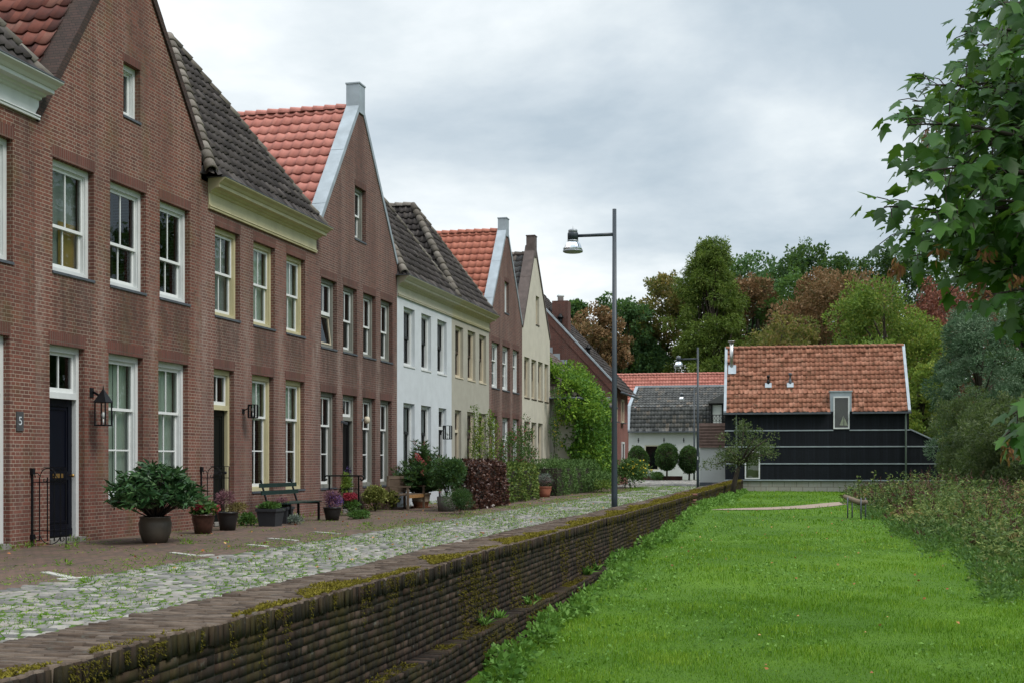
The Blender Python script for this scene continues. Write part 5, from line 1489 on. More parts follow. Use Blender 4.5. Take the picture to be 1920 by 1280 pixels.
for p in (1197, 1245, 1282):
    x = fx(p); mb = MB(); mb.box(x - 0.03, x + 0.03, -0.03, -0.001, zg - 0.85, zg - 0.5); mb.box(x - 0.06, x + 0.06, -0.028, -0.001, zg - 0.70, zg - 0.64); mb.build('wall_anchor', M['iron'], FH)
# dormer
dx0, dx1, dz0, dz1 = fx(1333), fx(1357), EYE + (865 - 790) / s96, EYE + (865 - 757) / s96
mb = MB(); mb.box(dx0, dx0 + 0.14, -0.4, 2.4, dz0 - 0.4, dz1); mb.box(dx1 - 0.14, dx1, -0.4, 2.4, dz0 - 0.4, dz1); mb.box(dx0 + .14, dx1 - .14, -0.38, 2.4, dz1 - 0.12, dz1 - 0.001); dm = mb.build('dormer', M['green_black'], FH)
mb = MB(); mb.quad((dx0 + .14, -0.3, dz0 - .4), (dx1 - .14, -0.3, dz0 - .4), (dx1 - .14, -0.3, dz1 - .1), (dx0 + .14, -0.3, dz1 - .1)); mb.build('curtain', M['blind'], dm)
mb = MB(); mb.hexa([(dx0 - 0.2, -0.6, dz1), (dx1 + .3, -0.6, dz1), (dx1 + .3, 2.6, dz1), (dx0 - 0.2, 2.6, dz1)], [(dx0 - 0.2, -0.6, dz1 + 0.06), (dx1 + .3, -0.6, dz1 + 0.9), (dx1 + .3, 2.6, dz1 + 1.1), (dx0 - 0.2, 2.6, dz1 + 0.06)]); mb.build('dormer_roof', M['tile_grey'], dm)
# long building behind
P2 = at(1120, 107.0)
LB = thing('long_house', 'long building with a salmon red tiled roof behind the whitewashed farmhouse', 'house', tuple(P2), YAW)
lw = 13.5; zr2 = EYE + (865 - 703) / (F / 110.5); ze2 = 4.0
mb = MB(); mb.box(0, lw, 0, 7, -0.3, ze2); mb.build('wall', M['brick_pink'], LB)
sl2 = math.hypot(3.6, zr2 - ze2)
ro2 = tile_sheet('roof', M['tile_red'], LB, (0, -0.1, ze2), (1, 0, 0), (0, 3.6, zr2 - ze2), [(0, 0), (lw, 0), (lw, sl2), (0, sl2)], 0.26, 0.36, seed=131)
ridge_row('ridge_tiles', M['tile_red'], ro2, (0, 3.5, zr2), (lw, 3.5, zr2), step=0.4, seed=132)
mb = MB(); mb.quad((0, 3.5, zr2), (lw, 3.5, zr2), (lw, 7.1, ze2), (0, 7.1, ze2)); mb.quad((0, 0, ze2), (0, 3.5, zr2), (0, 7, ze2)); mb.quad((lw, 0, ze2), (lw, 3.5, zr2), (lw, 7, ze2)); mb.build('rear_slope', M['brick_pink'], ro2)
mb = MB(); mb.box(-0.0, 3.2, -0.45, 0.0, 0.0, 0.32)
PL = mb.build('brick_planter', M['brick_far'], None); PL.location = at(1196, 90.5); PL.rotation_euler = (0, 0, YAW); tag(PL, 'low brick planter edge in front of the whitewashed farmhouse', 'planter')

# ---------------------------------------------------------------- street lamps
M['lamp_paint'] = plain('anthracite lamp paint', (0.030, 0.040, 0.050), 0.42, var=0.1, scale=3)
M['chrome'] = plain('mirrored bell reflector', (0.78, 0.80, 0.82), 0.08, metal=1.0, var=0.04)
M['cast'] = plain('grey cast housing', (0.30, 0.32, 0.34), 0.45, metal=0.4, var=0.1)
M['lens'] = plain('dull lamp lens', (0.12, 0.12, 0.09), 0.3)
def lamp(pos, label, sticker=False):
    Lp = thing('street_lamp', label, 'street lamp', tuple(pos), 0, 'street lamps along the wall')
    top, az_, al = 6.83, 6.28, 0.92
    mb = MB(); mb.tube([(0, 0, -0.1), (0, 0, 0.6), (0, 0, 2.2), (0, 0, top)], [0.070, 0.068, 0.058, 0.044], 16); mb.build('pole', M['lamp_paint'], Lp)
    mb = MB(); mb.tube([(-0.03, 0, az_), (-al + 0.10, 0, az_)], [0.038, 0.034], 12); mb.build('arm', M['lamp_paint'], Lp)
    mb = MB(); mb.lathe([(0.118, -0.09), (0.118, 0.06), (0.108, 0.075)], (-al, 0, az_), 20); hs_ = mb.build('lamp_housing', M['lamp_paint'], Lp)
    mb = MB(); mb.lathe([(0.10, 0.076), (0.102, 0.13), (0.085, 0.145), (0.02, 0.15)], (-al, 0, az_), 20); mb.tube([(-al, 0, az_ + 0.14), (-al, 0, az_ + 0.22)], [0.008, 0.003], 5); mb.build('cap', M['cast'], hs_)
    mb = MB(); mb.lathe([(0.112, -0.125), (0.122, -0.12), (0.122, -0.095), (0.112, -0.091)], (-al, 0, az_), 20); mb.build('collar', M['cast'], hs_)
    mb = MB(); mb.lathe([(0.205, -0.315), (0.198, -0.27), (0.180, -0.21), (0.155, -0.16), (0.125, -0.127)], (-al, 0, az_), 24); mb.build('reflector', M['chrome'], Lp)
    mb = MB(); mb.lathe([(0.10, -0.37), (0.19, -0.36), (0.218, -0.345), (0.222, -0.32), (0.205, -0.316)], (-al, 0, az_), 24)
    for k in range(4):
        a = k * 1.571 + 0.6; mb.box(-al + 0.215 * math.cos(a) - 0.012, -al + 0.215 * math.cos(a) + 0.012, 0.215 * math.sin(a) - 0.012, 0.215 * math.sin(a) + 0.012, az_ - 0.35, az_ - 0.27)
    mb.build('rim', M['cast'], Lp)
    if sticker:
        mb = MB(); mb.box(-0.02, 0.02, -0.078, -0.070, 1.45, 1.6); mb.build('sticker', M['white'], Lp)
    return Lp
lamp(at(1152, 27.3), 'nearest and tallest looking grey street lamp behind the brick wall')
lamp(at(1308.5, 60.3), 'second street lamp, standing at the far end of the wall beside the white annex', True)
lamp(at(1301.5, 92.8), 'farthest street lamp, its head in front of the grey farmhouse roof')

# ---------------------------------------------------------------- street furniture at the houses
def arc(c, r_, a0, a1, n=12, ax='xz', rz=1.0):
    return [(c[0] + r_ * math.cos(a0 + (a1 - a0) * k / n), c[1], c[2] + r_ * rz * math.sin(a0 + (a1 - a0) * k / n)) for k in range(n + 1)]
def spiral(c, r0, r1, a0, a1, n=16):
    return [(c[0] + (r0 + (r1 - r0) * k / n) * math.cos(a0 + (a1 - a0) * k / n), c[1], c[2] + (r0 + (r1 - r0) * k / n) * math.sin(a0 + (a1 - a0) * k / n)) for k in range(n + 1)]
def iron_fence(y, label, length=0.62, h=1.26):
    T = thing('iron_railing', label, 'railing', (XF, y, 0.0), 0, 'wrought iron screens between the front doors')
    mb = MB(); mb.box(0.005, 0.03, -0.014, 0.014, 0.02, h - 0.02); mb.box(0.0, 0.05, -0.035, 0.035, h - 0.12, h - 0.02); mb.box(0.0, 0.05, -0.035, 0.035, 0.12, 0.2); mb.build('post', M['iron'], T)
    mb = MB(); mb.bar((0.03, 0, 1.02), (length, 0, 1.02), 0.014); mb.bar((0.03, 0, 0.26), (length, 0, 0.26), 0.014); mb.bar((0.22, 0, h - 0.01), (length, 0, h - 0.01), 0.012); mb.build('rail', M['iron'], T)
    mb = MB()
    for k, x in enumerate((0.15, 0.29, 0.41, 0.52, length)):
        mb.bar((x, 0, 0.10 if k < 4 else 0.02), (x, 0, h - 0.16 if k in (0, 1) else h - 0.01), 0.014)
    mb.build('bars', M['iron'], T)
    for pts, r_ in ((spiral((0.09, 0, h - 0.14), 0.055, 0.015, 0, 4.4), 0.007), (arc((0.30, 0, h - 0.16), 0.14, math.pi, 0.2), 0.008), (spiral((0.24, 0, h - 0.20), 0.045, 0.012, 0, -4.6), 0.007),
                    (spiral((0.43, 0, h - 0.19), 0.06, 0.012, 2.6, -2.4), 0.007), (arc((0.34, 0, 0.24), 0.19, math.pi, 2 * math.pi, 14), 0.008), (spiral((0.10, 0, 0.14), 0.05, 0.012, 0, -4.6), 0.007), (spiral((0.56, 0, 0.14), 0.05, 0.012, math.pi, math.pi + 4.6), 0.007)):
        mb = MB(); mb.tube(pts, r_, 6); mb.build('scroll', M['iron'], T)
iron_fence(FY(57) + 0.02, 'black wrought iron screen left of the navy front door')
iron_fence(FY(376), 'black wrought iron screen between red brick house and yellow cornice house')
def hand_rail(y, label):
    T = thing('stair_railing', label, 'railing', (XF, y, 0), 0)
    mb = MB(); mb.bar((0.08, 0, 0), (0.08, 0, 0.98), 0.035); mb.build('post', M['green_black'], T)
    mb = MB(); mb.bar((0.86, 0, 0), (0.86, 0, 0.98), 0.035); mb.build('post', M['green_black'], T)
    mb = MB(); mb.tube(spiral((-0.06, 0, 0.93), 0.07, 0.02, 4.5, 1.57, 12)[:1] + spiral((0.0, 0, 0.92), 0.025, 0.07, 5.5, 1.57, 10) + [(0.9, 0, 0.99)] + spiral((0.94, 0, 0.92), 0.07, 0.02, 1.57, -3.6, 12), 0.02, 7); mb.build('handrail', M['green_black'], T)
    mb = MB(); mb.bar((0.08, 0, 0.66), (0.86, 0, 0.66), 0.022); mb.bar((0.1, 0, 0.2), (0.38, 0, 0.66), 0.022); mb.bar((0.84, 0, 0.2), (0.56, 0, 0.66), 0.022); mb.build('brace', M['green_black'], T)
hand_rail(FY(612) , 'dark iron stair railing with curled ends before the grey framed door')
# green bench
T = thing('garden_bench', 'dark green slatted garden bench with iron legs against the brick front', 'bench', (-11.25, 25.95, 0.0), 0)
M['bench'] = plain('dark green bench paint', (0.012, 0.030, 0.026), 0.4, var=0.15, scale=4)
mb = MB()
for k in range(4): mb.box(-0.30 + k * 0.135, -0.18 + k * 0.135, -0.98, 0.98, 0.43, 0.455)
mb.build('seat', M['bench'], T)
for z in (0.62, 0.78):
    mb = MB(); dx = -0.32 - (z - 0.45) * 0.28; mb.box(dx - 0.012, dx + 0.013, -0.98, 0.98, z, z + 0.09); mb.build('backrest_slat', M['bench'], T)
for y in (-0.8, 0.8):
    mb = MB(); mb.bar((-0.30, y, 0.40), (-0.47, y, 0.95), 0.045, 0.03); mb.bar((-0.30, y, 0.41), (0.24, y, 0.41), 0.045, 0.035); mb.build('side_frame', M['black_paint'], T)
    for x in (0.22, -0.28):
        mb = MB(); mb.bar((x, y, 0.0), (x, y, 0.40), 0.045); mb.build('leg', M['black_paint'], T)
# weathered wooden bench
T = thing('wooden_bench', 'weathered teak bench with slatted back between white wall and leafy bush', 'bench', (-11.25, 33.75, 0.0), 0)
M['teak'] = plain('weathered teak', (0.135, 0.095, 0.065), 0.8, var=0.3, scale=8, stretch=(1, 0.15, 1)); M['teak_new'] = plain('orange teak', (0.30, 0.16, 0.06), 0.7, var=0.2, scale=8)
mb = MB(); mb.box(-0.26, 0.28, -0.72, 0.72, 0.40, 0.44); mb.build('seat', M['teak'], T)
mb = MB(); mb.box(0.281, 0.30, -0.72, 0.72, 0.33, 0.42); mb.build('apron', M['teak_new'], T)
mb = MB(); mb.box(-0.33, -0.29, -0.72, 0.72, 0.86, 0.94); mb.box(-0.33, -0.29, -0.72, 0.72, 0.46, 0.52)
for k in range(16): y = -0.68 + k * 0.0907; mb.box(-0.32, -0.30, y - 0.022, y + 0.022, 0.52, 0.86)
mb.build('backrest', M['teak'], T)
for y in (-0.72, 0.72):
    mb = MB(); mb.box(-0.30, 0.34, y - 0.035, y + 0.035, 0.63, 0.67); mb.build('armrest', M['teak'], T)
    for x in (-0.31, 0.27):
        mb = MB(); mb.box(x - 0.03, x + 0.03, y - 0.03, y + 0.03, 0, 0.63 if x > 0 else 0.95); mb.build('leg', M['teak'], T)
# small green chair by the terracotta pot
p = G(997, 931); T = thing('garden_chair', 'small faded green wooden chair before the dark clipped hedge', 'chair', (p.x, p.y, 0), R(-60))
M['chair'] = plain('faded green chair paint', (0.15, 0.17, 0.06), 0.6, var=0.2)
mb = MB(); mb.box(-0.2, 0.2, -0.2, 0.2, 0.42, 0.45); mb.build('seat', M['chair'], T)
mb = MB(); mb.box(-0.17, 0.17, 0.165, 0.19, 0.76, 0.86); mb.box(-0.17, 0.17, 0.165, 0.19, 0.55, 0.62); mb.build('backrest', M['chair'], T)
for x in (-0.19, 0.19):
    for y in (-0.18, 0.18):
        mb = MB(); mb.box(x - 0.02, x + 0.02, y - 0.02, y + 0.02, 0, 0.86 if y > 0 else 0.42); mb.build('leg', M['chair'], T)
# wall lanterns
def lantern(px, z, label, wd=0.2, h=0.36, roof=0.24, bar=0.009):
    T = thing('wall_lantern', label, 'wall lantern', (XF, FY(px), z), 0)
    x = 0.24
    mb = MB()
    for sx in (-1, 1):
        for sy in (-1, 1): mb.box(x + sx * wd / 2 - bar, x + sx * wd / 2 + bar, sy * wd / 2 - bar, sy * wd / 2 + bar, 0, h)
    for zz_ in (-0.012, h): 
        mb.box(x - wd / 2 - 0.012, x + wd / 2 + 0.012, -wd / 2 - 0.012, wd / 2 + 0.012, zz_ - 0.01 if zz_ < 0 else zz_ + 0.001, zz_ + 0.011)
    fr_ = mb.build('frame', M['iron'], T)
    pb = MB()
    for sx in (-1, 1):
        pb.quad((x + sx * wd / 2, -wd / 2, 0), (x + sx * wd / 2, wd / 2, 0), (x + sx * wd / 2, wd / 2, h), (x + sx * wd / 2, -wd / 2, h)); pb.quad((x - wd / 2, sx * wd / 2, 0), (x + wd / 2, sx * wd / 2, 0), (x + wd / 2, sx * wd / 2, h), (x - wd / 2, sx * wd / 2, h))
    pb.build('pane', M['glass_clear'], fr_)
    mb = MB(); a = wd / 2 + 0.02
    if roof:
        mb.add([(x - a, -a, h + .012), (x + a, -a, h + .012), (x + a, a, h + .012), (x - a, a, h + .012), (x, 0, h + roof)], [(0, 1, 4), (1, 2, 4), (2, 3, 4), (3, 0, 4), (3, 2, 1, 0)]); mb.tube([(x, 0, h + roof - .03), (x, 0, h + roof + 0.05)], [0.012, 0.005], 6)
        mb.build('lantern_roof', M['iron'], T)
    mb = MB(); mb.tube([(0, 0.02, h * 0.5), (x * 0.5, 0.02, h * 0.75), (x - wd / 2, 0.0, h + 0.0)], 0.012, 6) if not roof else mb.bar((0.0, 0.06, h + 0.20), (x - 0.03, 0.0, h + 0.10), 0.022, 0.035); mb.box(-0.005, 0.014, -0.035, 0.075, h * 0.3 if not roof else h + 0.10, h * 0.7 if not roof else h + 0.26); mb.build('bracket', M['iron'], T)
    mb = MB(); mb.tube([(x, 0, 0.0), (x, 0, 0.10)], 0.012, 6); mb.lathe([(0.012, 0.10), (0.03, 0.14), (0.033, 0.17), (0.018, 0.21), (0.003, 0.215)], (x, 0, 0), 10); mb.build('bulb', M['white'], T)
lantern(170, 1.97, 'big black pointed wall lantern between navy door and white windows', 0.195, 0.37, 0.25)
lantern(455, 2.30, 'small square black wall lantern right of the yellow framed door', 0.14, 0.26, 0, bar=0.016)
lantern(826, 2.10, 'hanging black box lantern on the white stucco house', 0.22, 0.42, 0, bar=0.018)
T = thing('wall_lamp', 'round pale wall lamp between the grey framed door and window', 'wall lamp', (XF, FY(679), 2.38), 0)
mb = MB(); mb.lathe([(0.03, 0.0), (0.075, 0.03), (0.085, 0.1), (0.07, 0.17), (0.03, 0.19)], (0.14, 0, 0), 14); mb.build('globe', M['beige_paint'], T)
mb = MB(); mb.box(0, 0.08, -0.03, 0.03, 0.06, 0.13); mb.build('bracket', M['zinc'], T)
T = thing('camera_box', 'small dark bracket lamp above the left side of the grey framed door', 'wall lamp', (XF, FY(640), 2.36), 0)
mb = MB(); mb.bar((0, 0, 0.03), (0.17, -0.02, -0.03), 0.06, 0.05); mb.build('head', M['lead'], T)
T.name = 'spot_lamp'
# number plate 5
T = thing('number_plate', 'slate house number plate showing a pale 5 on red brick', 'number plate', (XF, FY(36), 1.34 + (865 - 790) / 119.5), 0)
mb = MB(); mb.box(0.003, 0.02, -0.085, 0.085, -0.15, 0.15); mb.build('plate', plain('grey slate', (0.06, 0.06, 0.062), 0.6), T)
fc = bpy.data.curves.new('digit', 'FONT'); fc.body = '5'; fc.size = 0.19; fc.extrude = 0.002; fc.align_x = 'CENTER'; fc.align_y = 'CENTER'
fo = bpy.data.objects.new('digit', fc)
me = bpy.data.meshes.new_from_object(fo); bpy.data.objects.remove(fo); bpy.data.curves.remove(fc)
me.materials.clear(); me.materials.append(M['stucco_white'])
fo = bpy.data.objects.new('digit', me); C.objects.link(fo); fo.parent = T; fo.location = (0.0225, 0.0, 0.0); fo.rotation_euler = (R(90), 0, R(90))
# sign board near the barn
p = G(1386, 917, 1.50); T = thing('sign_board', 'white information board on a thin steel post beside the apple tree', 'sign', (p.x, p.y, -0.2), YAW)
p_s = F / zc(p.x, p.y)
mb = MB(); mb.tube([(0.14, 0.02, 0), (0.14, 0.02, 1.5)], 0.03); mb.build('post', M['zinc'], T)
mb = MB(); mb.box(-0.38, 0.36, -0.02, 0.0, 0.98, 1.62); bd = mb.build('board', M['white'], T)
mb = MB(); mb.box(-0.30, 0.28, -0.026, -0.021, 1.02, 1.2); mb.build('picture_band', M['lead'], bd)
mb = MB()
for k in range(3): mb.box(-0.30, 0.1 + 0.06 * k, -0.026, -0.021, 1.30 + k * 0.09, 1.325 + k * 0.09)
mb.build('text_lines', M['lead'], bd)
# log seat on steel legs at the lawn's edge
p = at(1606, 32.0); gz = float(grass_z(p.x, p.y)); T = thing('log_seat', 'sagging wooden log seat on two steel posts at the edge of the tall weeds', 'bench', (p.x, p.y, gz), R(-50)); T.scale = (0.82, 0.82, 0.82)
M['log'] = plain('grey brown log', (0.15, 0.115, 0.08), 0.85, var=0.3, scale=9, bump=0.4, stretch=(0.3, 1, 1))
mb = MB(); mb.tube([(-0.55, 0, 0.68), (-0.25, 0, 0.60), (0.1, 0, 0.52), (0.3, 0, 0.50), (0.45, 0, 0.54)], [0.065, 0.08, 0.09, 0.085, 0.06], 12); mb.build('seat', M['log'], T)
for x in (-0.30, 0.30):
    for y in (-0.09, 0.09):
        mb = MB(); mb.tube([(x, y, -0.1), (x, y, 0.66)], 0.022, 8); mb.build('leg', M['lead'], T)
# gravel path across the lawn
t = NT('pinkish gravel'); n = t.noise(22, 4, 0.7)
M['gravel'] = t.done(t.principled(t.ramp(n, [(0.3, (0.20, 0.148, 0.11)), (0.7, (0.34, 0.265, 0.21))]), 0.95, 0, t.bump(n, 0.5, 0.02)))
ctr = [(1335, 35.2, .05), (1370, 35.3, 0.35), (1405, 35.7, 0.7), (1440, 36.2, 1.1), (1480, 37.2, 1.6), (1510, 38.2, 1.9), (1540, 39.5, 2.0), (1570, 41.0, 2.0), (1600, 42.8, 2.0), (1640, 45.2, 2.0), (1680, 47.5, 1.9)]
vs, fs = [], []
for px, Zc, hw in ctr:
    for sgn in (-1, 1):
        for k in (1,):
            q = at(px, Zc + sgn * hw); vs.append((q.x, q.y, float(grass_z(q.x, q.y)) + 0.014))
for i in range(len(ctr) - 1): fs.append((2 * i, 2 * i + 2, 2 * i + 3, 2 * i + 1))
mb = MB(); mb.add(vs, fs); o = mb.build('path', M['gravel'], None); tag(o, kind='structure')
# ---------------------------------------------------------------- pots and plants along the houses
M['pot_taupe'] = plain('taupe glazed pot', (0.085, 0.072, 0.055), 0.42, var=0.2, scale=5); M['pot_black'] = plain('black plastic pot', (0.014, 0.013, 0.013), 0.35, var=0.2)
M['pot_brown'] = plain('brown black glazed pot', (0.045, 0.02, 0.014), 0.25, var=0.5, scale=6); M['pot_grey'] = plain('anthracite planter', (0.026, 0.028, 0.032), 0.6, var=0.1)
M['terracotta'] = plain('terracotta', (0.33, 0.12, 0.07), 0.8, var=0.2, scale=5); M['pot_pale'] = plain('weathered pale terracotta', (0.36, 0.29, 0.21), 0.85, var=0.25, scale=6, bump=0.3)
M['soil'] = plain('potting soil', (0.03, 0.02, 0.014), 0.95, var=0.4, scale=20)
M['tub'] = plain('weathered tub staves', (0.12, 0.11, 0.10), 0.85, var=0.3, scale=10, stretch=(1, 1, 0.2))
def pot(T, r0, r1, h, mat, rim=0.03, belly=0.0, seg=24):
    mb = MB(); mb.lathe([(r0, 0), (r0 + (r1 - r0) * 0.4 + belly, h * 0.4), (r1 + belly * 0.6, h * 0.75), (r1, h - rim), (r1 + 0.014, h - rim + 0.004), (r1 + 0.014, h), (r1 - 0.02, h), (r1 - 0.025, h - 0.05)], (0, 0, 0), seg)
    o = mb.build('pot', mat, T)
    mb = MB(); mb.lathe([(r1 - 0.022, h - 0.06), (0.01, h - 0.03)], (0, 0, 0), seg); mb.build('soil', M['soil'], o)
    return o
def whorls(lv, r, tips, n, L, Wd, tint=0.0):
    """rosettes of long leaves round each shoot tip"""
    for tp in tips:
        a = r.random(n) * 6.28
        el = r.uniform(-0.5, 0.75, n)
        d = np.stack([np.cos(a) * np.cos(el), np.sin(a) * np.cos(el), np.sin(el)], 1)
        ln = r.uniform(0.7, 1.15, n)
        p = np.asarray(tp)[None] + r.normal(0, 0.018, (n, 3)); p[:, 2] -= r.uniform(0, 0.10, n)
        lv.add(p, d, L * ln, Wd * ln, np.clip(r.normal(0.45 + tint, 0.25, n), 0, 1), curl=0.18)
# big rhododendron-like shrub in the taupe pot
p = G(291, 1017); T = thing('potted_shrub', 'large glossy evergreen shrub spilling out of a big taupe pot', 'potted plant', (p.x, p.y, 0))
pot(T, 0.19, 0.24, 0.44, M['pot_taupe'], belly=0.045)
r = np.random.default_rng(31); lv = Leaves(32); mb = MB(); tips = []
for k in range(165):
    u = unit(1, r)[0]; u[2] = abs(u[2]) * 1.1 - 0.42
    rad = np.array([0.66, 0.92, 0.62]) * r.uniform(0.62, 1.05)
    tp = np.array([0.0, 0.0, 0.88]) + u * rad
    tp[0] = max(tp[0], -0.42)
    if math.hypot(tp[0], tp[1]) < 0.34 and tp[2] < 0.52: continue
    tips.append(tp)
    if k % 2 == 0: mb.tube([(0.05 * u[0], 0.05 * u[1], 0.40), tuple(np.array([0, 0, 0.62]) + u * rad * 0.45), tuple(tp)], [0.014, 0.009, 0.004], 5)
whorls(lv, r, tips, 16, 0.20, 0.052)
mb.build('stems', M['twig'], T); lv.build('foliage', G_['laurel'], T)
def potted(label, px, py, pr, ph, mat, plants, r0=None, cat='potted plant', belly=0.0, seg=24, name='potted_plant', seed=1):
    p = G(px, py); T = thing(name, label, cat, (p.x, p.y, 0.006))
    pot(T, r0 or pr * 0.74, pr, ph, M[mat], belly=belly, seg=seg)
    for k, (leaf, c, rad, n, L, Wd, nm) in enumerate(plants):
        bush_leaves(c, rad, n, L, Wd, seed * 10 + k, leaf, T, nm, flat=True)
    return T
potted('hydrangea with dull pink flower heads in a brown black pot', 381, 1000, 0.21, 0.36, 'pot_brown', [('mid', (0, 0, 0.43), (0.25, 0.25, 0.18), 420, 0.085, 0.06, 'foliage'), ('red_flower', (-0.02, -0.16, 0.50), (0.14, 0.13, 0.12), 420, 0.03, 0.03, 'flowers'), ('pink_flower', (0.12, 0.16, 0.44), (0.14, 0.16, 0.12), 420, 0.03, 0.03, 'flowers')], seed=2)
potted('dark pot of yellowish heather and thin mauve stems beside the hydrangea', 427, 994, 0.20, 0.36, 'pot_black', [('heather', (0.12, 0.12, 0.42), (0.26, 0.30, 0.14), 900, 0.05, 0.012, 'foliage'), ('mauve_stem', (-0.02, -0.06, 0.58), (0.20, 0.20, 0.22), 420, 0.10, 0.012, 'flower_stems')], seed=3)
def planter(label, px, py, s_, h, plants, seed, group):
    p = G(px, py); T = thing('square_planter', label, 'planter', (p.x, p.y, 0.006), 0, group)
    mb = MB(); a, b = s_ * 0.40, s_ * 0.5
    mb.hexa([(-a, -a, 0), (a, -a, 0), (a, a, 0), (-a, a, 0)], [(-b, -b, h), (b, -b, h), (b, b, h), (-b, b, h)])
    po = mb.build('pot', M['pot_grey'], T)
    mb = MB()
    for (x0, x1, y0, y1) in ((-b - .015, b + .015, -b - .015, -b + .02), (-b - .015, b + .015, b - .02, b + .015), (-b - .015, -b + .02, -b + .02, b - .02), (b - .02, b + .015, -b + .02, b - .02)): mb.box(x0, x1, y0, y1, h - 0.05, h + 0.008)
    mb.build('rim', M['pot_grey'], po)
    for k, (leaf, c, rad, n, L, Wd, nm) in enumerate(plants): bush_leaves(c, rad, n, L, Wd, seed * 10 + k, leaf, T, nm, flat=True)
planter('square anthracite planter with low green leaves, nearer of the pair by the bench', 507, 986, 0.44, 0.36, [('mid', (0, 0, 0.38), (0.26, 0.26, 0.13), 600, 0.07, 0.045, 'foliage')], 4, 'square planters by the green bench')
planter('square anthracite planter with brownish tops, behind the nearer one', 530, 981, 0.36, 0.36, [('mauve_stem', (0, 0, 0.44), (0.19, 0.19, 0.14), 420, 0.05, 0.012, 'flowers'), ('mid', (0, 0, 0.38), (0.2, 0.2, 0.1), 260, 0.05, 0.03, 'foliage')], 5, 'square planters by the green bench')
def shrub(label, px, py, parts, name='shrub', cat='shrub', seed=1, stems=(8, 0.15, 0.4, 0.008), group=None, dz=0.0):
    p = G(px, py); T = thing(name, label, cat, (p.x, p.y, dz), 0, group)
    mb = MB(); stalks(mb, (0, 0, -0.02), stems[0], stems[1], stems[2], stems[3], seed); mb.build('stems', M['twig'], T)
    for k, (leaf, c, rad, n, L, Wd, nm) in enumerate(parts):
        o = bush_leaves(c, rad, n, L, Wd, seed * 10 + k, leaf, T, nm, flat=c[2] < rad[2] * 1.2)
        if 'flower' in leaf: tag(o, kind='stuff')
    return T
shrub('small green strawberry-like plant at the foot of the wall right of the heather pot', 463, 985, [('mid', (0, 0, 0.12), (0.22, 0.28, 0.17), 420, 0.06, 0.045, 'foliage')], seed=6, stems=(5, 0.1, 0.15, 0.004))
shrub('silvery low plant growing in front of the square planters', 553, 983, [('grey_green', (0, 0, 0.08), (0.2, 0.2, 0.15), 800, 0.05, 0.012, 'foliage')], seed=7, stems=(5, 0.1, 0.12, 0.004))
potted('black pot of violet flowers right of the green bench', 623, 975, 0.20, 0.30, 'pot_black', [('purple_flower', (0.02, 0.05, 0.42), (0.26, 0.30, 0.26), 1300, 0.028, 0.02, 'flowers'), ('mauve_stem', (0, -0.05, 0.48), (0.26, 0.28, 0.26), 900, 0.07, 0.01, 'flower_stems')], seed=8)
shrub('cluster of wine red flower heads under the stair railing', 655, 966, [('red_flower', (0.0, 0.1, 0.47), (0.18, 0.50, 0.13), 1300, 0.03, 0.028, 'flowers'), ('mid', (0, 0.1, 0.22), (0.2, 0.5, 0.22), 700, 0.06, 0.035, 'foliage')], name='flowering_plant', cat='flowers', seed=9, stems=(10, 0.25, 0.4, 0.006))
shrub('tall yellowish shoots standing in front of the grey framed door', 678, 962, [('walnut', (-0.5, 0.2, 0.72), (0.14, 0.34, 0.40), 500, 0.09, 0.03, 'foliage'), ('purple_flower', (-0.5, 0.4, 1.1), (0.10, 0.30, 0.16), 50, 0.03, 0.02, 'flowers')], name='tall_shoots', cat='plant', seed=10, stems=(9, 0.3, 0.95, 0.006))
shrub('rounded yellow and green variegated bush by the teak bench, nearer of two', 703, 958, [('variegated', (0, 0, 0.36), (0.40, 0.46, 0.38), 1900, 0.055, 0.042, 'foliage')], seed=11, group='variegated bushes')
shrub('yellow and green variegated bush under the teak bench arm, right one of two', 728, 955, [('variegated', (0.05, 0, 0.30), (0.32, 0.42, 0.34), 1500, 0.055, 0.042, 'foliage')], seed=12, group='variegated bushes')
shrub('low green edging plant below the wine red flowers', 672, 972, [('mid', (0, 0, 0.08), (0.25, 0.75, 0.13), 1100, 0.07, 0.022, 'foliage')], seed=13, stems=(5, 0.1, 0.1, 0.004))
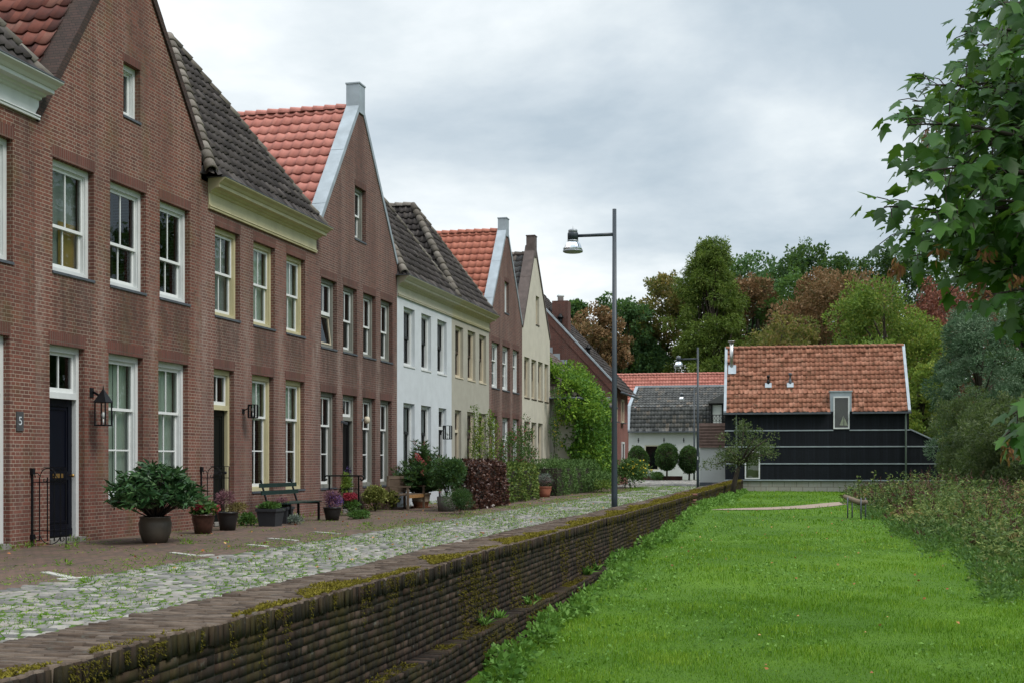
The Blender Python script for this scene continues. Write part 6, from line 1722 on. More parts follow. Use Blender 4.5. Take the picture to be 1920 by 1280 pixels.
# oleander in pale pot
p = G(789, 951); T = thing('potted_oleander', 'tall oleander with coral flowers in a pale banded pot', 'potted plant', (p.x, p.y, 0.006))
mb = MB(); mb.lathe([(0.20, 0), (0.25, 0.14), (0.262, 0.14), (0.262, 0.17), (0.255, 0.18), (0.275, 0.34), (0.30, 0.35), (0.30, 0.40), (0.26, 0.40), (0.25, 0.36)], (0, 0, 0.03), 24); po = mb.build('pot', M['pot_pale'], T)
mb = MB(); mb.lathe([(0.27, 0), (0.31, 0.028), (0.29, 0.028)], (0, 0, 0), 24); mb.build('saucer', M['terracotta'], po)
r = np.random.default_rng(41); lv = Leaves(42); fl = Leaves(43); mb = MB()
for k in range(150):
    a = r.random() * 6.28; rr_ = r.uniform(0.05, 0.82); tp = np.array([math.cos(a) * rr_ * 1.08 + 0.1, math.sin(a) * rr_ * 1.5, 1.60 - rr_ * 1.0 + r.normal(0, 0.24)])
    b0_ = np.array([0, 0, 0.35]); md = b0_ * 0.45 + tp * 0.55; md[2] += 0.12
    mb.tube([tuple(b0_), tuple(md), tuple(tp)], [0.010, 0.007, 0.003], 4)
    for f in np.linspace(0.22, 1.0, 9):
        q = (1 - f) ** 2 * b0_ + 2 * f * (1 - f) * md + f * f * tp
        n = 9; aa = r.random(n) * 6.28; d = np.stack([np.cos(aa) * 0.7, np.sin(aa) * 0.7, r.uniform(0.1, 0.9, n)], 1)
        lv.add(np.repeat(q[None], n, 0), d, 0.17 * r.uniform(0.7, 1.2, n), 0.028, np.clip(r.normal(0.5, 0.25, n), 0, 1))
    if k % 4 == 0: fl.blob(tp, 0.05, 14, 0.035, 0.03, shell=0.2)
for tp in ((0.2, -0.75, 1.42), (0.3, -0.65, 1.30), (0.15, -0.85, 1.52), (0.3, -0.7, 1.02), (0.1, -0.6, 1.45)): fl.blob(tp, 0.075, 34, 0.04, 0.034, shell=0.2); mb.tube([(0, 0, .4), (tp[0] * .6, tp[1] * .6, tp[2] * .7), tp], [0.008, 0.006, 0.003], 4)
mb.build('stems', M['twig'], T); lv.build('foliage', G_['dark'], T); fl.build('flowers', G_['pink_flower'], T)
# dark shrub in an old tub, front of the copper hedge
p = G(846, 958); T = thing('tub_shrub', 'dark green bay-like shrub growing from a grey wooden tub', 'potted plant', (p.x, p.y, 0.006))
mb = MB(); mb.lathe([(0.22, 0), (0.25, 0.2), (0.26, 0.40), (0.23, 0.40), (0.22, 0.36)], (-0.1, -0.1, 0), 18); mb.build('pot', M['tub'], T)
mb = MB(); stalks(mb, (-0.1, -0.1, 0.35), 10, 0.4, 0.9, 0.010, 5); mb.build('stems', M['twig'], T)
bush_leaves((-0.05, 0, 0.98), (0.52, 0.72, 0.58), 2600, 0.09, 0.04, 61, 'dark', T, 'foliage')
p = G(862, 963); T = thing('low_conifer', 'low dark green feathery shrub at the foot of the copper hedge', 'shrub', (p.x, p.y, 0)); bush_leaves((0, 0, 0.32), (0.50, 0.58, 0.42), 3400, 0.06, 0.012, 62, 'dark', T, 'foliage', flat=True); mb = MB(); stalks(mb, (0, 0, 0), 6, 0.2, 0.35, 0.01, 4); mb.build('stems', M['twig'], T)
# hedges
T = thing('copper_hedge', 'glossy copper beech hedge, dark purple and bronze leaves', 'hedge', (-9.2, 33.2, 0)); hedge_box(T, 4.1, 0.55, 1.30, 7600, 0.085, 0.055, 'copper', 71, rough=0.06)
T = thing('green_hedge', 'yellow green beech hedge right after the copper one', 'hedge', (-9.60, 37.5, 0)); hedge_box(T, 6.2, 0.9, 1.22, 7000, 0.085, 0.055, 'hedge', 72, rough=0.06)
T = thing('yew_hedge', 'dark clipped hedge behind the terracotta pot', 'hedge', (-11.0, 44.6, 0)); hedge_box(T, 6.4, 0.8, 1.15, 11000, 0.07, 0.035, 'yew', 73, rough=0.02)
T = thing('grey_green_hedge', 'loose grey green clipped hedge below the wall climber', 'hedge', (-9.7, 48.0, 0)); hedge_box(T, 8.8, 1.25, 1.28, 15000, 0.10, 0.024, 'rosemary', 74, rough=0.10)
# terracotta pot with wispy plant
potted('terracotta pot with a wispy grey plant before the dark hedge', 1021, 931.5, 0.26, 0.40, 'terracotta', [('grey_green', (0, 0, 0.62), (0.34, 0.42, 0.30), 900, 0.10, 0.010, 'foliage'), ('mauve_stem', (0, 0, 0.60), (0.34, 0.42, 0.28), 500, 0.10, 0.010, 'stems')], seed=14)
# climbing roses
def climber(label, px, z0, z1, wd, leaf, seed, flower=None, n=900, xf=12.0, name='climbing_rose', dep=0.25, zf=None):
    y = FY(px, xf); T = thing(name, label, 'climbing plant', (-xf + 0.15, y, 0), 0, 'roses and climbers on the fronts')
    r = np.random.default_rng(seed); lv = Leaves(seed); fl = Leaves(seed + 1); mb = MB(); ws = []
    for k in range(5):
        pts = [(0.05, (k - 2) * 0.05, 0)]
        for j in range(1, 7): pts.append((0.05 + r.uniform(0, 0.15), (k - 2) * wd * 0.14 * j / 3 + r.normal(0, 0.08), z1 * j / 6 * r.uniform(0.9, 1.0)))
        mb.tube(pts, [0.014 - 0.0018 * j for j in range(7)], 5)
    for k in range(22):
        c = (0.08 + r.uniform(0, dep), r.uniform(-wd / 2, wd / 2), z0 + (z1 - z0) * r.random())
        lv.blob(c, (dep * 0.7, 0.24, 0.26), n // 22, 0.075, 0.05, shell=0.2, tint=r.normal(0, 0.15))
        if flower and k % 2 == 0: fl.blob((c[0] + 0.1, c[1], c[2]), (0.1, 0.15, 0.15), 9, 0.05, 0.045, shell=0.4)
    mb.build('stems', M['twig'], T); lv.build('foliage', G_[leaf], T)
    if flower: fl.build('flowers', G_[flower], T)
climber('leafy climber with yellowing leaves by the greige house door, nearer stem', 876, 0.8, 3.15, 0.85, 'walnut', 201, None, 1300)
climber('leafy climber on the greige wall right next to the brown brick', 903, 0.8, 3.0, 0.9, 'walnut', 202, None, 1100)
climber('climbing rose at the left corner of the narrow brown brick house', 925, 0.8, 2.2, 0.7, 'mid', 203, 'red_flower', 700)
climber('climbing rose with red hips between the lower windows of the narrow brick house', 947, 0.8, 2.6, 0.9, 'mid', 204, 'red_flower', 1000)
climber('tallest red berried rose on the narrow brown brick house', 966, 0.8, 3.2, 0.9, 'mid', 205, 'red_flower', 1200)
climber('rose spreading onto the left side of the cream house front', 979, 0.8, 2.6, 1.0, 'mid', 206, 'red_flower', 1100)
climber('tall yellow flowered rose at the right corner of the cream house', 1029, 0.6, 4.6, 1.2, 'mid', 207, 'yellow_flower', 1500, 11.9)
# the great climber covering the low cottage
T = thing('wall_climber', 'huge bright green climber covering the low cottage front up to its roof', 'climbing plant', (-11.0, 57.15, 0))
r = np.random.default_rng(91); lv = Leaves(92)
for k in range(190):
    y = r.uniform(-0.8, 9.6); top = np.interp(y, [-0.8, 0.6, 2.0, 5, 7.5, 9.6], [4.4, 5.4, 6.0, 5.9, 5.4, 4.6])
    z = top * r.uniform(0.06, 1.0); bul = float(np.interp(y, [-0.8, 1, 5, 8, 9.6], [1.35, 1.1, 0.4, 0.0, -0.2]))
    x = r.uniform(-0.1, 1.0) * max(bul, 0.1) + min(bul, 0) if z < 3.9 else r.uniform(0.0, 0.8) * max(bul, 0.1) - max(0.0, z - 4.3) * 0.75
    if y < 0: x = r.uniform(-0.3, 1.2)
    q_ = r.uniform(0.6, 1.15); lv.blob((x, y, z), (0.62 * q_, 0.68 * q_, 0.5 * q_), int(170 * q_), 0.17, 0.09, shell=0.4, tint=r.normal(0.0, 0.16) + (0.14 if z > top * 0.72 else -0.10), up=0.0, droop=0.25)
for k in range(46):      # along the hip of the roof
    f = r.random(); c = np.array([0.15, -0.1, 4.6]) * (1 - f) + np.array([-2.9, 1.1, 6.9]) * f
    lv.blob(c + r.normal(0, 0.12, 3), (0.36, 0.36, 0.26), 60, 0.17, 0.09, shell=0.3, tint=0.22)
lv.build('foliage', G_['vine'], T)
mb = MB()
for k in range(9): mb.tube([(0.1, 0.5 + k, -0.1), (0.15, 0.6 + k, 1.6), (0.1, 0.4 + k + 0.5, 3.6)], [0.04, 0.03, 0.015], 6)
mb.build('stems', M['twig'], T)
shrub('pale green weeds and small shrubs under the wall climber', 1128, 922, [('rosemary', (0, 0, 0.45), (0.8, 3.0, 0.55), 2600, 0.13, 0.03, 'foliage'), ('walnut', (0.3, -1, 0.3), (0.5, 1.6, 0.35), 700, 0.1, 0.03, 'seed_heads')], seed=16)
shrub('bush dotted with yellow flowers at the bend of the street', 1181, 914, [('rosemary', (0, 0, 0.75), (1.1, 1.9, 0.85), 3600, 0.16, 0.05, 'foliage'), ('yellow_flower', (0.3, -0.4, 0.85), (1.0, 1.6, 0.75), 130, 0.09, 0.08, 'blossom')], name='flowering_bush', cat='bush', seed=17)
# topiary
def topiary(px, Z, w_, zc_, h_, label, seed, trunk=True):
    p = at(px, Z); T = thing('topiary_tree', label, 'topiary', (p.x, p.y, 0), 0, 'clipped trees in front of the farmhouse')
    lv = Leaves(seed); lv.blob((0, 0, zc_), (w_ * .48, w_ * .48, h_ * .48), 4200, 0.10, 0.06, shell=0.86, up=0.1)
    for u in unit(46, lv.r): lv.blob(np.array([0, 0, zc_]) + u * np.array([w_, w_, h_]) * .46, (0.17, 0.17, 0.15), 55, 0.10, 0.06, shell=0.3, tint=lv.r.normal(0.1, 0.15))
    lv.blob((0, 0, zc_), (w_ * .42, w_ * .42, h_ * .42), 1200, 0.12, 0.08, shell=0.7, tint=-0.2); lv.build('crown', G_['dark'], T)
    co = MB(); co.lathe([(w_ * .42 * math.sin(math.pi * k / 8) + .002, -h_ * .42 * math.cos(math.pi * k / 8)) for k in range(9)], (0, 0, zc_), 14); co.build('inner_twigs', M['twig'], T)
    mb = MB(); mb.tube([(0, 0, 0), (0.03, 0, zc_ * 0.5), (0, 0, zc_)], [0.07, 0.06, 0.04], 7); mb.build('trunk', M['bark'], T)
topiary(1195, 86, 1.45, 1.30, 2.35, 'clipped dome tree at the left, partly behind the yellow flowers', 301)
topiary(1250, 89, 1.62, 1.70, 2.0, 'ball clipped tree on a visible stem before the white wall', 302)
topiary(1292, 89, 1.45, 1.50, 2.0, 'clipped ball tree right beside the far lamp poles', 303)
shrub('low plants filling the planter below the farmhouse window', 1232, 900.5, [('dark', (0, 0, 0.3), (0.5, 1.8, 0.35), 1100, 0.16, 0.06, 'foliage')], seed=18, stems=(6, 0.3, 0.4, 0.01))
# apple tree on the lawn
p = at(1377, 50.0); gz = float(grass_z(p.x, p.y))
T = thing('apple_tree', 'small leaning apple tree on the lawn before the black barn', 'tree', (p.x, p.y, gz))
s_a = F / 50.0
def aw_(px, py, dy=0.0): return ((px - 1377) / s_a, dy, EYE + (865 - py) / s_a - gz)
mb = MB()
mb.tube([(-0.10, 0, -0.05), aw_(1377, 905), aw_(1383, 880), aw_(1388, 868)], [0.13, 0.10, 0.095, 0.085], 10)
ends = [(1345, 850), (1340, 870), (1360, 838), (1395, 800), (1420, 815), (1432, 838), (1450, 850), (1405, 845), (1373, 848), (1440, 822)]
r = np.random.default_rng(51); lv = Leaves(52)
for k, (a, b) in enumerate(ends):
    dy = r.uniform(-0.8, 0.8); e_ = aw_(a, b, dy); s0 = aw_(1388, 869)
    m_ = tuple((np.array(e_) * 0.5 + np.array(s0) * 0.5) + np.array([0, 0, 0.12]))
    mb.tube([s0, m_, e_], [0.06, 0.035, 0.012], 6)
    for f in np.linspace(0.45, 1.05, 6):
        c = np.array(s0) * (1 - f) + np.array(e_) * f + r.normal(0, 0.16, 3)
        lv.blob(c, (0.30, 0.34, 0.20), 40, 0.085, 0.05, shell=0.2, tint=r.normal(0, 0.15))
for c in ((1395, 797, 0), (1393, 812, 0.1), (1410, 826, -.3), (1378, 832, .2), (1425, 832, .3)):
    lv.blob(aw_(*c), (0.32, 0.4, 0.26), 130, 0.085, 0.05, shell=0.2)
mb.build('trunk', M['bark'], T); lv.build('crown', G_['bush'], T)

# ---------------------------------------------------------------- trees behind the village
def far(name, label, px, Z, top, wpx, leaf, seed, grp='trees of the wood behind the village', **kw):
    p = at(px, Z); s_ = F / Z; h = EYE + (865 - top) / s_ + 0.3
    return tree(name, label, grp, (p.x, p.y, -0.3), h, wpx / s_, leaf, seed=seed, **kw)
far('broadleaf_tree', 'dark green tree just right of the brown chimney of the gable house', 1072, 125, 566, 85, 'oak', 401, n=10000, L=0.33, Wd=0.24)
far('chestnut_tree', 'rusty brown tree beside the nearest lamp pole, left of it', 1116, 118, 586, 128, 'rust', 402, n=15000, L=0.30, Wd=0.20)
far('broadleaf_tree', 'dark green tree right behind the nearest lamp pole', 1178, 122, 574, 146, 'oak', 403, n=20000, L=0.30, Wd=0.21)
far('chestnut_tree', 'orange and green chestnut left of the tall conifer', 1243, 124, 530, 158, 'rusty_green', 404, n=20000, L=0.30, Wd=0.20)
far('broadleaf_tree', 'light green lower tree peeping over the red roof, left of the conifer', 1215, 124, 640, 134, 'mid', 420, n=10000, L=0.26, Wd=0.18, crown_base=0.1)
far('cypress_tree', 'tallest olive green conifer with pointed top behind the farmhouse', 1334, 118, 459, 262, 'cypress', 405, n=62000, L=0.33, Wd=0.10, clumps=230, shape='cone', clump_r=0.84, droop=0.5, trunk_r=0.4, crown_base=0.10)
far('chestnut_tree', 'rust coloured chestnut right of the tall conifer', 1412, 122, 527, 146, 'rust', 406, n=18000, L=0.30, Wd=0.20)
far('broadleaf_tree', 'yellow green oak topping the rusty tree right of the conifer', 1402, 150, 498, 183, 'oak', 407, n=16000, L=0.40, Wd=0.28)
far('broadleaf_tree', 'mid green rounded tree between two rusty chestnuts', 1492, 118, 519, 158, 'mid', 408, n=22000, L=0.28, Wd=0.20)
far('broadleaf_tree', 'high dark oak crown against the sky above the barn ridge', 1532, 150, 474, 183, 'dark', 409, n=18000, L=0.40, Wd=0.28)
far('broadleaf_tree', 'distant oak between conifer and the high dark oak', 1462, 155, 508, 146, 'oak', 410, n=12000, L=0.40, Wd=0.28)
far('chestnut_tree', 'broad rusty chestnut right above the middle of the barn roof', 1568, 110, 527, 244, 'rust', 411, n=30000, L=0.28, Wd=0.18, clumps=46)
far('broadleaf_tree', 'dark oak with open crown, partly behind the maple twigs', 1672, 135, 482, 183, 'dark', 412, n=16000, L=0.33, Wd=0.24, clumps=26)
far('walnut_tree', 'yellowish light green tree directly behind the right end of the barn', 1655, 82, 548, 231, 'walnut', 413, n=30000, L=0.21, Wd=0.11, clumps=50, crown_base=0.12)
far('redbrown_tree', 'dark red brown tree right of the yellowish green one', 1778, 104, 548, 207, 'redbrown', 414, n=22000, L=0.28, Wd=0.17, crown_base=0.1)
far('broadleaf_tree', 'dark oak far right behind the maple leaves', 1850, 130, 470, 256, 'dark', 415, n=18000, L=0.33, Wd=0.24)
far('chestnut_tree', 'faded chestnut low behind the barn ridge, left part', 1470, 100, 600, 158, 'rusty_green', 416, n=12000, L=0.26, Wd=0.17)
far('willow_tree', 'silvery grey green willow right of the barn', 1838, 60, 585, 175, 'willow', 417, n=44000, L=0.17, Wd=0.04, clumps=60, crown_base=0.16, clump_r=0.7)
far('broadleaf_tree', 'yellow tinged shrub tree hugging the right barn gable', 1722, 74, 690, 90, 'walnut', 418, n=13000, L=0.18, Wd=0.10, crown_base=0.04)
far('dark_tree', 'dark tree at the right edge behind the willow', 1950, 66, 560, 190, 'dark', 419, n=24000, L=0.21, Wd=0.14, crown_base=0.05)
far('shade_shrub', 'large dull green wild shrub covering the right end of the barn', 1853, 50, 778, 150, 'bush', 421, n=34000, L=0.11, Wd=0.05, clumps=60, crown_base=0.02, cat='shrub', clump_r=0.6, grp='wild shrubs right of the barn', trunk_r=0.1)
far('shade_shrub', 'dark wild shrub at the right edge behind the tall weeds', 1925, 42, 750, 190, 'bush', 422, n=26000, L=0.11, Wd=0.05, clumps=50, crown_base=0.02, cat='shrub', clump_r=0.65, grp='wild shrubs right of the barn', trunk_r=0.1)
far('shade_shrub', 'reddish tinted arching shrub above the lean-to roof', 1815, 56, 735, 110, 'bush', 423, n=14000, L=0.11, Wd=0.04, clumps=30, crown_base=0.05, cat='shrub', clump_r=0.5, grp='wild shrubs right of the barn', trunk_r=0.08)
# the wood reads as one dark mass below the crowns
lv = Leaves(77); r = np.random.default_rng(78)
for k in range(330):
    px = r.uniform(1040, 2300); Z = r.uniform(135, 175); c = at(px, Z, r.uniform(0, 11.5))
    lv.blob(tuple(c), (2.4, 2.4, 1.9), 60, 0.8, 0.55, shell=0.4, tint=r.normal(0, 0.15))
o = lv.build('distant_wood', G_['oak']); tag(o, kind='stuff')
# trees on the lawn side, out of frame: they shade and are mirrored in the window panes
for k, (x, y, h, wd_t) in enumerate(((27, 66, 19, 15), (34, 84, 21, 16), (20, 52, 15, 10), (44, 70, 20, 16), (30, 98, 22, 16), (26, 40, 15, 11))):
    tree('meadow_tree', 'tall dark tree on the meadow to the right, outside the picture', 'meadow trees', (x, y, float(grass_z(x, y))), h, wd_t, 'oak', n=6500, L=0.6, Wd=0.42, seed=430 + k)

# ---------------------------------------------------------------- foreground maple
green('samara', (0.07, 0.028, 0.015), (0.13, 0.05, 0.025), (0.2, 0.09, 0.04))
T_ = at(2700, 6.6); gz = float(grass_z(T_.x, T_.y))
MT = thing('maple_tree', 'sycamore maple whose leafy branches hang in from the right edge', 'tree', (T_.x, T_.y, gz))
org = np.array([T_.x, T_.y, gz])
def cpt(px, py, Z): p = at(px, Z); return np.array([p.x, p.y, EYE + (HOR - py) * Z / F]) - org
r = np.random.default_rng(61)
mb = MB()
mb.tube([(0, 0, -0.2), (0.05, 0.02, 1.5), (0.0, 0.1, 3.5), (0.1, 0.0, 6.5)], [0.22, 0.18, 0.14, 0.06], 12)
lobes = np.array([(0, 0), (-0.16, 0.02), (-0.40, 0.10), (-0.30, 0.26), (-0.55, 0.50), (-0.26, 0.52), (-0.20, 0.66), (0, 1.0), (0.20, 0.66), (0.26, 0.52), (0.55, 0.50), (0.30, 0.26), (0.40, 0.10), (0.16, 0.02)])
LF, LV, LR = [], [], []
nv0 = 0
def maple_leaf(base, d, nrm, size, tone):
    global nv0
    d = d / np.linalg.norm(d); s_ = np.cross(d, nrm); s_ /= np.linalg.norm(s_) + 1e-9; n_ = np.cross(s_, d)
    v = base[None] + (lobes[:, :1] * s_[None] + lobes[:, 1:] * d[None]) * size - n_[None] * size * (np.abs(lobes[:, :1]) * 0.30 + 0.22 * lobes[:, 1:] ** 2)
    LV.append(v)
    # two half blades, split along the midrib, as fans from the base
    left = [0, 1, 2, 3, 4, 5, 6, 7]; right = [0, 7, 8, 9, 10, 11, 12, 13]
    for seq in (left, right):
        for i in range(1, len(seq) - 1): LF.append((nv0 + seq[0], nv0 + seq[i], nv0 + seq[i + 1])); LR.append(tone)
    nv0 += len(lobes)
pet = MB()
def spray(tip, root, Z, n_nodes, Zr=None, spread=0.16, size=0.135, dense=2, bare=0.0):
    """a twig from root to tip (picture columns and rows at depth Z) with opposite leaves"""
    a, b = cpt(root[0], root[1], Zr or Z), cpt(tip[0], tip[1], Z)
    mid = (a + b) / 2 + np.array([0, 0, 0.12])
    pts = [(1 - f) ** 2 * a + 2 * f * (1 - f) * mid + f * f * b for f in np.linspace(0, 1, 9)]
    mb.tube(pts, [0.016 * (1 - f * 0.8) for f in np.linspace(0, 1, 9)], 6)
    ax = (b - a) / np.linalg.norm(b - a)
    for i in range(n_nodes):
        f = bare + (1 - bare) * (i + r.random() * 0.5) / n_nodes
        q = (1 - f) ** 2 * a + 2 * f * (1 - f) * mid + f * f * b
        for k in range(dense):
            ang = r.random() * 6.28
            out = np.array([math.cos(ang), math.sin(ang), r.normal(0, 0.6)]) * 0.8 + ax * 0.75 * (0.4 + f)
            out /= np.linalg.norm(out)
            pl = spread * r.uniform(0.35, 1.2) * (1.15 - 0.5 * f)
            e_ = q + out * pl; e_[2] -= 0.02
            if k == 0: pet.tube([q, (q + e_) / 2 + np.array([0, 0, 0.012]), e_], 0.0026, 4, cap=False)
            d = out * 0.65 + np.array([0, 0, -r.uniform(0.15, 0.9)]) + r.normal(0, 0.22, 3)
            nn = np.array([r.normal(-0.05, 0.45), r.normal(-0.25, 0.45), 1.0])
            maple_leaf(e_, d, nn, size * r.uniform(0.6, 1.2) * (1.0 - 0.3 * f), float(np.clip(r.normal(0.45, 0.25), 0, 1)))
tips = [((1795, 12), (2080, 60)), ((1740, 125), (2060, 190)), ((1762, 60), (2060, 110)), ((1672, 200), (2020, 290)), ((1700, 260), (2020, 330)), ((1690, 322), (1990, 360)), ((1655, 300), (1960, 390)), ((1612, 388), (1930, 470)),
        ((1640, 432), (1930, 500)), ((1668, 480), (1960, 505)), ((1735, 380), (2050, 430)), ((1800, 300), (2080, 340)), ((1820, 200), (2090, 240)), ((1850, 100), (2110, 150)), ((1745, 520), (2040, 520)), ((1795, 560), (2080, 560)),
        ((1850, 596), (2100, 590)), ((1890, 490), (2140, 500)), ((1880, 400), (2120, 400)), ((1890, 300), (2140, 310)), ((1890, 30), (2140, 60)), ((1900, 180), (2140, 220)), ((1830, 440), (2090, 470)), ((1775, 250), (2060, 280))]
tips += [((1665, 190), (1990, 260)), ((1690, 160), (2000, 230)), ((1655, 235), (1980, 300)), ((1735, 205), (2010, 260)), ((1760, 160), (2040, 210)), ((1705, 300), (2000, 340)), ((1765, 330), (2040, 360)), ((1700, 400), (1990, 430)), ((1755, 455), (2040, 470)), ((1680, 445), (1980, 470))]
tips = [((p[0] + 46, p[1]), (q_[0] + 30, q_[1])) for p, q_ in tips]
for k, (tp, rt) in enumerate(tips):
    Z = 5.6 + 1.6 * ((k * 0.618) % 1)
    spray(tp, rt, Z, 24, Z + 0.5, dense=3, size=0.122, spread=0.19)
for k in range(40):
    x, y = r.uniform(1790, 1960), r.uniform(-10, 560)
    x = max(x, np.interp(y, [0, 120, 200, 400, 560], [1830, 1780, 1740, 1720, 1800]))
    Z = r.uniform(6.2, 7.8); spray((x + 20, y), (x + 280, y + r.uniform(0, 80)), Z, 15, Z + 0.3, dense=3, size=0.125, spread=0.22)
for tp, rt in (((1885, 815), (2120, 740)), ((1900, 775), (2120, 720)), ((1895, 838), (2120, 780))): spray(tp, rt, 5.2, 6, 5.4, dense=2, size=0.145, spread=0.13, bare=0.5)
for rt in ((2060, 190), (2020, 330), (1960, 500), (2080, 60), (2090, 460), (2080, 560), (2090, 720), (2140, 310)):
    b = cpt(rt[0], rt[1], 6.6); s0 = np.array([0.05, 0.05, max(1.2, b[2] - 0.5)]); mb.tube([s0, (s0 + b) / 2 + np.array([0, 0, .1]), b], [0.04, 0.026, 0.016], 7)
# the rest of the crown, round the trunk and out of the picture
for k in range(150):
    px, py = r.uniform(2010, 3300), r.uniform(-900, 520); Z = r.uniform(5.2, 9.0)
    c = cpt(px, py, Z)
    for q in range(22):
        e_ = c + r.normal(0, 0.20, 3); d = np.array([r.normal(), r.normal(), -r.uniform(0.2, 1.0)])
        maple_leaf(e_, d, np.array([r.normal(0, 0.4), r.normal(0, 0.4), 1.0]), 0.13 * r.uniform(0.7, 1.2), float(np.clip(r.normal(0.45, 0.25), 0, 1)))
mb.v_n = 0; mb.add(pet.v, pet.f, True); mb.build('trunk', M['twig'], MT)
np_mesh('crown', np.concatenate(LV), np.array(LF), G_['maple'], MT, np.array(LR))
for (px, py) in ((1680, 505), (1684, 492), (1836, 540), (1905, 520), (1768, 470), (1895, 850), (1890, 830), (1738, 250), (1850, 470)):
    c = cpt(px, py, 6.0); sd = Leaves(66 + px)
    n = 18; d = np.tile([0, 0, -1.0], (n, 1)) + sd.r.normal(0, 0.5, (n, 3)); sd.add(c + sd.r.normal(0, 0.017, (n, 3)), d, 0.05, 0.016); sd.build('seed_cluster', G_['samara'], MT)

# ---------------------------------------------------------------- lawn blades, weeds, moss, fallen leaves
def in_cam(n, Z0, Z1, pxa, pxb, r, pw=1.0):
    Z = np.sqrt(r.uniform(Z0 ** 2, Z1 ** 2, n)); px = r.uniform(pxa, pxb, n)
    X = (px - 960) / F * Z
    return X * CT - Z * ST, X * ST + Z * CT, Z
r = np.random.default_rng(71)
VV, FF, RR = [], [], []
tot = 0
def blades(n, Z0, Z1, h0, h1, w0, pxb=2120):
    global tot
    x, y, Z = in_cam(n, Z0, Z1, 700, pxb, r)
    m = (x > wall_front(y) + 0.06 + 0.15 * (y < 20))
    # bare earth and gravel stay open
    pat = np.sin(x * 1.9 + 1.3 * np.sin(y * 0.8)) * np.cos(y * 1.4 + np.sin(x * 1.1))
    edge = np.clip((x - wall_front(y)) / 1.6, 0, 1)
    m &= ~((edge < 0.55) & (pat > 0.35) & (r.random(n) < 0.75))
    cx = np.array([at(p, z).x for p, z, _ in ctr]); cy = np.array([at(p, z).y for p, z, _ in ctr]); hw_ = np.array([h for _, _, h in ctr])
    m &= ~(np.abs(y - np.interp(x, cx, cy, left=-99, right=-99)) < np.interp(x, cx, hw_) * (0.72 + 0.45 * r.random(n) + 0.15 * np.sin(x * 3.1)))
    x, y, Z = x[m], y[m], Z[m]; n = len(x)
    z = grass_z(x, y)
    clump = 0.5 + 0.5 * np.sin(x * 2.3 + 2 * np.sin(y * 1.1)) * np.sin(y * 2.9 + 1.5 * np.sin(x * 0.9))
    h = r.uniform(h0, h1, n) * (0.45 + 1.0 * clump ** 1.5) * (1 + 0.8 * (r.random(n) < 0.03))
    a = r.random(n) * 6.28; b = r.random(n) * 6.28; ln = r.uniform(0.2, 0.9, n)
    w_ = w0 * r.uniform(0.7, 1.4, n)
    p0 = np.stack([x, y, z - 0.01], 1)
    s_ = np.stack([np.cos(a), np.sin(a), 0 * a], 1) * w_[:, None] / 2
    mid = p0 + np.stack([np.cos(b) * h * ln * 0.25, np.sin(b) * h * ln * 0.25, h * 0.6], 1)
    tip = p0 + np.stack([np.cos(b) * h * ln * 0.9, np.sin(b) * h * ln * 0.9, h * (1.05 - 0.4 * ln)], 1)
    v = np.stack([p0 - s_, p0 + s_, mid + s_ * 0.7, mid - s_ * 0.7, tip], 1).reshape(-1, 3)
    i = np.arange(n)[:, None] * 5
    f = np.concatenate([i + np.array([[0, 1, 2]]), i + np.array([[0, 2, 3]]), i + np.array([[3, 2, 4]])], 0)
    tone = np.clip(r.normal(0.45, 0.19, n) + 0.24 * (clump - 0.5) + 0.10 * np.sin(x * 0.61 + 1 + np.sin(y * 0.4)) * np.sin(y * 0.33 + 0.6 * np.sin(x * 0.7)) + 0.12 * np.sin(x * 3.7 + y) * np.sin(y * 4.3 - x * 1.7), 0, 1)
    VV.append(v); FF.append(f + tot); RR.append(np.tile(tone, 3)); tot += len(v)
blades(95000, 10.5, 17, 0.035, 0.085, 0.0055)
blades(75000, 17, 27, 0.035, 0.085, 0.0085)
blades(42000, 27, 42, 0.035, 0.08, 0.016)
blades(30000, 42, 68, 0.04, 0.09, 0.026)
o = np_mesh('grass', np.concatenate(VV), np.concatenate(FF), G_['grass'], None, np.concatenate(RR)); tag(o, kind='stuff')
# broad-leaved weeds: nettles along the wall foot
lv = Leaves(81); r = np.random.default_rng(82)
y = 11.2
while y < 60:
    dens = 1.0 if y < 36 else 0.6
    c = (float(wall_front(y)) + (0.34 if y < 19.9 else 0.22) + r.uniform(0, 0.22), y, float(grass_z(-3.1, y)) + 0.10)
    if r.random() < 0.62 * dens:
        sz = r.uniform(0.6, 1.25)
        lv.blob(c, (0.17 * sz, 0.26 * sz, 0.13 * sz), int(110 * sz), 0.07, 0.05, shell=0.35, up=0.3, tint=r.normal(0, 0.12))
    y += r.uniform(0.22, 0.5)
for k in range(30):
    p = at(r.uniform(1315, 1375), r.uniform(40, 60)); lv.blob((p.x, p.y, float(grass_z(p.x, p.y)) + 0.08), (0.35, 0.4, 0.12), 60, 0.09, 0.07, shell=0.3, up=0.3)
o = lv.build('nettles', G_['bright']); tag(o, kind='stuff')
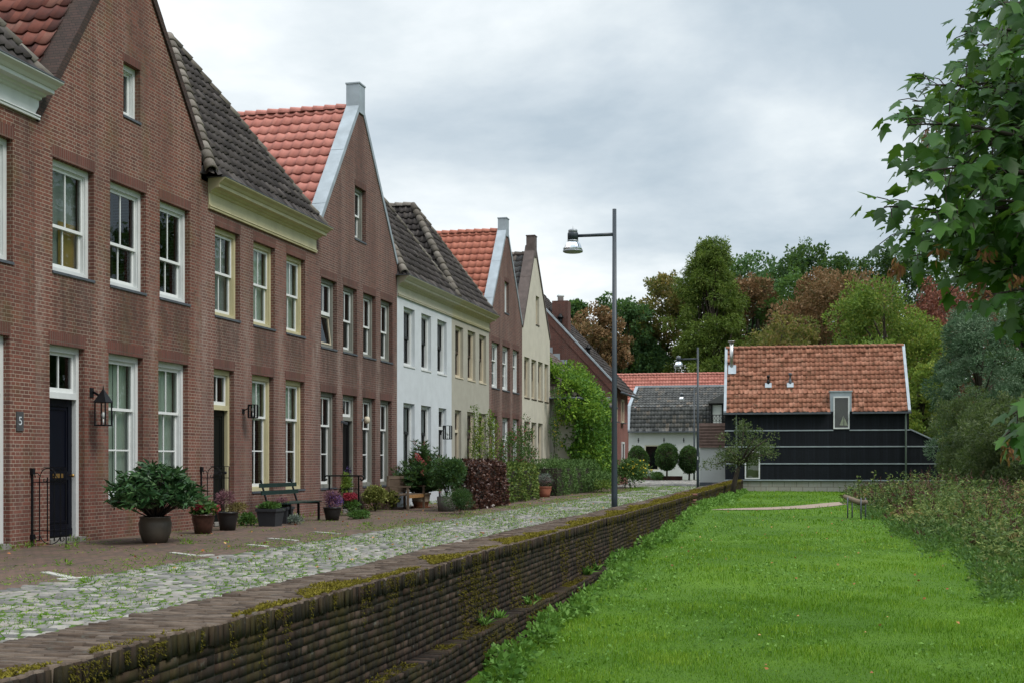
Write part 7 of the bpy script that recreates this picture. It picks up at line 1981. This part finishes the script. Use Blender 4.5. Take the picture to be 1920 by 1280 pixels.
# clover and daisies leaves in the lawn
lv = Leaves(83); x, y, Z = in_cam(12000, 11, 32, 860, 2000, r); m = x > wall_front(y) + 0.25
pt = np.sin(x * 1.3 + y * 0.4) * np.sin(y * 0.7 - x * 0.5); m &= (pt > 0.1) | (x - wall_front(y) < 1.5); x, y = x[m], y[m]
d = np.stack([r.normal(0, 1, len(x)), r.normal(0, 1, len(x)), r.uniform(0.1, 0.8, len(x))], 1)
lv.add(np.stack([x, y, grass_z(x, y) + 0.025], 1), d, 0.045 * r.uniform(0.7, 1.4, len(x)), 0.03, None)
o = lv.build('clover', G_['bright']); tag(o, kind='stuff')
lv = Leaves(84); x, y, Z = in_cam(150, 11, 36, 870, 1920, r); m = x > wall_front(y) + 0.2; x, y = x[m], y[m]
lv.add(np.stack([x, y, grass_z(x, y) + 0.06], 1), np.stack([r.normal(0, 1, len(x)), r.normal(0, 1, len(x)), r.uniform(0, 0.3, len(x))], 1), 0.05, 0.035, None)
x = r.uniform(-11.8, -4.3, 260); y = r.uniform(14, 50, 260); lv.add(np.stack([x, y, 0 * x + 0.03], 1), np.stack([r.normal(0, 1, 260), r.normal(0, 1, 260), r.uniform(0, 0.3, 260)], 1), 0.06, 0.04, None)
o = lv.build('fallen_leaves', G_['fallen']); tag(o, kind='stuff')
# grass in the street joints
lv = Leaves(85); n = 64000
x = r.uniform(STREET_X - 0.9, -4.2, n); y = 6 + 62 * r.random(n) ** 1.3
pt = np.sin(x * 2.1 + 0.7 * np.sin(y)) * np.sin(y * 1.15 + x) + 0.5 * np.sin(x * 5 + y * 0.6) * np.sin(y * 2.7)
m = (pt > -0.45) & (r.random(n) < np.where(x < STREET_X, 0.5, 1.0)); x, y = x[m], y[m]; n = len(x)
sz = np.interp(y, [6, 20, 40, 68], [0.7, 0.9, 1.1, 1.2])
lv.add(np.stack([x, y, 0 * x + 0.012], 1), np.stack([r.normal(0, 0.9, n), r.normal(0, 0.9, n), r.uniform(0.25, 1.0, n)], 1), 0.075 * sz * r.uniform(0.5, 1.2, n), 0.011 * sz, None)
n = 12000; x = r.uniform(-12, STREET_X, n); y = 6 + 50 * r.random(n); pt = np.sin(x * 3.1 + y * 0.5) * np.sin(y * 1.7 - x); m = pt > 0.25; x, y = x[m], y[m]; n = len(x)
lv.add(np.stack([x, y, 0 * x + 0.01], 1), np.stack([r.normal(0, 0.9, n), r.normal(0, 0.9, n), r.uniform(0.1, 0.6, n)], 1), 0.05 * r.uniform(0.5, 1.3, n), 0.012, None)
for k in range(60):      # tufts at the foot of the houses
    yy = 16 + 38 * r.random(); lv.blob((-11.9 + r.random() * 0.15, yy, 0.03), (0.08, 0.14, 0.05), 26, 0.09, 0.014, shell=0.2, up=0.6)
for (px, py) in ((133, 1030), (347, 1020), (690, 985), (120, 1060), (170, 1096), (330, 1078)):
    c = G(px, py); lv.blob((c.x, c.y, 0.03), (0.10, 0.13, 0.03), 60, 0.07, 0.012, shell=0.2, up=0.5)
o = lv.build('joint_grass', G_['grass']); tag(o, kind='stuff')
# moss cushions along the coping edge
lv = Leaves(86); n = 150000
y = 3 + 62 * r.random(n) ** 1.25; u = r.random(n) ** 1.5
pt = np.sin(y * 1.7 + 1.1 * np.sin(y * 0.53)) + 0.7 * np.sin(y * 4.3 + 1.0) + 0.35 * np.sin(y * 9.1) + np.interp(y, [3, 10, 20, 40], [-0.15, 0.1, 0.75, 1.4])
wd_m = np.clip(0.10 + 0.13 * pt, 0, 0.42)
m = u < wd_m / 0.42; off = u * 0.42
x = wall_front(y) - 0.02 - off
m &= r.random(n) < np.interp(off, [0, 0.2, 0.42], [1, 0.8, 0.45])
x, y = x[m], y[m]; n = len(x)
lv.add(np.stack([x, y, 0 * x + WALL_T - 0.004 + r.uniform(0, 0.012, n)], 1), np.stack([r.normal(0, 0.8, n), r.normal(0, 0.8, n), r.uniform(0.15, 0.9, n)], 1), np.interp(y, [3, 15, 40], [0.022, 0.03, 0.06]) * r.uniform(0.6, 1.3, n), np.interp(y, [3, 15, 40], [0.009, 0.013, 0.03]), None)
n = 9000; y = 5 + 14.9 * r.random(n); x = -3.27 - 0.14 * r.random(n) ** 1.6; pt = np.sin(y * 2.2) + 0.6 * np.sin(y * 5.3); m = pt > -0.3; x, y = x[m], y[m]; n = len(x)
lv.add(np.stack([x, y, 0 * x - 0.368], 1), np.stack([r.normal(0.3, 0.8, n), r.normal(0, 0.8, n), r.uniform(-0.1, 0.8, n)], 1), 0.03 * r.uniform(0.6, 1.3, n), 0.012, r.random(n) * 0.45)
n = 42000; y = 4 + 60 * r.random(n) ** 1.2; pt = 0.7 * np.sin(y * 2.7 + np.sin(y * 0.9)) + 0.9 * np.sin(y * 13.1 + 2 * np.sin(y * 1.7)) + 0.5 * np.sin(y * 31.0) - 0.3; ln = 0.05 + 0.22 * np.clip(pt, 0, 2)
dz = ln * r.random(n) ** 1.6; m = pt > 0.0; y, dz = y[m], dz[m]; n = len(y)
lv.add(np.stack([wall_front(y) + 0.018, y, WALL_T - 0.01 - dz], 1), np.stack([r.normal(0.5, 0.4, n), r.normal(0, 0.5, n), -np.abs(r.normal(0.6, 0.4, n))], 1), 0.018 * r.uniform(0.6, 1.4, n), 0.007, r.random(n) * 0.30)
n = 42000; y = 10.5 + 50 * r.random(n) ** 1.3; z = r.uniform(-1.0, 0.2, n); pt = np.sin(y * 1.9 + z * 1.5) * np.sin(y * 0.83 + 1 - z) + 0.5 * np.sin(y * 6.3 + z * 0.8); m = (pt > 0.15) & (z > grass_z(-3, y)); y, z = y[m], z[m]; n = len(y)
lv.add(np.stack([np.where((y < 19.9) & (z < -0.4), -3.225, wall_front(y) + 0.006), y, z], 1), np.stack([r.normal(0.6, 0.4, n), r.normal(0, 0.6, n), r.normal(-0.5, 0.5, n)], 1), 0.028 * r.uniform(0.6, 1.5, n), 0.012, r.random(n) * 0.22)
o = lv.build('moss', M['moss'], WALL); tag(o, kind='stuff')
# ferns and seedlings on the ledge
def ledge_plant(y, h, label, seed, grassy=False):
    T = thing('ledge_weed', label, 'weed', (-3.34, y, -0.37), 0, 'weeds on the wall ledge')
    lv = Leaves(seed); n = 26
    a = lv.r.random(n) * 6.28
    d = np.stack([np.cos(a) * 0.7, np.sin(a) * 0.7, lv.r.uniform(0.4, 1.1, n)], 1)
    lv.add(np.zeros((n, 3)) + lv.r.normal(0, 0.015, (n, 3)), d, h * lv.r.uniform(0.6, 1.1, n), h * (0.07 if grassy else 0.28), None, curl=0.3); lv.build('foliage', G_['bright'], T)
ledge_plant(12.6, 0.22, 'tuft of long grass on the ledge of the brick wall', 501, True)
ledge_plant(13.2, 0.12, 'small broad leaved seedling on the wall ledge next to the long grass', 502)
ledge_plant(14.6, 0.11, 'little green seedling midway along the wall ledge', 503)
ledge_plant(15.1, 0.08, 'smallest seedling on the wall ledge', 504)
ledge_plant(18.6, 0.17, 'upright dandelion-like rosette near the far end of the wall ledge', 505)
ledge_plant(19.5, 0.15, 'weed where the wall ledge ends', 506)
# the rough bank of tall weeds at the right
r = np.random.default_rng(95)
def bank(n, lo=0.0, hi=1.0):
    """points in the bank; f is 0 at its lawn-side edge"""
    px = r.uniform(1590, 2350, n)
    Ze = np.interp(px, [1590, 1640, 1760, 1830, 1920, 2150, 2400], [42, 31.5, 24.6, 21.8, 18.0, 13.5, 10.5])
    Ze = Ze + 1.3 * np.sin(px * 0.043) + 0.9 * np.sin(px * 0.11 + 1) + r.normal(0, 0.4, n)
    f = r.uniform(lo, hi, n)
    Z = Ze + f * (50 - Ze)
    X = (px - 960) / F * Z
    return X * CT - Z * ST, X * ST + Z * CT, f
lv, st_, dk, yl = Leaves(96), Leaves(97), Leaves(98), Leaves(99)
x, y, f = bank(3600)
for i in range(len(x)):
    h = np.interp(f[i], [0, 0.06, 0.16, 0.35, 1], [0.10, 0.22, 0.50, 0.85, 1.05]) * r.uniform(0.6, 1.25) * (0.72 + 0.40 * math.sin(x[i] * 1.1 + 0.5) * math.sin(y[i] * 0.7)) * float(np.interp(960 + F * (x[i] * CT + y[i] * ST) / zc(x[i], y[i]), [1600, 1660, 1760], [0.5, 0.8, 1.0])); z = float(grass_z(x[i], y[i]))
    kind = r.random(); patch = math.sin(x[i] * 0.9) * math.sin(y[i] * 0.6 + 1); brown = 0.06 + 0.30 * min(1, max(0, (f[i] - 0.1) * 4)) * (0.35 + 0.65 * (math.sin(x[i] * 1.7 - y[i] * 0.4) > -0.1))
    if kind < 0.88 - brown:
        n = 26; t_ = r.random(n); p = np.stack([x[i] + r.normal(0, 0.10, n), y[i] + r.normal(0, 0.10, n), z + h * t_], 1)
        d = np.stack([r.normal(0, 1, n), r.normal(0, 1, n), r.uniform(-0.1, 0.9, n)], 1)
        (yl if patch > 0.45 and kind < 0.25 else lv).add(p, d, 0.12 * r.uniform(0.6, 1.4, n), 0.042, np.clip(r.normal(0.5 + 0.25 * patch, 0.25, n), 0, 1))
    elif kind < 0.88:
        n = 22; t_ = r.random(n) ** 0.6; ln = r.normal(0, 0.18, 2); p = np.stack([x[i] + ln[0] * t_ + r.normal(0, 0.02, n), y[i] + ln[1] * t_ + r.normal(0, 0.02, n), z + h * 1.08 * t_], 1)
        d = np.stack([r.normal(ln[0], 0.35, n), r.normal(ln[1], 0.35, n), r.uniform(0.3, 1.0, n)], 1); dk.add(p, d, 0.13 * r.uniform(0.6, 1.3, n), 0.022, None)
    else:
        n = 16; p = np.stack([x[i] + r.normal(0, 0.05, n), y[i] + r.normal(0, 0.05, n), np.full(n, z)], 1); d = np.stack([r.normal(0, 0.35, n), r.normal(0, 0.35, n), np.ones(n)], 1); st_.add(p, d, h * r.uniform(0.5, 1.0, n), 0.014, None, curl=0.15)
for k, (l_, nm, g_) in enumerate(((lv, 'tall_weeds', 'weed'), (dk, 'dock_stems', 'dock'), (st_, 'dry_grass', 'straw'), (yl, 'yellowing_weeds', 'heather'))):
    o = l_.build(nm, G_[g_]); tag(o, kind='stuff')
lv = Leaves(100); x, y, f = bank(1500, -0.06, 0.14)
for i in range(len(x)):
    z = float(grass_z(x[i], y[i])); lv.blob((x[i], y[i], z + 0.05), (0.24, 0.24, 0.09), 22, 0.08, 0.032, shell=0.2, up=0.3, tint=r.normal(0, 0.15))
o = lv.build('ground_cover', G_['mid']); tag(o, kind='stuff')
# young elder shoots poking out of the bank
for k, (px, Z, top) in enumerate(((1640, 36, 882), (1668, 36, 886), (1610, 38, 893), (1680, 34, 898))):
    p = at(px, Z); gz = float(grass_z(p.x, p.y)); h = EYE + (865 - top) * Z / F - gz
    T = thing('shoot', ('tallest leafy shoot above the weeds beside the log seat', 'second leafy shoot, right of the tallest one', 'bare leaning shoot left above the log seat', 'short leafy shoot, rightmost of the group')[k], 'shoot', (p.x, p.y, gz), 0, 'shoots above the weeds')
    mb = MB(); mb.tube([(0, 0, 0), (0.03, 0, h * 0.5), (-0.05, 0, h)], [0.014, 0.010, 0.004], 5); mb.build('stem', M['twig'], T)
    lv = Leaves(520 + k); n = 60; t_ = lv.r.random(n); lv.add(np.stack([lv.r.normal(0, 0.04, n), lv.r.normal(0, 0.04, n), h * (0.25 + 0.75 * t_)], 1), np.stack([lv.r.normal(0, 1, n), lv.r.normal(0, 1, n), lv.r.uniform(0, 0.8, n)], 1), 0.10, 0.045, None); lv.build('foliage', G_['weed'], T)
# a bird on the tip of the conifer
c = at(1334, 118); p = (c.x, c.y, EYE + (865 - 461) * 118 / F + 0.25)
T = MB(); T.lathe([(0.01, -0.16), (0.07, -0.10), (0.095, 0.0), (0.08, 0.08), (0.055, 0.12), (0.06, 0.17), (0.045, 0.22), (0.008, 0.24)], (0, 0, 0.2), 10); T.tube([(0, -0.04, 0.39), (0, -0.13, 0.385)], [0.02, 0.004], 5); T.tube([(0, 0.05, 0.1), (0, 0.16, -0.05)], [0.05, 0.02], 5); T.tube([(0.02, 0, 0.1), (0.02, 0, -0.05)], 0.008, 4)
o = T.build('bird', M['iron'], None); o.location = p; tag(o, 'tiny dark bird perched on the tip of the tall conifer', 'bird')
